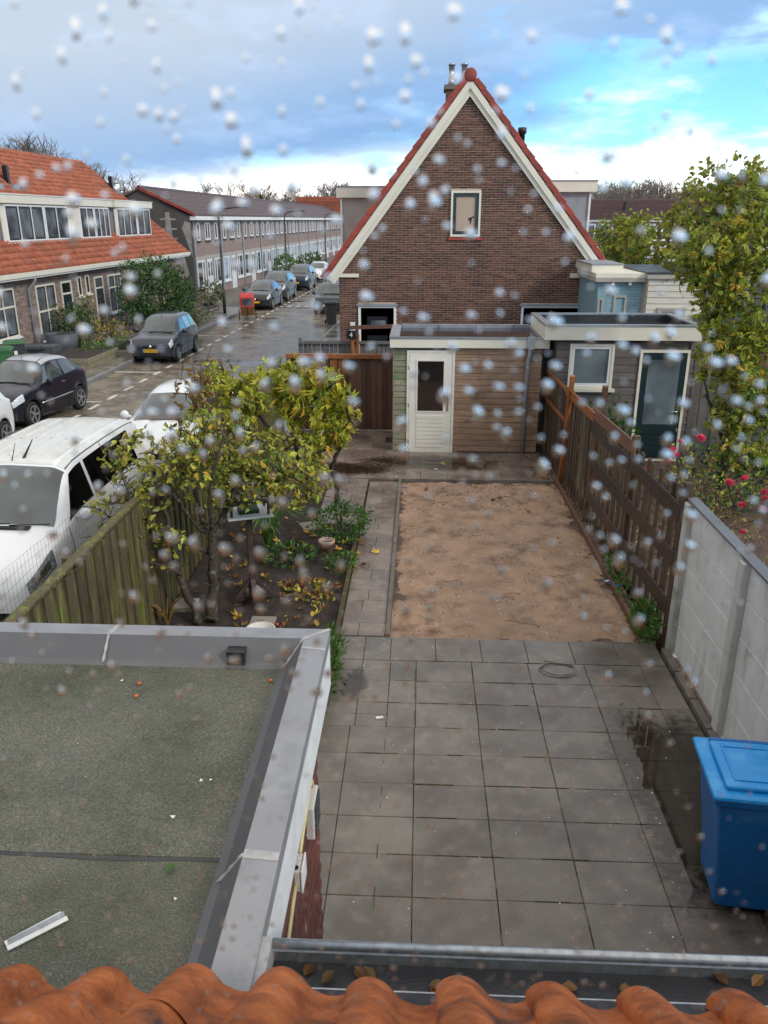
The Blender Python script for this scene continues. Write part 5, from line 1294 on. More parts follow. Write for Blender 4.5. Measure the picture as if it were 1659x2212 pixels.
def car(name, label, group, shape, paint, loc, rz, glass_s, roof=None, plate=None, pw=.40, glass='glass_car', wheels=True, tyre_w=.18, rear_t=None, front='hatch', mirror=None):
    z = shape; c = thing(name, label, 'van' if 'van' in name else 'car', loc, rz, group)
    H = z.L/2
    def put(b, nm, m, par=None, smooth=True, bevel=0):
        b.v = [(x, y-H, zz) for x, y, zz in b.v]; return b.build(nm, m, par or c, smooth, bevel)
    body = put(z.body(), 'body', paint)
    put(MB().box(-.78*interp(z.k, H)[0], .78*interp(z.k, H)[0], .25, z.L-.2, .17, .62), 'underbody', 'near_black', None, False)
    g = glass_s
    put(z.screen(g['ws'][0], g['ws'][1], 3.12), 'windscreen', glass)
    if 'rw' in g: put(z.screen(g['rw'][0], g['rw'][1], 3.25), 'rear_window', glass)
    for (a, d, sa, sd) in g['side']:
        for b in z.patch(a, d, 2.10, 2.93, .006, fs0=(lambda v, k=sa: k*v), fs1=(lambda v, k=sd: k*v)): put(b, 'side_window', g.get('sglass', glass))
    if roof:
        b = MB()
        def fn(u, v):
            s = roof[1]+(roof[2]-roof[1])*u; w = 1-2*v; t = 5-2.0*abs(w); p = z.pt(s, t)+z.nrm(s, t)*.004; return (p.x*(1 if w >= 0 else -1), p.y, p.z)
        put(b.grid(fn, 14, 18), 'roof', roof[0])
    for b in z.patch(g['hl'][0], g['hl'][1], g['hl'][2], g['hl'][3], .008): put(b, 'headlight', g.get('hlm', 'headlamp'))
    if 'tl' in g:
        for b in z.patch(*g['tl'], .008): put(b, 'taillight', 'tail')
    zz = g.get('nose', .45); w0 = interp(z.k, .0)[0]
    put(MB().box(-w0*.62, w0*.62, -.022, .03, zz-.16, zz-.05), 'air_intake', 'near_black', None, False, .01)
    put(MB().box(-w0*.42, w0*.42, -.018, .03, zz+.10, zz+.20), 'grille', 'near_black', None, False, .01)
    em = put(MB().lathe([(.055,-.032),(.055,-.015)], 14, (0, 0, zz+.165), 'y'), 'emblem', 'chrome')
    if pw:
        pl = put(MB().box(-.26, .26, -.040, -.024, zz-.035, zz+.075), 'number_plate', 'plate', None, False)
        put(MB().box(-.26, -.225, -.0415, -.040, zz-.035, zz+.075), 'plate_band', 'blue_plastic', pl, False)
        if plate: text(plate, .115, 'plate_text', 'plate_ink', pl, (.018, -.042-H, zz+.018), (pi/2, 0, 0), .001)
    for sd in (-1, 1):
        s = g.get('mirror', g['ws'][0]+.28); w, zb, zt, wt = interp(z.k, s)
        m = MB().lathe([(.03,-.035),(.085,-.02),(.09,.03),(.05,.06)], 12, (sd*(w+.10), s, zb+.06), 'y'); m.bar((sd*(w-.04), s+.02, zb+.02), (sd*(w+.08), s+.02, zb+.05), .05, .04); put(m, 'mirror', g.get('mcol', paint))
        for hs in g['handles']:
            p = z.pt(hs, 1.75); put(MB().box(sd*p.x-.012 if sd > 0 else sd*p.x-.018, sd*p.x+.018 if sd > 0 else sd*p.x+.012, hs-.08, hs+.08, p.z-.016, p.z+.016), 'door_handle', g.get('hm', paint), None, False, .006)
        for ds in g['doors']:
            b = MB()
            P = [z.pt(ds, .05+.1*k) + Vector((.0025,0,0)) for k in range(20)]; b.tube([(sd*p.x, p.y, p.z) for p in P], .004, 4, False); put(b, 'door_gap', 'near_black')
        b = MB(); P = [z.pt(z.wh[0]+z.wr+z.arch+.03 + k*(z.wh[1]-z.wh[0]-2*(z.wr+z.arch)-.06)/10, .9) for k in range(11)]
        b.tube([(sd*(p.x+.004), p.y, p.z) for p in P], .02, 6); put(b, 'rub_strip', g.get('strip', 'black_plastic'))
    for k in (0, 1): 
        x = (-.30, .22)[k]; s = g['ws'][0]-.03; zt = interp(z.k, s)[2]
        put(MB().bar((x, s, zt+.02), (x+.52, s-.03 + .05, zt+.035), .015, .012), 'wiper', 'near_black')
    ty, rm = wheel_mesh(z.wr, tyre_w); tm = shared(ty, 'wheel', 'rubber', True); rmm = shared(rm, 'rim', 'rim', False)
    for s in z.wh:
        for sd in (-1, 1):
            w = interp(z.k, s)[0]; o = piece('wheel', tm, c, (sd*(w-.085), s-H, z.wr), (0, 0, 0 if sd > 0 else pi)); piece('rim', rmm, o, (.0,0,0))
    ant = interp(z.k, g['ws'][1]+.15)[2]
    put(MB().tube([(0, g['ws'][1]+.12, ant), (0, g['ws'][1]+.30, ant+.22)], [.008,.004], 6), 'antenna', 'near_black')
    return c
GRP = 'cars parked along the street'
panda = CarShape([(0,.58,.62,.66,.48),(.05,.70,.70,.745,.58),(.22,.765,.84,.875,.64),(.55,.785,.90,.94,.66),(.86,.79,.95,.985,.66),(1.10,.79,.96,1.21,.60),(1.42,.79,.97,1.47,.575),(1.9,.79,.975,1.545,.575),(2.7,.785,.99,1.535,.565),(3.15,.775,1.0,1.49,.555),(3.32,.765,1.0,1.33,.55),(3.47,.74,.98,1.06,.55),(3.54,.66,.80,.84,.52)], 3.54, .20, (.66,2.95), .30, .055)
pg = dict(ws=(.92,1.38), rw=(3.19,3.45), side=[(1.12,1.86,.34,0),(1.93,2.58,0,-.02),(2.66,3.05,0,-.10)], hl=(.045,.24,1.45,2.25), tl=(3.32,3.47,2.15,3.0), handles=(1.86,2.62), doors=(1.02,1.90,2.70), nose=.46, mirror=1.22)
pX = SX(-9.60, 29)
car('parked_car', 'small grey boxy hatchback parked alone at the kerb below the orange roof', GRP, panda, 'paint_grey', (pX, 27.75+1.62, ST), SROT+.015, pg, plate='37-TKV-7')
ypsi = CarShape([(0,.52,.62,.66,.42),(.05,.66,.68,.72,.54),(.22,.76,.80,.84,.62),(.6,.80,.88,.93,.66),(1.0,.82,.93,.985,.67),(1.3,.825,.95,1.22,.61),(1.68,.83,.96,1.45,.57),(2.1,.83,.98,1.52,.56),(2.7,.825,1.02,1.49,.54),(3.2,.80,1.06,1.38,.52),(3.5,.77,1.06,1.18,.50),(3.68,.72,.98,1.02,.48),(3.76,.60,.78,.82,.42)], 3.76, .20, (.70,3.06), .32, .05)
yg = dict(ws=(1.06,1.64), rw=(3.22,3.62), side=[(1.30,2.35,.42,.05),(2.45,3.10,.05,-.12)], hl=(.06,.42,1.5,2.2), tl=(3.45,3.66,1.7,2.5), handles=(2.28,), doors=(1.22,2.45), nose=.45, hm='chrome', mirror=1.40, strip='chrome')
yc = car('parked_car', 'two-tone black hatchback with silver roof and chrome trim, bins behind it', GRP, ypsi, 'paint_black', (SX(-9.98, 19.5), 19.75, ST), SROT-.14, yg, roof=('paint_silver', 1.72, 3.40), plate='KAM')
# white hatchback cut by the picture edge in front of it
car('parked_car', 'white hatchback parked nose to nose before the black and silver car', GRP, panda, 'paint_white', (SX(-9.85, 15.6), 15.65, ST), SROT+.02, pg, pw=0)
corsa = CarShape([(0,.52,.58,.62,.42),(.06,.68,.66,.71,.54),(.25,.79,.82,.86,.64),(.7,.84,.90,.95,.67),(1.05,.86,.95,1.0,.68),(1.45,.865,.97,1.24,.62),(1.85,.87,.98,1.44,.58),(2.4,.87,1.0,1.50,.57),(3.1,.86,1.03,1.47,.55),(3.6,.84,1.06,1.36,.53),(3.88,.80,1.05,1.14,.51),(4.0,.70,.85,.89,.46)], 4.0, .19, (.78,3.28), .32, .05)
cg = dict(ws=(1.12,1.80), rw=(3.60,3.86), side=[(1.40,2.35,.46,0),(2.42,3.15,0,-.05),(3.2,3.5,-.05,-.1)], hl=(.08,.48,1.5,2.15), tl=(3.62,3.86,1.6,2.5), handles=(2.28,3.05), doors=(1.32,2.38), nose=.44, mirror=1.5)
suv = CarShape([(0,.60,.72,.78,.50),(.06,.74,.82,.88,.60),(.25,.85,.98,1.03,.68),(.8,.89,1.05,1.10,.71),(1.2,.90,1.10,1.15,.72),(1.6,.905,1.12,1.42,.66),(1.95,.91,1.13,1.63,.62),(2.6,.91,1.15,1.70,.61),(3.6,.90,1.18,1.67,.60),(4.1,.88,1.2,1.55,.58),(4.35,.84,1.18,1.26,.56),(4.5,.74,.95,1.0,.50)], 4.5, .26, (.85,3.5), .36, .06)
sg = dict(ws=(1.26,1.92), rw=(4.05,4.33), side=[(1.55,2.5,.42,0),(2.58,3.35,0,-.02),(3.42,3.95,-.02,-.12)], hl=(.06,.42,1.55,2.2), tl=(4.1,4.36,1.6,2.5), handles=(2.42,3.3), doors=(1.48,2.54), nose=.55, mirror=1.66)
car('parked_car', 'dark charcoal hatchback parked right behind the red cargo bike', GRP, corsa, 'paint_taupe', (SX(-9.85, 47.3), 47.3, ST), SROT, cg)
car('parked_car', 'taller taupe-grey car squeezed between the charcoal hatchback and the dark blue one', GRP, suv, 'paint_taupe', (SX(-9.95, 52.4), 52.4, ST), SROT, sg)
car('parked_car', 'large dark blue sport utility car beside the second lamp post', GRP, suv, 'paint_darkblue', (SX(-9.85, 60.6), 60.6, ST), SROT, sg)
car('parked_car', 'white saloon parked beyond the dark blue sport utility car', GRP, corsa, 'paint_white', (SX(-9.75, 68.9), 68.9, ST), SROT, cg)
car('parked_car', 'dark blue small hatchback parked beside the gable house behind the black bin', GRP, panda, 'paint_darkblue', (SX(-5.55, 45.2), 45.2, ST), SROT, pg)
car('parked_car', 'white car behind the white van, half hidden by the fig leaves', GRP, corsa, 'paint_white', (-5.05, 16.2, ST), 0, cg, pw=0)
# ---- white van
van = CarShape([(0,.60,.58,.64,.44),(.06,.76,.70,.77,.56),(.22,.88,.86,.92,.68),(.55,.93,1.0,1.06,.76),(.92,.95,1.11,1.18,.80),(1.25,.955,1.16,1.50,.77),(1.62,.96,1.18,1.83,.755),(2.0,.96,1.19,1.905,.755),(3.0,.96,1.20,1.925,.76),(4.2,.955,1.20,1.90,.755),(4.72,.95,1.20,1.85,.745),(4.86,.93,1.19,1.72,.73),(4.95,.90,1.1,1.16,.71)], 4.95, .22, (.92,4.05), .33, .06)
vg = dict(hlm='headlamp_dark', ws=(.96,1.64), side=[(1.20,2.14,.48,0),(2.24,4.25,0,-.06)], hl=(.06,.55,1.45,2.05), handles=(2.1,), doors=(1.12,2.2,3.4), nose=.52, sglass='glass_black', mirror=1.36)
VX, VYf = -5.40, 8.40
v = car('white_van', 'white panel van with ribbed roof and black side glass beyond the mossy fence', None, van, 'paint_white', (VX, VYf+2.475*.87, ST), 0, vg, roof=('van_roof', 1.70, 4.74), pw=0)
for sx_ in (-.55,-.33,-.11,.11,.33,.55):
    for (a, d) in ((1.95,2.9),(3.05,4.5)):
        P = []
        for k in range(9):
            s = a+(d-a)*k/8; w, zb, zt, wt = interp(van.k, s); P.append((sx_, s-2.475, zt+.010-.02*(sx_/.55)**2))
        MB().tube(P, .016, 6).build('roof_rib', 'van_roof', v, True)
for sd in (-1, 1):
    P = [(van.pt(s, 3.2).x*sd, s-2.475, van.pt(s, 3.2).z+.006) for s in [1.7+.3*k for k in range(11)]]; MB().tube(P, .010, 5).build('roof_seam', 'grey_plastic', v)
MB().tube([(0.12,1.86-2.475,1.89),(.22,2.0-2.475,2.14)], [.02,.006], 8).build('roof_antenna', 'near_black', v)
MB().box(-.5,.5,.96-2.475-.12,.96-2.475+.06,1.17,1.195).build('cowl_panel', 'near_black', v)

v.scale = (1, .87, .94)
yc.scale = (1, .86, 1)
for (a, d, t0, t1, m_, nm) in ((.0,.52,.0,.75,'black_plastic','lower_bumper'), (.16,.42,1.62,1.88,'chrome','headlight_reflector')):
    for b in van.patch(a, d, t0, t1, .010 if nm == 'lower_bumper' else .012):
        b.v = [(x, y-2.475, z) for x, y, z in b.v]; b.build(nm, m_, v, True)
# ================================================================== PLANTS
def leaf_simple(l, w, fold=.25, droop=.15):
    b = MB(); b.add([(0,0,0),(w*.42,l*.28,fold*w*.5),(w*.5,l*.55,fold*w*.5-droop*l*.3),(0,l,-droop*l),(-w*.5,l*.55,fold*w*.5-droop*l*.3),(-w*.42,l*.28,fold*w*.5),(0,l*.5,-droop*l*.35)],
        [(0,1,6),(1,2,6),(2,3,6),(3,4,6),(4,5,6),(5,0,6)]); return b
def leaf_lobed(l, w, droop=.2, seed=0):
    """palmate fig / vine leaf with five lobes"""
    r = random.Random(seed); pts = [(0,0)]
    for a, rad in ((-118,.42),(-88,.62),(-66,.40),(-42,.88),(-21,.56),(0,1.0),(21,.56),(42,.88),(66,.40),(88,.62),(118,.42)):
        k = rad*r.uniform(.88,1.1); pts.append((sin(radians(a))*k*w, .18*l+cos(radians(a))*k*l*.82))
    tw = r.uniform(-.5,.5); vs = [(x*(1-.25*abs(x)/w), y, .35*abs(x) - droop*(x*x/w*2.2 + max(0, y-.18*l)**2/l*1.3) + tw*x*y/l) for x, y in pts]; vs.append((0, .2*l, 0.0)); c = len(vs)-1
    b = MB(); b.add(vs, [(c, i, i+1) for i in range(1, len(pts)-1)] + [(c, len(pts)-1, 0), (c, 0, 1)]); return b
def orient(p, d, roll=0.0, s=1.0):
    d = Vector(d).normalized(); q = d.to_track_quat('Y', 'Z').to_matrix().to_4x4()
    return Matrix.Translation(p) @ q @ Euler((0, roll, 0)).to_matrix().to_4x4() @ Matrix.Diagonal((s, s, s, 1))
def rdir(up=.0, spread=1.0):
    v = Vector((random.gauss(0,1), random.gauss(0,1), random.gauss(0,1)*spread)); v.normalize(); v.z += up; return v.normalized()
def curve_pts(P, n=5, wob=.03):
    """catmull through control points"""
    P = [Vector(p) for p in P]; out = []
    for i in range(len(P)-1):
        p0 = P[max(0,i-1)]; p1 = P[i]; p2 = P[i+1]; p3 = P[min(len(P)-1,i+2)]
        for k in range(n):
            t = k/n; out.append(.5*((2*p1)+(p2-p0)*t+(2*p0-5*p1+4*p2-p3)*t*t+(3*p1-p0-3*p2+p3)*t**3) + Vector((rnd(-wob,wob), rnd(-wob,wob), rnd(-wob,wob)))*.5)
    out.append(P[-1]); return out
def leafy_tree(name, label, limbs, regions, leaf_sets, bark='bark', cat='tree', group=None, r_twig=.006, nleaf=(5,9), spread=.10, wob=.03, sides=7, droopy=-.1, spurs=0):
    """limbs: list of (control points, r0, r1); regions: (centre, radii, n, leaf set index); leaf_sets: lists of meshes"""
    t = thing(name, label, cat, tuple(limbs[0][0][0]), 0, group); base = Vector(limbs[0][0][0]); t.location = base
    nodes = []; tb = MB(); lb = MB()
    for i, (P, r0, r1) in enumerate(limbs):
        C = curve_pts(P, 6, wob); n = len(C); rr = [(r0+(r1-r0)*k/(n-1))*rnd(.9,1.12) for k in range(n)]
        (tb if i == 0 else lb).tube([c-base for c in C], rr, sides); nodes += C[2:]
    sets = {}
    for (c, rad, n, ls) in regions:
        c = Vector(c)
        for k in range(n):
            q = rdir()*(random.random()**.45); p = c + Vector((q.x*rad[0], q.y*rad[1], q.z*rad[2]))
            a = min(nodes, key=lambda m_: (m_-p).length_squared + max(0, m_.z-p.z)*.6)
            if (a-p).length > 1.3: a = a.lerp(p, .45)
            mid = a.lerp(p, .55) + Vector((rnd(-.05,.05), rnd(-.05,.05), rnd(-.02,.08)))*(p-a).length*1.2
            C = curve_pts([a, mid, p], 3, .012); lb.tube([x-base for x in C], [r_twig*1.5*(1-.6*j/(len(C)-1)) for j in range(len(C))], 4, False)
            if random.random() < .5: nodes.append(p)
            for j in range(random.randint(*nleaf)):
                f = rnd(.35, 1.0); idx = min(len(C)-1, int(f*(len(C)-1)+.5)); pos = C[idx] + rdir()*spread*rnd(.0,1.0)
                sets.setdefault(ls, []).append((pos-base, rdir(droopy), rnd(-pi, pi), rnd(.7, 1.15)))
    for k in range(spurs):
        a = random.choice(nodes); d = rdir(.7)*rnd(.08,.32); lb.tube([a-base, a+d*.5+rdir()*.02-base, a+d-base], [r_twig, r_twig*.8, r_twig*.5], 4, False)
    tb.build('trunk', bark, t, True)
    if lb.v: lb.build('branches', bark, t, True)
    tot = sum(len(v) for v in sets.values())
    for ls, L_ in sets.items():
        protos = leaf_sets[ls]; xs = [orient(p, d, ro, s) for p, d, ro, s in L_]
        many('leaf', protos, xs, t, int(300*len(L_)/tot), 'foliage', key=lambda m_: (m_.translation+base-EYE).length)
    return t
def PX(x, y, Y): return atY(x, y, Y)
lm = {}
lm['apple'] = [shared(leaf_simple(.10,.066,.3,.3), 'leaf', 'leaf_apple'), shared(leaf_simple(.08,.052,.7,.1), 'leaf', 'leaf_apple'), shared(leaf_simple(.08,.05,.5,.45), 'leaf', 'leaf_yellow'), shared(leaf_simple(.075,.048,.4,.3), 'leaf', 'leaf_green'), shared(leaf_simple(.09,.055,.6,.3), 'leaf', 'leaf_apple')]
lm['plum'] = [shared(leaf_simple(.13,.042,.4,.3), 'leaf', 'leaf_rust'), shared(leaf_simple(.12,.045,.4,.3), 'leaf', 'leaf_apple')]
lm['fig'] = [shared(leaf_lobed(l_,l_*.56,d_,k), 'leaf', m_) for k, m_, l_, d_ in ((1,'leaf_fig',.24,.5),(2,'leaf_fig',.19,.9),(3,'leaf_maple',.25,.6),(4,'leaf_fig',.14,.8),(5,'leaf_yellow',.18,1.0),(6,'leaf_maple',.16,.3),(7,'leaf_fig',.21,.7))]
lm['fig2'] = [shared(leaf_lobed(l_,l_*.56,d_,k), 'leaf', m_) for k, m_, l_, d_ in ((8,'leaf_maple',.18,.5),(9,'leaf_fig',.15,.9),(10,'leaf_maple',.20,.7),(11,'leaf_green',.15,.8),(12,'leaf_yellow',.16,1.0),(13,'leaf_maple',.13,.3))]
lm['far'] = [shared(leaf_simple(.19,.12,.4,.3), 'leaf', m_) for m_ in ('leaf_maple','leaf_green','leaf_rust','leaf_maple')]
Yt = 8.5
def zt(u, v, Y=Yt): return PX((400+.663*u)*.5486, (1400+.663*v)*.5486, Y)
g0 = G(455,1345); g1 = G(430,1345)
apple = [([tuple(g0), zt(665,1400,8.4), zt(662,1200,8.45), zt(662,1060,8.5), zt(710,980,8.55), zt(745,880,8.6), zt(790,700,8.7)], .075, .025),
 ([tuple(g1), zt(540,1480,8.35), zt(475,1350,8.35), zt(430,1150,8.4), zt(400,1060,8.4), zt(380,900,8.45), zt(330,760,8.5)], .055, .016),
 ([zt(655,1180), zt(560,1140,8.4), zt(450,1100,8.35), zt(300,1050,8.3), zt(130,1040,8.2), zt(40,960,8.1)], .035, .009),
 ([zt(630,1060), zt(560,1000,8.5), zt(440,850,8.4), zt(330,780,8.3), zt(200,830,8.2), zt(60,880,8.1)], .032, .008),
 ([zt(620,1010), zt(575,900,8.7), zt(530,700,8.9), zt(480,520,9.0)], .03, .009),
 ([zt(735,900), zt(830,870,8.5), zt(930,860,8.4), zt(1100,870,8.4), zt(1220,740,8.5)], .03, .009),
 ([zt(700,1000), zt(770,780,8.8), zt(880,600,9.1), zt(960,480,9.2)], .028, .009),
 ([zt(660,1060), zt(640,860,8.3), zt(680,640,8.2), zt(720,470,8.3)], .028, .009),
 ([zt(470,1300,8.35), zt(390,1250,8.3), zt(300,1230,8.2), zt(200,1170,8.1)], .022, .007),
 ([zt(300,1050,8.3), zt(200,960,8.3), zt(150,800,8.3), zt(110,640,8.4)], .018, .006),
 ([zt(760,1300,8.4), zt(690,1330,8.4), zt(655,1380,8.4)], .012, .014)]
leafy_tree('apple_tree', 'lichen-barked fruit tree with thinning yellow-green leaves in the planted bed', apple,
  [(zt(760,620,8.7), (.72,.55,.58), 150, 'apple'), (zt(980,680,8.7), (.65,.5,.50), 110, 'apple'), (zt(560,580,8.6), (.55,.45,.50), 80, 'apple'), (zt(230,680,8.3), (.5,.35,.45), 50, 'apple'),
   (zt(120,900,8.2), (.55,.3,.32), 26, 'apple'), (zt(300,1120,8.2), (.55,.3,.3), 22, 'apple'), (zt(560,260,8.9), (.28,.2,.45), 30, 'plum'), (zt(1160,760,8.6), (.4,.3,.35), 34, 'apple')], lm, nleaf=(4,8), spread=.09, spurs=420)
Yf = 12.4
fg = G(725,1088)
figl = [([tuple(fg), PX(728,1040,Yf), PX(716,1010,Yf), PX(738,960,Yf), PX(752,900,Yf), PX(740,840,Yf)], .045, .018),
 ([tuple(G(660,1075)), PX(650,1000,Yf-.2), PX(620,900,Yf), PX(600,830,Yf+.2)], .05, .018), ([PX(650,1000,Yf-.2), PX(560,900,Yf), PX(500,840,Yf+.2), PX(450,810,Yf+.3)], .035, .012),
 ([PX(620,900,Yf), PX(680,860,Yf), PX(720,830,Yf-.2)], .03, .012), ([PX(738,960,Yf), PX(680,980,Yf-.3), PX(620,1010,Yf-.4), PX(560,1000,Yf-.5)], .03, .01), ([PX(752,900,Yf), PX(768,925,Yf-.2), PX(772,945,Yf-.2)], .02,.01)]
leafy_tree('fig_tree', 'fig tree with large lobed yellow-green leaves behind the fruit tree', figl,
  [(PX(640,845,Yf), (.95,.5,.50), 100, 'fig'), (PX(490,850,Yf), (.72,.5,.50), 60, 'fig'), (PX(735,900,Yf), (.32,.4,.45), 34, 'fig'), (PX(660,960,Yf-.2), (.70,.4,.36), 40, 'fig'), (PX(640,800,Yf), (.35,.3,.2), 14, 'fig'), (PX(455,790,Yf+.2), (.3,.2,.22), 12, 'plum')], lm, bark='bark_dark', nleaf=(3,6), spread=.17, droopy=-.5, spurs=60)
# right-hand garden tree
Yr = 13.4
rb = G(1600,1040)
rt = [([(5.35,13.5,-.05), (5.3,13.45,.8), (5.35,13.5,1.7), (5.6,13.6,2.7), (5.6,13.7,3.7)], .07, .03), ([(5.3,13.45,.8), (4.9,13.2,1.4), (4.65,13.1,2.0)], .04, .015), ([(5.35,13.5,1.7), (4.9,13.4,2.4), (4.7,13.4,2.9)], .04, .015), ([(5.6,13.6,2.7), (5.1,13.8,3.4), (4.9,13.9,4.3)], .035, .012), ([(5.6,13.6,2.7), (6.1,13.5,3.6), (6.0,13.4,4.3)], .035, .012), ([(5.4,13.5,1.2), (5.9,13.2,1.5), (6.3,13.1,1.8)], .035, .012)]
leafy_tree('leafy_garden_tree', 'tall tree with big yellowing lobed leaves in the neighbouring garden', rt,
  [(PX(1600,560,Yr), (.9,.6,.75), 110, 'fig2'), (PX(1510,560,Yr+.8), (.6,.5,.5), 48, 'fig2'), (PX(1600,720,Yr), (.8,.6,.5), 85, 'fig2'), (PX(1540,760,Yr-.3), (.4,.3,.4), 20, 'fig2'), (PX(1620,880,Yr-.4), (.65,.5,.5), 75, 'fig2'), (PX(1640,450,Yr+.3), (.45,.5,.4), 34, 'fig2'), (PX(1600,800,Yr-.2), (.7,.5,.4), 60, 'fig2'), (PX(1570,640,Yr), (.55,.5,.4), 45, 'fig2'), (PX(1600,980,Yr-.6), (.5,.4,.3), 26, 'fig2')], lm, bark='bark_dark', nleaf=(4,8), spread=.17, droopy=-.4, spurs=80)
# trees of the middle gardens
for i, (px, py, Y, w, h, lab) in enumerate(((1440,560,27,2.3,1.7,'bushy green and rust shrub towering behind the white annex'), (1345,515,40,1.6,1.1,'small rounded yellow-green tree between the flat roofs'), (1560,470,24,1.6,1.6,'loose autumn tree behind the tall leafy one'))):
    c = PX(px, py, Y); b0 = Vector((c.x, Y, ST))
    leafy_tree('garden_shrub_tree', lab, [([tuple(b0), (c.x+.1,Y,c.z*.6), tuple(c), (c.x,Y,c.z+h*.6)], .09, .02), ([(c.x+.1,Y,c.z*.6), (c.x-w*.5,Y,c.z)], .05, .015), ([(c.x+.1,Y,c.z*.6), (c.x+w*.5,Y,c.z)], .05, .015)],
      [(c, (w,1.2,h), 300, 'far'), (c+Vector((0,0,-h*.8)), (w*.9,1.0,h*.8), 170, 'far')], lm, nleaf=(5,8), spread=.25, bark='bark_dark', group=None)
# ---- shrubs: ellipsoid of small leaves with stems
def shrub(name, label, base, rad, n, leaf_l, mats, stems=7, cat='shrub', group=None, up=.1, hollow=.5, lw=.5, bark='bark_dark', flowers=None, cz=None, noise_amp=.25, rstem=.008):
    t = thing(name, label, cat, tuple(base), 0, group); c = Vector((0,0, rad[2] if cz is None else cz)); b = MB()
    for k in range(stems):
        q = rdir(); e = c + Vector((q.x*rad[0]*.8, q.y*rad[1]*.8, abs(q.z)*rad[2]*.8)); b.tube(curve_pts([(rnd(-.05,.05), rnd(-.05,.05), 0), (e.x*.35, e.y*.35, c.z*.7), tuple(e)], 4, .01), [rstem*1.6]*5+[rstem]*4 if 0 else rstem, 5, False)
    b.build('stems', bark, t)
    per = {}
    for k in range(n):
        q = rdir(); nz = 1+noise_amp*mnoise.fractal(q*1.8+Vector(base)*.37, 1, 2, 3)*2; r = (hollow+(1-hollow)*random.random()**.5)*nz
        p = c + Vector((q.x*rad[0]*r, q.y*rad[1]*r, q.z*rad[2]*r))
        if p.z < .0: p.z = rnd(.0,.12)
        d = (q*.7+rdir()*.9); d.z += up; per.setdefault(random.choice(mats), []).append(orient(p, d, rnd(-pi,pi), rnd(.65,1.2)))
    for m_, xs in per.items():
        me = shared(leaf_simple(leaf_l, leaf_l*lw, .3, .2), 'leaf', m_); many('foliage', me, xs, t, 0, 'foliage')
    if flowers:
        fm = flowers[1]
        for p in flowers[0]: o = piece('flower', fm, t, Vector(p)-Vector(base), (rnd(-.5,.5), rnd(-.5,.5), rnd(0,6)), (rnd(.85,1.2),)*3)
    return t
shrub('herb_bush', 'dense low green bush at the corner of the planted bed by the path', (-1.12,11.0,-.02), (.44,.44,.30), 1500, .05, ['leaf_green','leaf_green','leaf_dark','leaf_laurel'], up=.4, hollow=.55)
shrub('weed_clump', 'fresh green feathery weeds at the bed edge beside the terracotta pot', (-1.02,9.95,-.02), (.22,.3,.10), 330, .05, ['leaf_green','leaf_laurel','grass'], 3, 'weeds', up=.8)
shrub('weed_clump', 'bright green weeds growing between the extension and the path', (-.93,7.2,-.02), (.16,.75,.15), 650, .09, ['leaf_green','grass','leaf_laurel'], 3, 'weeds', up=1.0, lw=.22)
shrub('weed_clump', 'leafy weeds sprouting in the corner where the slatted fence meets the panel wall', (2.62,8.25,-.02), (.16,.32,.2), 420, .07, ['leaf_green','leaf_laurel','grass'], 4, 'weeds', up=.6)
shrub('weed_clump', 'thin weeds along the foot of the slatted fence near the blue scrap', (2.60,9.5,-.02), (.1,.6,.16), 170, .07, ['leaf_green','grass'], 3, 'weeds', up=.6)
shrub('weed_clump', 'few nettle-like weeds in the middle of the planted bed', (-1.75,10.1,-.02), (.35,.3,.14), 300, .07, ['leaf_green','leaf_dark'], 4, 'weeds', up=.5, lw=.6)
shrub('weed_clump', 'withered yellow-green trailing plant on the bare soil by the bird table', (-1.35,9.15,-.02), (.35,.35,.05), 170, .07, ['leaf_apple','leaf_yellow','leaf_brown'], 6, 'weeds', up=.1)
# iris leaves
t = thing('iris_clump', 'clump of long strap-like green leaves behind the bird table', 'plant', (-2.15,10.6,-.02))
for k in range(34):
    a = rnd(0,6.28); l = rnd(.45,.8); w = rnd(.012,.02); b = MB(); ca, sa = cos(a), sin(a); P = [(0.03*ca,.03*sa,0),(ca*l*.18,sa*l*.18,l*.6),(ca*l*.45,sa*l*.45,l*.85),(ca*l*.75,sa*l*.75,l*.70)]
    vs = []
    for i, p in enumerate(P): ww = w*(1,1,.8,.1)[i]; vs += [(p[0]-sa*ww,p[1]+ca*ww,p[2]),(p[0]+sa*ww,p[1]-ca*ww,p[2])]
    b.add(vs, [(0,1,3,2),(2,3,5,4),(4,5,7,6)]); b.build('leaf', 'leaf_green' if k % 3 else 'leaf_laurel', t)
t = thing('dried_plant', 'dead straw-coloured plant against the mossy fence', 'plant', tuple(G(362,1352)))
for k in range(9):
    a = rnd(0,6.28); l = rnd(.25,.5); b = MB(); b.tube(curve_pts([(0,0,0),(cos(a)*l*.2,sin(a)*l*.2,l*.6),(cos(a)*l*.5,sin(a)*l*.5,l*.8)],3,.005), [.012,.012,.014,.016,.012,.008,.004], 4, False); b.build('leaf', 'leaf_rust', t)
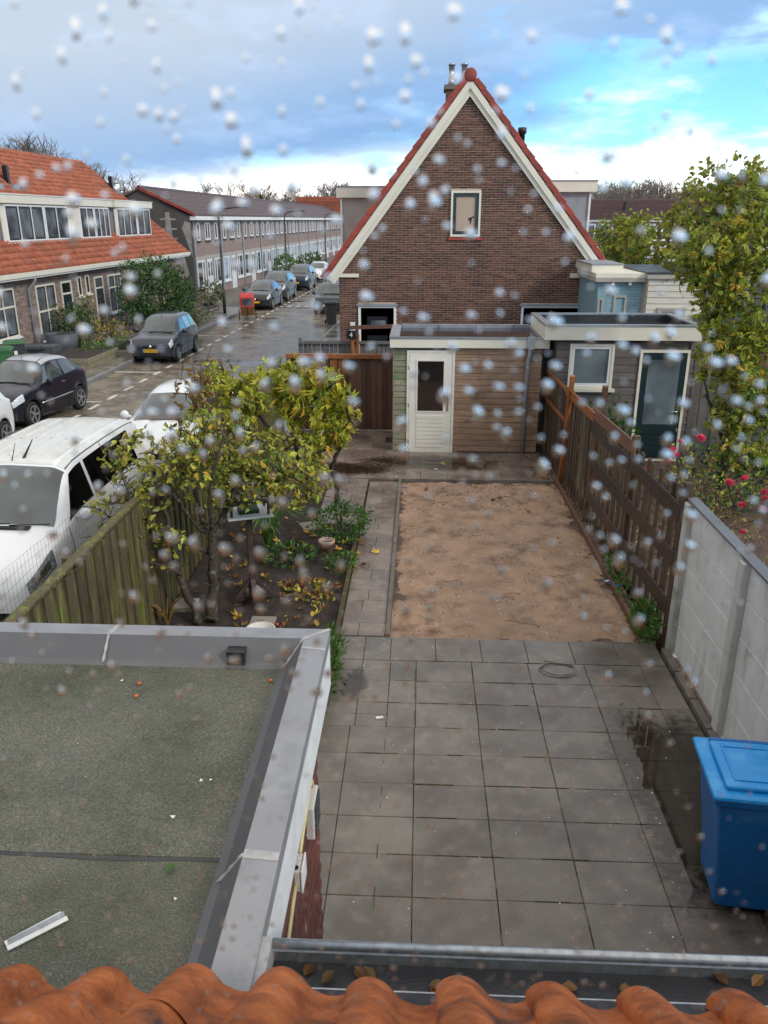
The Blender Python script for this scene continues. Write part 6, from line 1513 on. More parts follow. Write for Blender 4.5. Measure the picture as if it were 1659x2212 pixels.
# rose bush with pink flowers
fl = MB()
for k in range(30):
    zz = 1-1.55*(k+.5)/30; rr_ = sqrt(max(0, 1-zz*zz)); a = k*2.4; q = Vector((cos(a)*rr_, sin(a)*rr_, zz)); d = (q*.6+Vector((0,0,.8))+Vector((-sin(a),cos(a),0))*.3).normalized()
    fl.merge(leaf_simple(.036,.040,.6,.5), orient(q*.026, d, rnd(-.6,.6), 1))
fmesh = shared(fl, 'flower', 'petal', True)
def z7(u, v, Y): return PX((2000+.6173*u)*.5486, (1500+.6173*v)*.5486, Y)
FP = [z7(1228,370,10.6), z7(1100,392,10.4), z7(1050,445,10.2), z7(1068,480,10.1), z7(1010,515,10.2), z7(865,578,9.7), z7(1512,628,10.2), z7(1410,655,10.3), z7(1640,720,9.9), z7(1645,755,9.8), z7(1495,795,9.8), z7(1620,830,9.7), z7(1498,970,9.6), z7(1040,662,10.0)]
rb_ = Vector((3.75,10.1,-.05))
RB = shrub('rose_bush', 'straggly rose bush with bright pink blooms behind the slatted fence', tuple(rb_), (.95,.85,.62), 1000, .06, ['leaf_apple','leaf_brown','leaf_green','leaf_apple','leaf_brown'], 46, up=.1, hollow=.2, cz=.85, noise_amp=.5, rstem=.005, bark='bark', flowers=(FP, fmesh))
b = MB()
for p in FP: b.tube(curve_pts([(0,0,.3), tuple((p-rb_)*.55+Vector((0,0,.35))), tuple(p-rb_)], 4, .02), .004, 4, False)
b.build('flower_stems', 'bark', RB)
b = MB()
for k in range(260):
    q = rdir(); p = Vector((q.x*.95, q.y*.85, .75+q.z*.6)); d = rdir(.2)*rnd(.15,.35); b.tube([p, p+d*.5+Vector((0,0,.02)), p+d], .0035, 3, False)
stuff(b.build('twigs', 'bark', RB))
shrub('ground_ivy', 'tangle of rose stems and yellowing leaves over the neighbouring garden path', (4.4,8.7,-.05), (1.1,.9,.25), 900, .06, ['leaf_apple','leaf_green','leaf_brown','leaf_rust'], 30, 'shrub', hollow=.1, rstem=.005, bark='bark', noise_amp=.5)
shrub('laurel_bush', 'glossy green laurel rising behind the fence below the dark shed window', (3.5,14.4,-.05), (.55,.45,.75), 520, .13, ['leaf_laurel','leaf_laurel','leaf_green'], 8, up=.5, hollow=.3, lw=.42)
shrub('tall_rose_shoot', 'pale green shoot standing before the dark green shed door', (4.05,11.9,-.05), (.18,.18,.75), 90, .09, ['leaf_apple','leaf_maple'], 5, 'plant', hollow=.1)
shrub('garden_undergrowth', 'dark undergrowth at the foot of the tall leafy garden tree', (5.3,12.8,-.05), (1.3,.8,.5), 900, .11, ['leaf_green','leaf_dark','leaf_maple'], 12, hollow=.2)
shrub('garden_undergrowth', 'greenery along the dark board fence right of the small shed', (6.6,14.6,-.05), (1.2,.7,.7), 600, .12, ['leaf_green','leaf_dark','leaf_maple'], 10, hollow=.2)
# planting in front of the left house
def sb(px, py, z=-.18): return G(px, py, z)
for nm, lab, (px, py), rad, n, l, ms in (
  ('laurel_hedge', 'large rounded evergreen bush between the two rows of houses', (345,712), (1.65,1.5,1.5), 7500, .14, ['leaf_green','leaf_dark','leaf_dark','leaf_laurel']),
  ('camellia_bush', 'dark glossy evergreen shrub before the green front doors', (172,752), (.72,.7,.85), 1100, .12, ['leaf_dark','leaf_dark','leaf_green']),
  ('hydrangea_bush', 'faded hydrangea with brownish heads in a grey planter', (133,742), (.6,.6,.72), 520, .13, ['leaf_rust','leaf_apple','leaf_brown','leaf_green']),
  ('autumn_shrub', 'orange-brown shrub with red undergrowth beside the front wall', (238,745), (.7,.7,.5), 520, .12, ['leaf_rust','leaf_yellow','leaf_brown','leaf_green']),
  ('climbing_rose', 'straggling climber on the wall between the two green doors', (192,735), (.5,.4,.95), 300, .12, ['leaf_apple','leaf_green','leaf_brown']),
  ('young_sapling', 'slim leafy sapling in front of the last window', (240,700), (.4,.4,.95), 230, .14, ['leaf_apple','leaf_green']),
  ('low_border', 'bright green low plants spilling onto the left pavement', (210,768), (.55,.8,.22), 420, .1, ['leaf_laurel','grass','leaf_green']),
  ('low_border', 'green border plants beside the boxy grey hatchback', (258,752), (.6,.6,.2), 300, .1, ['leaf_laurel','leaf_green']),
  ('brown_grass_pot', 'dead brown plant in a dark pot under the drainpipe', (78,735), (.35,.35,.35), 160, .12, ['leaf_brown','leaf_rust']),
  ('corner_shrub', 'shrub and dead flowers before the first house of the brown row', (455,660), (.9,1.2,.65), 700, .15, ['leaf_green','leaf_rust','leaf_dark']),
  ('corner_shrub', 'bushy green shrub by the second lamp post', (617,600), (1.0,1.2,1.0), 900, .2, ['leaf_laurel','leaf_green']),
  ('corner_shrub', 'dark shrub further down beside the terrace doors', (672,585), (1.3,1.8,.8), 700, .25, ['leaf_dark','leaf_green']),
  ('low_border', 'ragged green strip of plants beside the bicycles', (425,700), (.7,1.2,.35), 420, .12, ['leaf_laurel','leaf_green','leaf_rust'])):
    shrub(nm, lab, tuple(sb(px, py)), rad, n, l, ms, 8, cat='shrub', hollow=.45, lw=.5, rstem=.012)
# ---- bare winter trees
def bare_tree_mesh(seed, h=10.0, spread=.5, depth=5, m='twig_far', r0=.16, dens=3):
    r = random.Random(seed); b = MB()
    def br(p, d, l, rad, k):
        n = 3; P = [p]; q = p.copy(); dd = d.copy()
        for i in range(n):
            dd = (dd + Vector((r.gauss(0,.10), r.gauss(0,.10), r.gauss(.05,.06)))).normalized(); q = q + dd*l/n; P.append(q.copy())
        b.tube(P, [rad, rad*.88, rad*.76, rad*.62] if k < depth-1 else [rad, rad*.9, rad*.8, rad*.6], 5 if k < 2 else 3, False)
        if k >= depth: return
        for j in range(dens + (1 if k == 0 else 0)+(1 if k==depth-1 else 0)):
            f = r.uniform(.35, 1.0); s = P[min(n, max(1, int(f*n+.5)))]; a = r.uniform(0, 6.28); side = dd.orthogonal().normalized(); side = (Matrix.Rotation(a, 3, dd) @ side)
            nd = (dd*(1-spread*.5) + side*spread*r.uniform(.7,1.2) + Vector((0,0,.15))).normalized(); br(s, nd, l*r.uniform(.62,.85), max(.022, rad*.55), k+1)
    br(Vector((0,0,0)), Vector((0,0,1)), h*.32, r0, 0)
    top = max(v[2] for v in b.v); b.v = [(x*h/top, y*h/top, z*h/top) for x, y, z in b.v]
    return b
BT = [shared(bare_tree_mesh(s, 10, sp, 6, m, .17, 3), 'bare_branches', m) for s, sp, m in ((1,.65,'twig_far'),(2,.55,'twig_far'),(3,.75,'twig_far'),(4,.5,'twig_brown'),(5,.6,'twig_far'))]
def bare(px, py, Y, sx, k, label, group='bare winter trees on the skyline'):
    p = atY(px, py, Y); hgt = p.z - ST; o = link('bare_tree', BT[k]); o.location = (p.x, Y, ST); s = hgt/10; o.scale = (s*sx*1.25, s*sx*1.25, s); o.rotation_euler = (0,0,px*.37)
    tag(o, label, 'tree', group); return o
for (px, py, Y, sx, k, lab) in ((85,278,78,.95,0,'bare tree with tall open crown over the orange ridge'), (150,288,80,1.0,1,'wide bare tree beside it over the end of the orange ridge'), (205,345,84,.8,4,'thin bare twigs behind the last flue of the orange roof'), (265,366,92,1.1,2,'round bare tree between the orange and the brown roofs'),
    (398,388,120,1.2,1,'low rounded bare tree behind the brown ridge'), (540,382,135,1.0,3,'drooping tree with brownish twigs over the brown roof'), (583,410,140,.9,0,'thin pale bare tree beside the drooping one'), (620,394,140,1.15,2,'broad bare tree over the middle of the brown terrace'), (665,408,143,.9,4,'slender bare tree left of the street end'), (700,392,145,1.1,1,'bare tree above the far orange house'), (735,386,146,1.1,0,'bare tree touching the left dormer of the gable house'), (480,425,138,1.1,4,'low bare tree at the far left of the street-end trees')):
    bare(px, py, Y, sx, k, lab)
SK = 'bare trees along the wood on the right'
for i in range(30):
    px = 1285 + i*14 + rnd(-8,8); py = 395 + 18*sin(i*1.7) - max(0, px-1480)*.16 + rnd(-10,8)
    bare(px, py, 118+rnd(-8,14), rnd(.9,1.3), i % 5, 'bare leafless tree in the wood behind the distant garden terrace', SK)
# undergrowth of that wood as one mass
b = MB(); tw = bare_tree_mesh(77, 10, .8, 4, 'twig_far', .1, 4)
for k in range(70): 
    x = 20+rnd(-2,75); y = rnd(128,150); s = rnd(.85,1.15); b.merge(tw, T(x, y, ST, rnd(0,6), s*1.3, s, s*.95))
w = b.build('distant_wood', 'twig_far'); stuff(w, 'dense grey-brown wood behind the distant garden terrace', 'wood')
# ---- fallen leaves
LF = [shared(leaf_lobed(.16,.09,-.4,20), 'leaf', 'leaf_yellow'), shared(leaf_lobed(.15,.085,-.5,21), 'leaf', 'leaf_brown'), shared(leaf_simple(.08,.05,.6,-.3), 'leaf', 'leaf_brown'), shared(leaf_simple(.07,.05,.5,-.3), 'leaf', 'leaf_yellow')]
def drop(k, x, y, z, lab, grp, s=1.0):
    o = piece('fallen_leaf', LF[k], None, (x, y, z), (rnd(-.25,.25), rnd(-.25,.25), rnd(0,6.28)), (s,s,s)); tag(o, lab, 'leaf', grp)
for k, (px, py) in enumerate(((774,1170),(790,1180),(768,1195),(780,1222),(770,1225),(785,1120),(820,1195),(775,1155))): p = G(px, py); drop(k % 2, p.x, p.y, .012, 'curled yellow fig leaf fallen on the narrow path by the bed edging', 'fig leaves on the path', .8)
for k, (px, py) in enumerate(((902,1018),(1040,1012),(1170,1010),(1185,1018),(960,1005))): p = G(px, py); drop(k % 2, p.x, p.y, .012, 'withered leaf on the wet terrace before the sheds', 'leaves on the back terrace', .7)
for k, (px, py) in enumerate(((1030,1049),(1145,1105),(1060,1082),(920,1062),(1075,1077))): p = G(px, py); drop(1 if k else 0, p.x, p.y, sandz(p.x, p.y)+.012, 'dry brown leaf lying on the sand bed', 'leaves on the sand', .8)
for k in range(190):
    x, y = rnd(-2.8,-1.0), rnd(7.4,11.9); drop(random.choice((0,1,1,2,2,3)), x, y, soilz(x, y)+.012, 'autumn leaf littering the dark soil of the planted bed', 'leaves on the planted bed', rnd(.55,1.0))
b = MB()
for k in range(120):
    x, y = rnd(2.1,2.5), rnd(13.9,15.6); b.merge(leaf_simple(.05,.035,.5,-.3), T(x, y, .006, rnd(0,6), rx=rnd(-.3,.3)))
stuff(b.build('leaf_litter', 'leaf_brown'), 'dark leaf litter swept into the corner by the drainpipe', 'leaf litter')
b = MB()
for k in range(26):
    x = rnd(-.4,1.7); b.merge(leaf_simple(.05,.035,.5,-.3), T(x, gy-.08+rnd(-.06,.06), gz-.070+rnd(0,.01), rnd(0,6), rx=rnd(-.3,.3)))
stuff(b.build('leaf_litter', 'leaf_brown'), 'wet leaves rotting in the zinc gutter', 'leaf litter')
# ================================================================== STREET FURNITURE, BINS, BIKES
def on_line(px, xs, py=560):
    """Y at which the street line xs is seen in picture column px"""
    y = 40.0
    for _ in range(30):
        d = ray(px, py); y = .5*y + .5*(SX(xs, y)*d.y/d.x)
    return y
def lamp(px, label):
    y = on_line(px, -10.93); top = atY(px, 449 if px < 500 else 462, y).z; top = 6.1+ST
    l = thing('street_lamp', label, 'street lamp', (SX(-10.93, y), y, -.18), SROT, 'lamp posts along the left kerb')
    H_ = 5.15
    MB().lathe([(.085,0),(.085,1.0),(.06,1.05),(.055,H_-.5)], 12).build('pole', 'lamp_pole', l, True)
    MB().tube([(0,0,H_-.55),(0,0,H_-.28),(.06,0,H_-.12),(.2,0,H_),(.5,0,H_+.06),(.95,0,H_+.10)], .04, 8).build('arm', 'lamp_pole', l, True)
    hd = MB().box(.9,1.5,-.09,.09,H_+.06,H_+.14).build('lamp_head', 'lamp_pole', l, bevel=.03); MB().box(.95,1.45,-.06,.06,H_+.052,H_+.059).build('diffuser', 'white_plastic', hd)
lamp(478, 'black street lamp with bent arm standing beside the bicycles'); lamp(618, 'black street lamp with bent arm behind the taupe-grey car'); lamp(704, 'farthest black street lamp with bent arm near the far orange house')
# ---- wheelie bins
def bin_(name, label, loc, rz, body, lid, hgt=1.07, w=.58, d=.72, group=None, number=None, sticker=None):
    o = thing(name, label, 'wheelie bin', loc, rz, group)
    b = MB(); zs = [(.05,.74),(.30,.80),(hgt-.14,.97),(hgt-.10,1.0)]
    for i, (z, k) in enumerate(zs):
        for (x, y) in ((-1,-1),(1,-1),(1,1),(-1,1)): b.v.append((x*w/2*k*.96, y*d/2*k*.96 + (0 if i > 1 else .02), z))
    for i in range(3): b.f += [(i*4+j, i*4+(j+1) % 4, i*4+4+(j+1) % 4, i*4+4+j) for j in range(4)]
    b.f += [(3,2,1,0), (12,13,14,15)]; b.build('tub', body, o, False, .03)
    MB().box(-w/2-.01,w/2+.01,-d/2-.01,d/2+.01,hgt-.099,hgt-.055).build('rim', body, o, bevel=.012)
    ld = MB().box(-w/2-.025,w/2+.025,-d/2-.03,d/2+.02,hgt-.054,hgt-.012).build('lid', lid, o, bevel=.018)
    MB().box(-w/2+.05,w/2-.05,-d/2+.06,d/2-.06,hgt-.0119,hgt+.022).build('lid_dome', lid, ld, False, .02)
    frame_ = MB(); 
    for (a, c, e, g) in ((-.17,.17,-.25,-.235),(-.17,.17,.205,.22),(-.185,-.17,-.25,.22),(.17,.185,-.25,.22)): frame_.box(a, c, e, g, hgt+.0215, hgt+.030)
    frame_.build('lid_ridge', lid, ld, False, .004)
    MB().tube([(-w/2+.06,d/2+.03,hgt-.03),(-w/2+.06,d/2+.07,hgt-.02),(w/2-.06,d/2+.07,hgt-.02),(w/2-.06,d/2+.03,hgt-.03)], .016, 8).build('handle', body, o, True)
    for s_ in (-1, 1): MB().lathe([(.04,-.03),(.10,-.03),(.10,.03),(.04,.03)], 16, (s_*(w/2-.05), d/2-.05, .10), 'x').build('wheel', 'rubber', o, True)
    if number: text(number, .085, 'number', 'white_item', ld, (.12, .10, hgt+.0235), (0,0,-pi/2-.0), .001)
    if sticker: MB().box(-.05,.05,-d/2*.99-.012,-d/2*.97-.004,.7,.82).build('sticker', 'white_item', o)
    return o
bb = bin_('wheelie_bin', 'bright blue wheelie bin with light blue lid beside the concrete panel wall', (2.34, 4.47, 0), pi/2-.10+pi, 'blue_plastic', 'blue_lid', 1.06, .60, .74, number='37')
bl = [c_ for c_ in children_of(bb) if c_.name.startswith('lid')][0]
MB().lathe([(.04,0),(.045,.03),(.03,.045)], 12, (.22,.26,1.045)).build('lid_knob', 'blue_lid', bl, True)
MB().box(-.30,-.27,-.30,.30,1.052,1.066).build('lid_grip', 'blue_plastic', bl, False, .006)
bin_('wheelie_bin', 'black wheelie bin at the street corner of the gable house', (-4.30, 39.2, ST), .2, 'grey_plastic', 'grey_plastic', 1.08, .6, .75)
q = G(14, 770, -.18)
bin_('wheelie_bin', 'dark wheelie bin with green lid and white sticker before the brick front wall', (-12.75, 24.75, -.18), .5, 'grey_plastic', 'green_plastic', 1.08, sticker=True)
bin_('wheelie_bin', 'green wheelie bin standing behind the black and silver hatchback', (-12.45, 23.35, -.18), .35, 'green_plastic', 'green_plastic', 1.08)
# ---- bicycles
def wheel_ring(b, c, r, axis='x', tr=.018, n=24, spokes=10):
    b.tube([(c[0], c[1]+r*cos(2*pi*k/n), c[2]+r*sin(2*pi*k/n)) for k in range(n+1)], tr, 6, False)
def bicycle(label, loc, rz, tilt=0.0, col='near_black', cover=None):
    o = thing('bicycle', label, 'bicycle', loc, rz); o.rotation_euler = (0, tilt, rz)
    for y in (-.52,.52):
        b = MB(); wheel_ring(b, (0,y,.35), .335); w = b.build('wheel', 'rubber', o, True); s_ = MB()
        for k in range(8): a = pi*k/8; s_.tube([(0,y+.32*cos(a),.35+.32*sin(a)),(0,y-.32*cos(a),.35-.32*sin(a))], .003, 3, False)
        s_.build('spokes', 'galv', w)
    b = MB(); P = {'rear':(0,.52,.35),'bb':(0,.06,.30),'seat':(0,.22,.82),'head':(0,-.34,.85),'front':(0,-.52,.35)}
    for a, c in (('rear','bb'),('bb','seat'),('seat','head'),('bb','head'),('rear','seat'),('head','front')): b.tube([P[a], P[c]], .017, 6)
    b.build('frame', col, o, True)
    MB().tube([(-.28,-.18,1.05),(-.25,-.30,1.07),(0,-.36,1.02),(.25,-.30,1.07),(.28,-.18,1.05)], .013, 6).build('handlebar', 'galv', o, True)
    MB().lathe([(.03,0),(.09,.02),(.08,.06),(.02,.07)], 12, (0,.25,.90)).build('saddle', cover or 'near_black', o, True)
    MB().box(-.07,.07,.35,.75,.74,.76).build('carrier', 'near_black', o)
    return o
p = G(408,690,-.18); bicycle('upright dark bicycle with a blue saddle cover against the big evergreen bush', (p.x+.1, p.y, -.18), .5, .12, 'near_black', 'blue_lid')
bicycle('second bicycle with blue frame leaning beside the covered one', (p.x-.35, p.y+.8, -.18), .35, -.10, 'blue_plastic')
p = G(448,676,-.18); o = bicycle('black bicycle toppled over in the border by the lamp post', (p.x-.3, p.y, -.10), .9, 1.25)
# ---- cargo bike
p = G(522,692,ST)
c = thing('cargo_bike', 'three-wheeled cargo bike with wooden box and red rain cover at the kerb', 'cargo bike', (SX(-9.45, 41.6), 41.7, ST), SROT+.25)
for x in (-.42,.42):
    b = MB(); wheel_ring(b, (x,-.55,.26), .24, tr=.025); w = b.build('wheel', 'rubber', c, True); s_ = MB()
    for k in range(6): a = pi*k/6; s_.tube([(x,-.55+.23*cos(a),.26+.23*sin(a)),(x,-.55-.23*cos(a),.26-.23*sin(a))], .003, 3, False)
    s_.build('spokes', 'galv', w)
b = MB(); wheel_ring(b, (0,.95,.32), .30, tr=.025); b.build('wheel', 'rubber', c, True)
bx = MB(); bx.prism([(-.95,.62),(-.80,.22),(-.10,.22),(.02,.62)], 'x', -.34, .34); bx.build('cargo_box', 'wood_box', c, bevel=.015)
tn = MB(); tn.prism([(-.95,.63),(.02,.63),(.0,1.18),(-.30,1.30),(-.78,1.12)], 'x', -.345, .345); tn.build('rain_cover', 'red_tent', c, bevel=.03)
MB().box(-.24,.24,-.93,-.86,.72,1.06).build('cover_window', 'glass_pale', c)
for x in (-.36,.33): MB().box(x,x+.03,-.70,-.18,.72,1.05).build('cover_window', 'glass_pale', c)
b = MB(); b.tube([(0,.0,.35),(0,.45,.33),(0,.95,.32)], .025, 6); b.tube([(0,.45,.33),(0,.55,.88)], .02, 6); b.tube([(-.33,.0,.66),(-.33,.15,.98),(.33,.15,.98),(.33,.0,.66)], .018, 6); b.build('frame', 'near_black', c, True)
MB().lathe([(.03,0),(.11,.02),(.10,.07),(.02,.08)], 12, (0,.56,.88)).build('saddle', 'near_black', c, True)
MB().tube([(0,-1.0,.15),(0,-1.0,.65)], .02, 6).build('bumper_bar', 'near_black', c)
# ---- planters and bench by the left house
def planter(label, px, py, r, h, m, cat='planter', zz=-.18, round_=True):
    p = G(px, py, zz); o = thing('planter', label, cat, (p.x, p.y, zz))
    if round_: MB().lathe([(r*.85,0),(r,h),(r*.9,h),(r*.88,h-.06)], 18).build('pot', m, o, True)
    else: MB().box(-r,r,-r*.6,r*.6,0,h).build('pot', m, o, bevel=.01)
    MB().lathe([(r*.86,h-.09),(r*.5,h-.05)], 14).build('potting_soil', 'soil', o)
planter('large grey zinc planter holding the faded hydrangea', 138, 762, .58, .72, 'planter_zinc'); planter('dark round pot with dead grass below the drainpipe', 80, 752, .42, .55, 'planter_zinc'); planter('wide dark stone trough with trailing plants by the bins', 92, 776, .6, .5, 'planter_zinc', round_=False)
p = G(150, 785, -.18); o = thing('raised_bed', 'low weathered plank raised bed at the pavement edge', 'raised bed', (p.x+.2, p.y+.3, -.18), SROT)
for z in (0,.17): MB().box(.9,.94,-1.3,1.3,z,z+.155).build('plank', 'wood_amber' if 0 else 'board_green', o); MB().box(-.9,.9,-1.3,-1.26,z,z+.155).build('plank', 'board_green', o)
MB().box(-.9,.899,-1.259,1.3,0,.28).build('bed_soil', 'soil', o)
p = G(108, 748, -.18); o = thing('garden_bench', 'dark grey slatted bench against the front wall', 'bench', (p.x-.3, p.y+.2, -.18), SROT-pi/2)
for x in (-.55,.55):
    for y in (-.22,.22): MB().box(x-.035,x+.035,y-.035,y+.035,0,.45 if y < 0 else .95).build('leg', 'planter_zinc', o)
for k in range(4): MB().box(-.65,.65,-.26+k*.13,-.15+k*.13,.452,.48).build('seat_slat', 'planter_zinc', o)
for k in range(3): MB().box(-.65,.65,.165,.184,.58+k*.14,.69+k*.14).build('back_slat', 'planter_zinc', o)
o = MB().box(-.35,.35,-.2,.2,0,.32).build('stone_seat', 'concrete_dark', None, bevel=.02); p = G(270,752,-.18); o.location = p; tag(o, 'low dark stone block bench beside the evergreen bush', 'bench')
# ================================================================== GARDEN THINGS
p = G(548,1292); t = thing('bird_table', 'wooden bird table with white roof on a single post in the bed', 'bird table', (p.x, p.y, .0), .35)
for a in (0, pi/2, pi, 3*pi/2):
    MB().bar((cos(a)*.02, sin(a)*.02, .26), (cos(a)*.21, sin(a)*.21, .045), .06, .05).build('foot_brace', 'wood_dark', t)
MB().box(-.24,.24,-.035,.035,.0,.05).build('foot', 'wood_dark', t); MB().box(-.035,.035,-.24,.24,.051,.095).build('foot', 'wood_dark', t)
MB().box(-.033,.033,-.033,.033,.05,1.14).build('post', 'wood_dark', t)
MB().box(-.27,.27,-.22,.22,1.141,1.165).build('tray', 'white_paint', t, bevel=.004)
for x in (-.22,.22):
    for y in (-.16,.16): MB().box(x-.015,x+.015,y-.015,y+.015,1.166,1.40).build('roof_post', 'wood_dark', t)
for s_ in (-1, 1): MB().bar((0, s_*.005, 1.52), (0, s_*.27, 1.37), .64, .014, (0,0,1)).build('roof_board', 'white_paint', t)
MB().box(-.12,.12,-.10,.10,1.166,1.21).build('seed_box', 'leaf_dark', t)
p = G(706,1195); t = thing('plant_pot', 'pale terracotta pot of earth beside the green bush', 'pot', (p.x, p.y, -.01))
MB().lathe([(.075,0),(.105,.17),(.118,.17),(.118,.215),(.098,.215),(.096,.17)], 20).build('pot', 'terracotta', t, True); MB().lathe([(.096,.17),(.02,.185)], 14).build('potting_soil', 'soil', t)
p = G(562,1362,.22); t = thing('bucket', 'round cream bucket just behind the zinc roof edge', 'bucket', (p.x, p.y, -.01))
MB().lathe([(.12,0),(.16,.24),(.168,.24),(.168,.255),(.150,.255),(.112,.02)], 24).build('tub', 'white_plastic', t, True); MB().lathe([(.14,.15),(.01,.152)], 20).build('water', 'glass', t)
for px, py, lab, rz in ((400,1305,'square concrete stepping stone beside the fruit tree trunk',.1), (550,1275,'concrete slab under the foot of the bird table',.3), (566,1345,'concrete stepping stone behind the cream bucket',.0), (670,1135,'concrete slab half under leaves at the back of the bed',.4)):
    o = slab(.3,.3,.05,.01).build('stepping_stone', 'cement_tile', None); p = G(px, py); o.location = (p.x, p.y, .012); o.rotation_euler = (0,0,rz); tag(o, lab, 'slab')
p = G(1205,1450)
b = MB()
for k in range(2): b.tube([(cos(a*.2618)*(.20-.02*k)+.01*k, sin(a*.2618)*(.13-.012*k)+.02*k, .006+.006*k+.004*sin(a)) for a in range(25)], .004, 5, False)
b.tube([(.2,0,.006),(.16,.10,.01),(.02,.15,.006),(-.12,.19,.006)], .004, 5); o = b.build('wire_coil', 'grey_plastic'); o.location = (p.x, p.y, .003); tag(o, 'loose coil of thin dark cable on the paving near the sand', 'cable')
p = G(1322,1262); o = thing('blue_scrap', 'scrap of blue plastic packaging with white band at the sand edge', 'litter', (p.x, p.y, .02), .35)
MB().grid(lambda u, v: (-.055+.11*u, -.13+.26*v, .012*sin(v*5)+.01*u), 4, 8).build('sheet', 'blue_plastic', o); MB().grid(lambda u, v: (-.056+.112*u, .05+.05*v, .006+.012*sin((.69+.19*v)*5)+.01*u), 3, 3).build('label_band', 'white_item', o)
for px, py, lab in ((941,1014,'small white chip on the wet terrace before the shed door'), (1188,1012,'white scrap by the drainpipe foot'), (820,1552,'thin white splinter on the patio by the extension corner'), (1270,1062,'white shard at the edge of the sand by the fence')):
    p = G(px, py); o = MB().bar((-.035,0,.004), (.035,.01,.006), .03, .006).build('white_chip', 'white_item'); o.location = (p.x, p.y, .003); tag(o, lab, 'litter')
p = G(815,1130)
# on the flat roof
zr = 2.2905
p = G(80,2012,zr); o = thing('metal_strip', 'bent strip of white metal angle lying on the felt roof', 'metal strip', (p.x, p.y, zr+.001), .72)
MB().box(-.095,.095,-.02,-.001,0,.004).build('flange', 'white_item', o); MB().box(-.088,.09,.0,.004,.0,.022).build('flange', 'galv', o); MB().bar((-.095,.012,.003),(.085,.016,.006),.02,.003).build('flange', 'white_item', o)
for px, py, lab, m, s_ in ((372,1765,'white triangular shard on the felt roof','white_item',1), (434,1686,'thin white sliver on the felt roof','white_item',.8), (455,1685,'tiny white splinter beside the sliver on the felt roof','white_item',.5), (378,1942,'small white chip near the tile edge on the felt roof','white_item',.6), (264,1470,'pale chip by the far zinc upstand','white_item',.8)):
    p = G(px, py, zr); o = MB().prism([(-.016,-.012),(.014,-.016),(.004,.02)], 'z', 0, .003).build('roof_shard', m); o.location = (p.x, p.y, zr+.0008); o.scale = (s_*.6,s_*.6,1); o.rotation_euler = (0,0,px); tag(o, lab, 'shard')
p = G(358,1886,zr); o = piece('yellow_leaf', shared(leaf_simple(.045,.03,.4,-.2), 'leaf', 'leaf_laurel'), None, (p.x, p.y, zr+.004), (0,0,-.6)); tag(o, 'single yellow-green leaf on the felt roof', 'leaf')
for px, py, lab in ((585,1472,'orange tile crumb in the corner of the felt roof'), (301,1478,'small orange tile crumb near the far upstand'), (295,1505,'tiny orange crumb in the middle of the felt roof')):
    p = G(px, py, zr); o = MB().lathe([(.004,0),(.012,.003),(.010,.010),(.003,.013)], 6).build('tile_crumb', 'orange_crumb'); o.location = (p.x, p.y, zr+.0008); tag(o, lab, 'crumb')
p = G(598,1352); o = MB().lathe([(.005,0),(.025,.012),(.025,.03),(.005,.045)], 10).build('windfall_fruit', 'petal', None, True); o.location = (p.x, p.y, .0); tag(o, 'small red fruit lying next to the cream bucket', 'fruit')
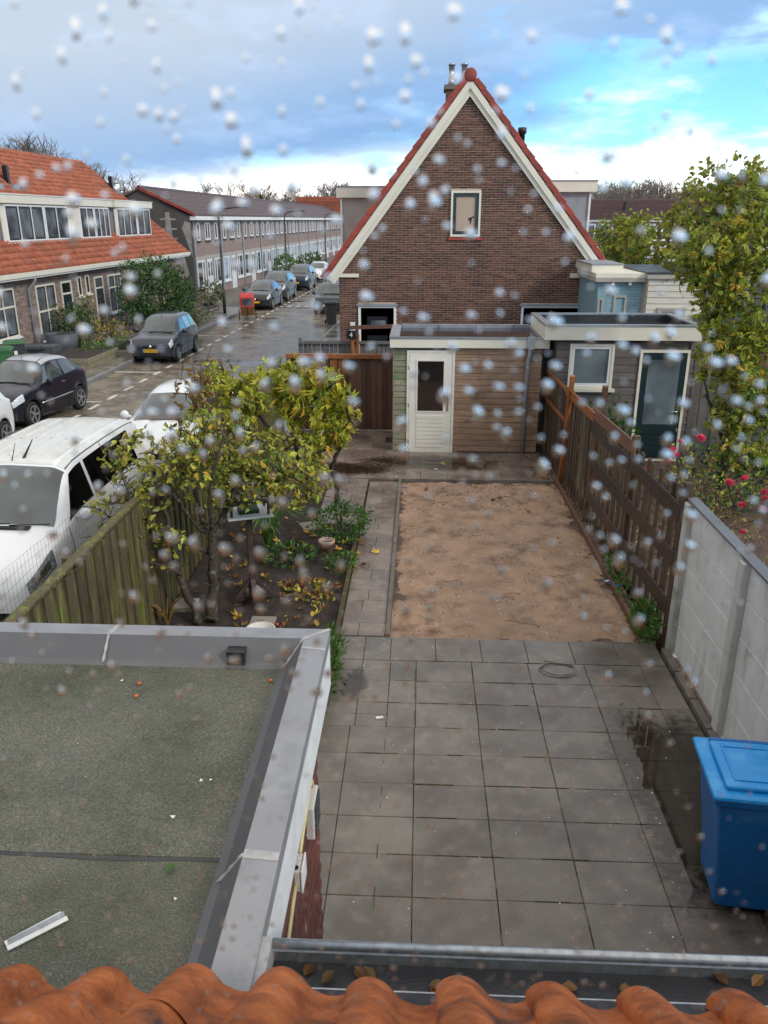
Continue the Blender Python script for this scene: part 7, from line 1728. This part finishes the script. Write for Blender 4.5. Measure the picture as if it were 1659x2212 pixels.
# ================================================================== THE WET WINDOW PANE'S RAINDROPS
# drops cling to the outside of the dormer window that the view is taken through
m = bpy.data.materials.new('rain_water'); m.use_nodes = True; nt = m.node_tree; nt.nodes.clear()
g = nt.nodes.new('ShaderNodeBsdfGlass'); g.inputs['IOR'].default_value = 1.33; g.inputs['Roughness'].default_value = 0.0; g.inputs['Color'].default_value = (1,1,1,1)
o = nt.nodes.new('ShaderNodeOutputMaterial'); nt.links.new(g.outputs[0], o.inputs[0]); M['rain_water'] = m
def drop_mesh(r, hgt, el=1.0, n=12, seed=0):
    """flat back against the glass (local z=0), dome outwards"""
    rr = random.Random(seed); ph = [rr.uniform(-.22,.22) for _ in range(4)]; b = MB(); rings = 5
    def rad(a): return r*(1+ph[0]*cos(2*a)+ph[1]*cos(3*a+ph[2]))
    b.v.append((0,-.42*r*el,hgt))
    for i in range(1, rings+1):
        t = i/rings; 
        for k in range(n):
            a = 2*pi*k/n; q = rad(a)*sin(t*pi/2); b.v.append((q*cos(a), q*sin(a)*el - .42*r*el*(1-t), hgt*cos(t*pi/2)))
    for k in range(n): b.f.append((0, 1+k, 1+(k+1) % n))
    for i in range(rings-1):
        for k in range(n): b.f.append((1+i*n+k, 1+(i+1)*n+k, 1+(i+1)*n+(k+1) % n, 1+i*n+(k+1) % n))
    b.f.append(tuple(1+(rings-1)*n+k for k in reversed(range(n))))
    return b
PY = .30                                   # the pane stands upright this far in front of the lens
rr = random.Random(12); b = MB(); prot = [drop_mesh(1, .36, rr.uniform(1.0,1.45), 12, s) for s in range(8)]
flat = [drop_mesh(1, .17, rr.uniform(1.0,1.3), 12, 50+s) for s in range(4)]
spots = []
def ok(x, z, r): return all((x-a)**2+(z-c)**2 > (r+q+.0012)**2 for a, c, q in spots)
cnt = 0
while cnt < 3000:
    x = rr.uniform(-.36,.36); z = EYE.z + rr.uniform(-.44,.12); r = rr.choice((.0006,.0008,.0010,.0012,.0015,.0018,.0023) if z > EYE.z-.20 else (.0005,.0006,.0008,.0010,.0013))
    dens = .35 + .65*max(0, min(1, (mnoise.noise(Vector((x*9, z*9, 3)))+.25)*1.6))
    if rr.random() > dens or not ok(x, z, r): continue
    spots.append((x, z, r)); mx = Matrix.Translation((x, PY, z)) @ Matrix(((1,0,0,0),(0,0,1,0),(0,1,0,0),(0,0,0,1))) @ Matrix.Diagonal((r, r, r, 1))
    b.merge(prot[cnt % 8] if z > EYE.z-.15 else flat[cnt % 4], mx); cnt += 1
dr = b.build('raindrops', 'rain_water', None, True); stuff(dr, 'blurred raindrops clinging to the window glass', 'raindrops')
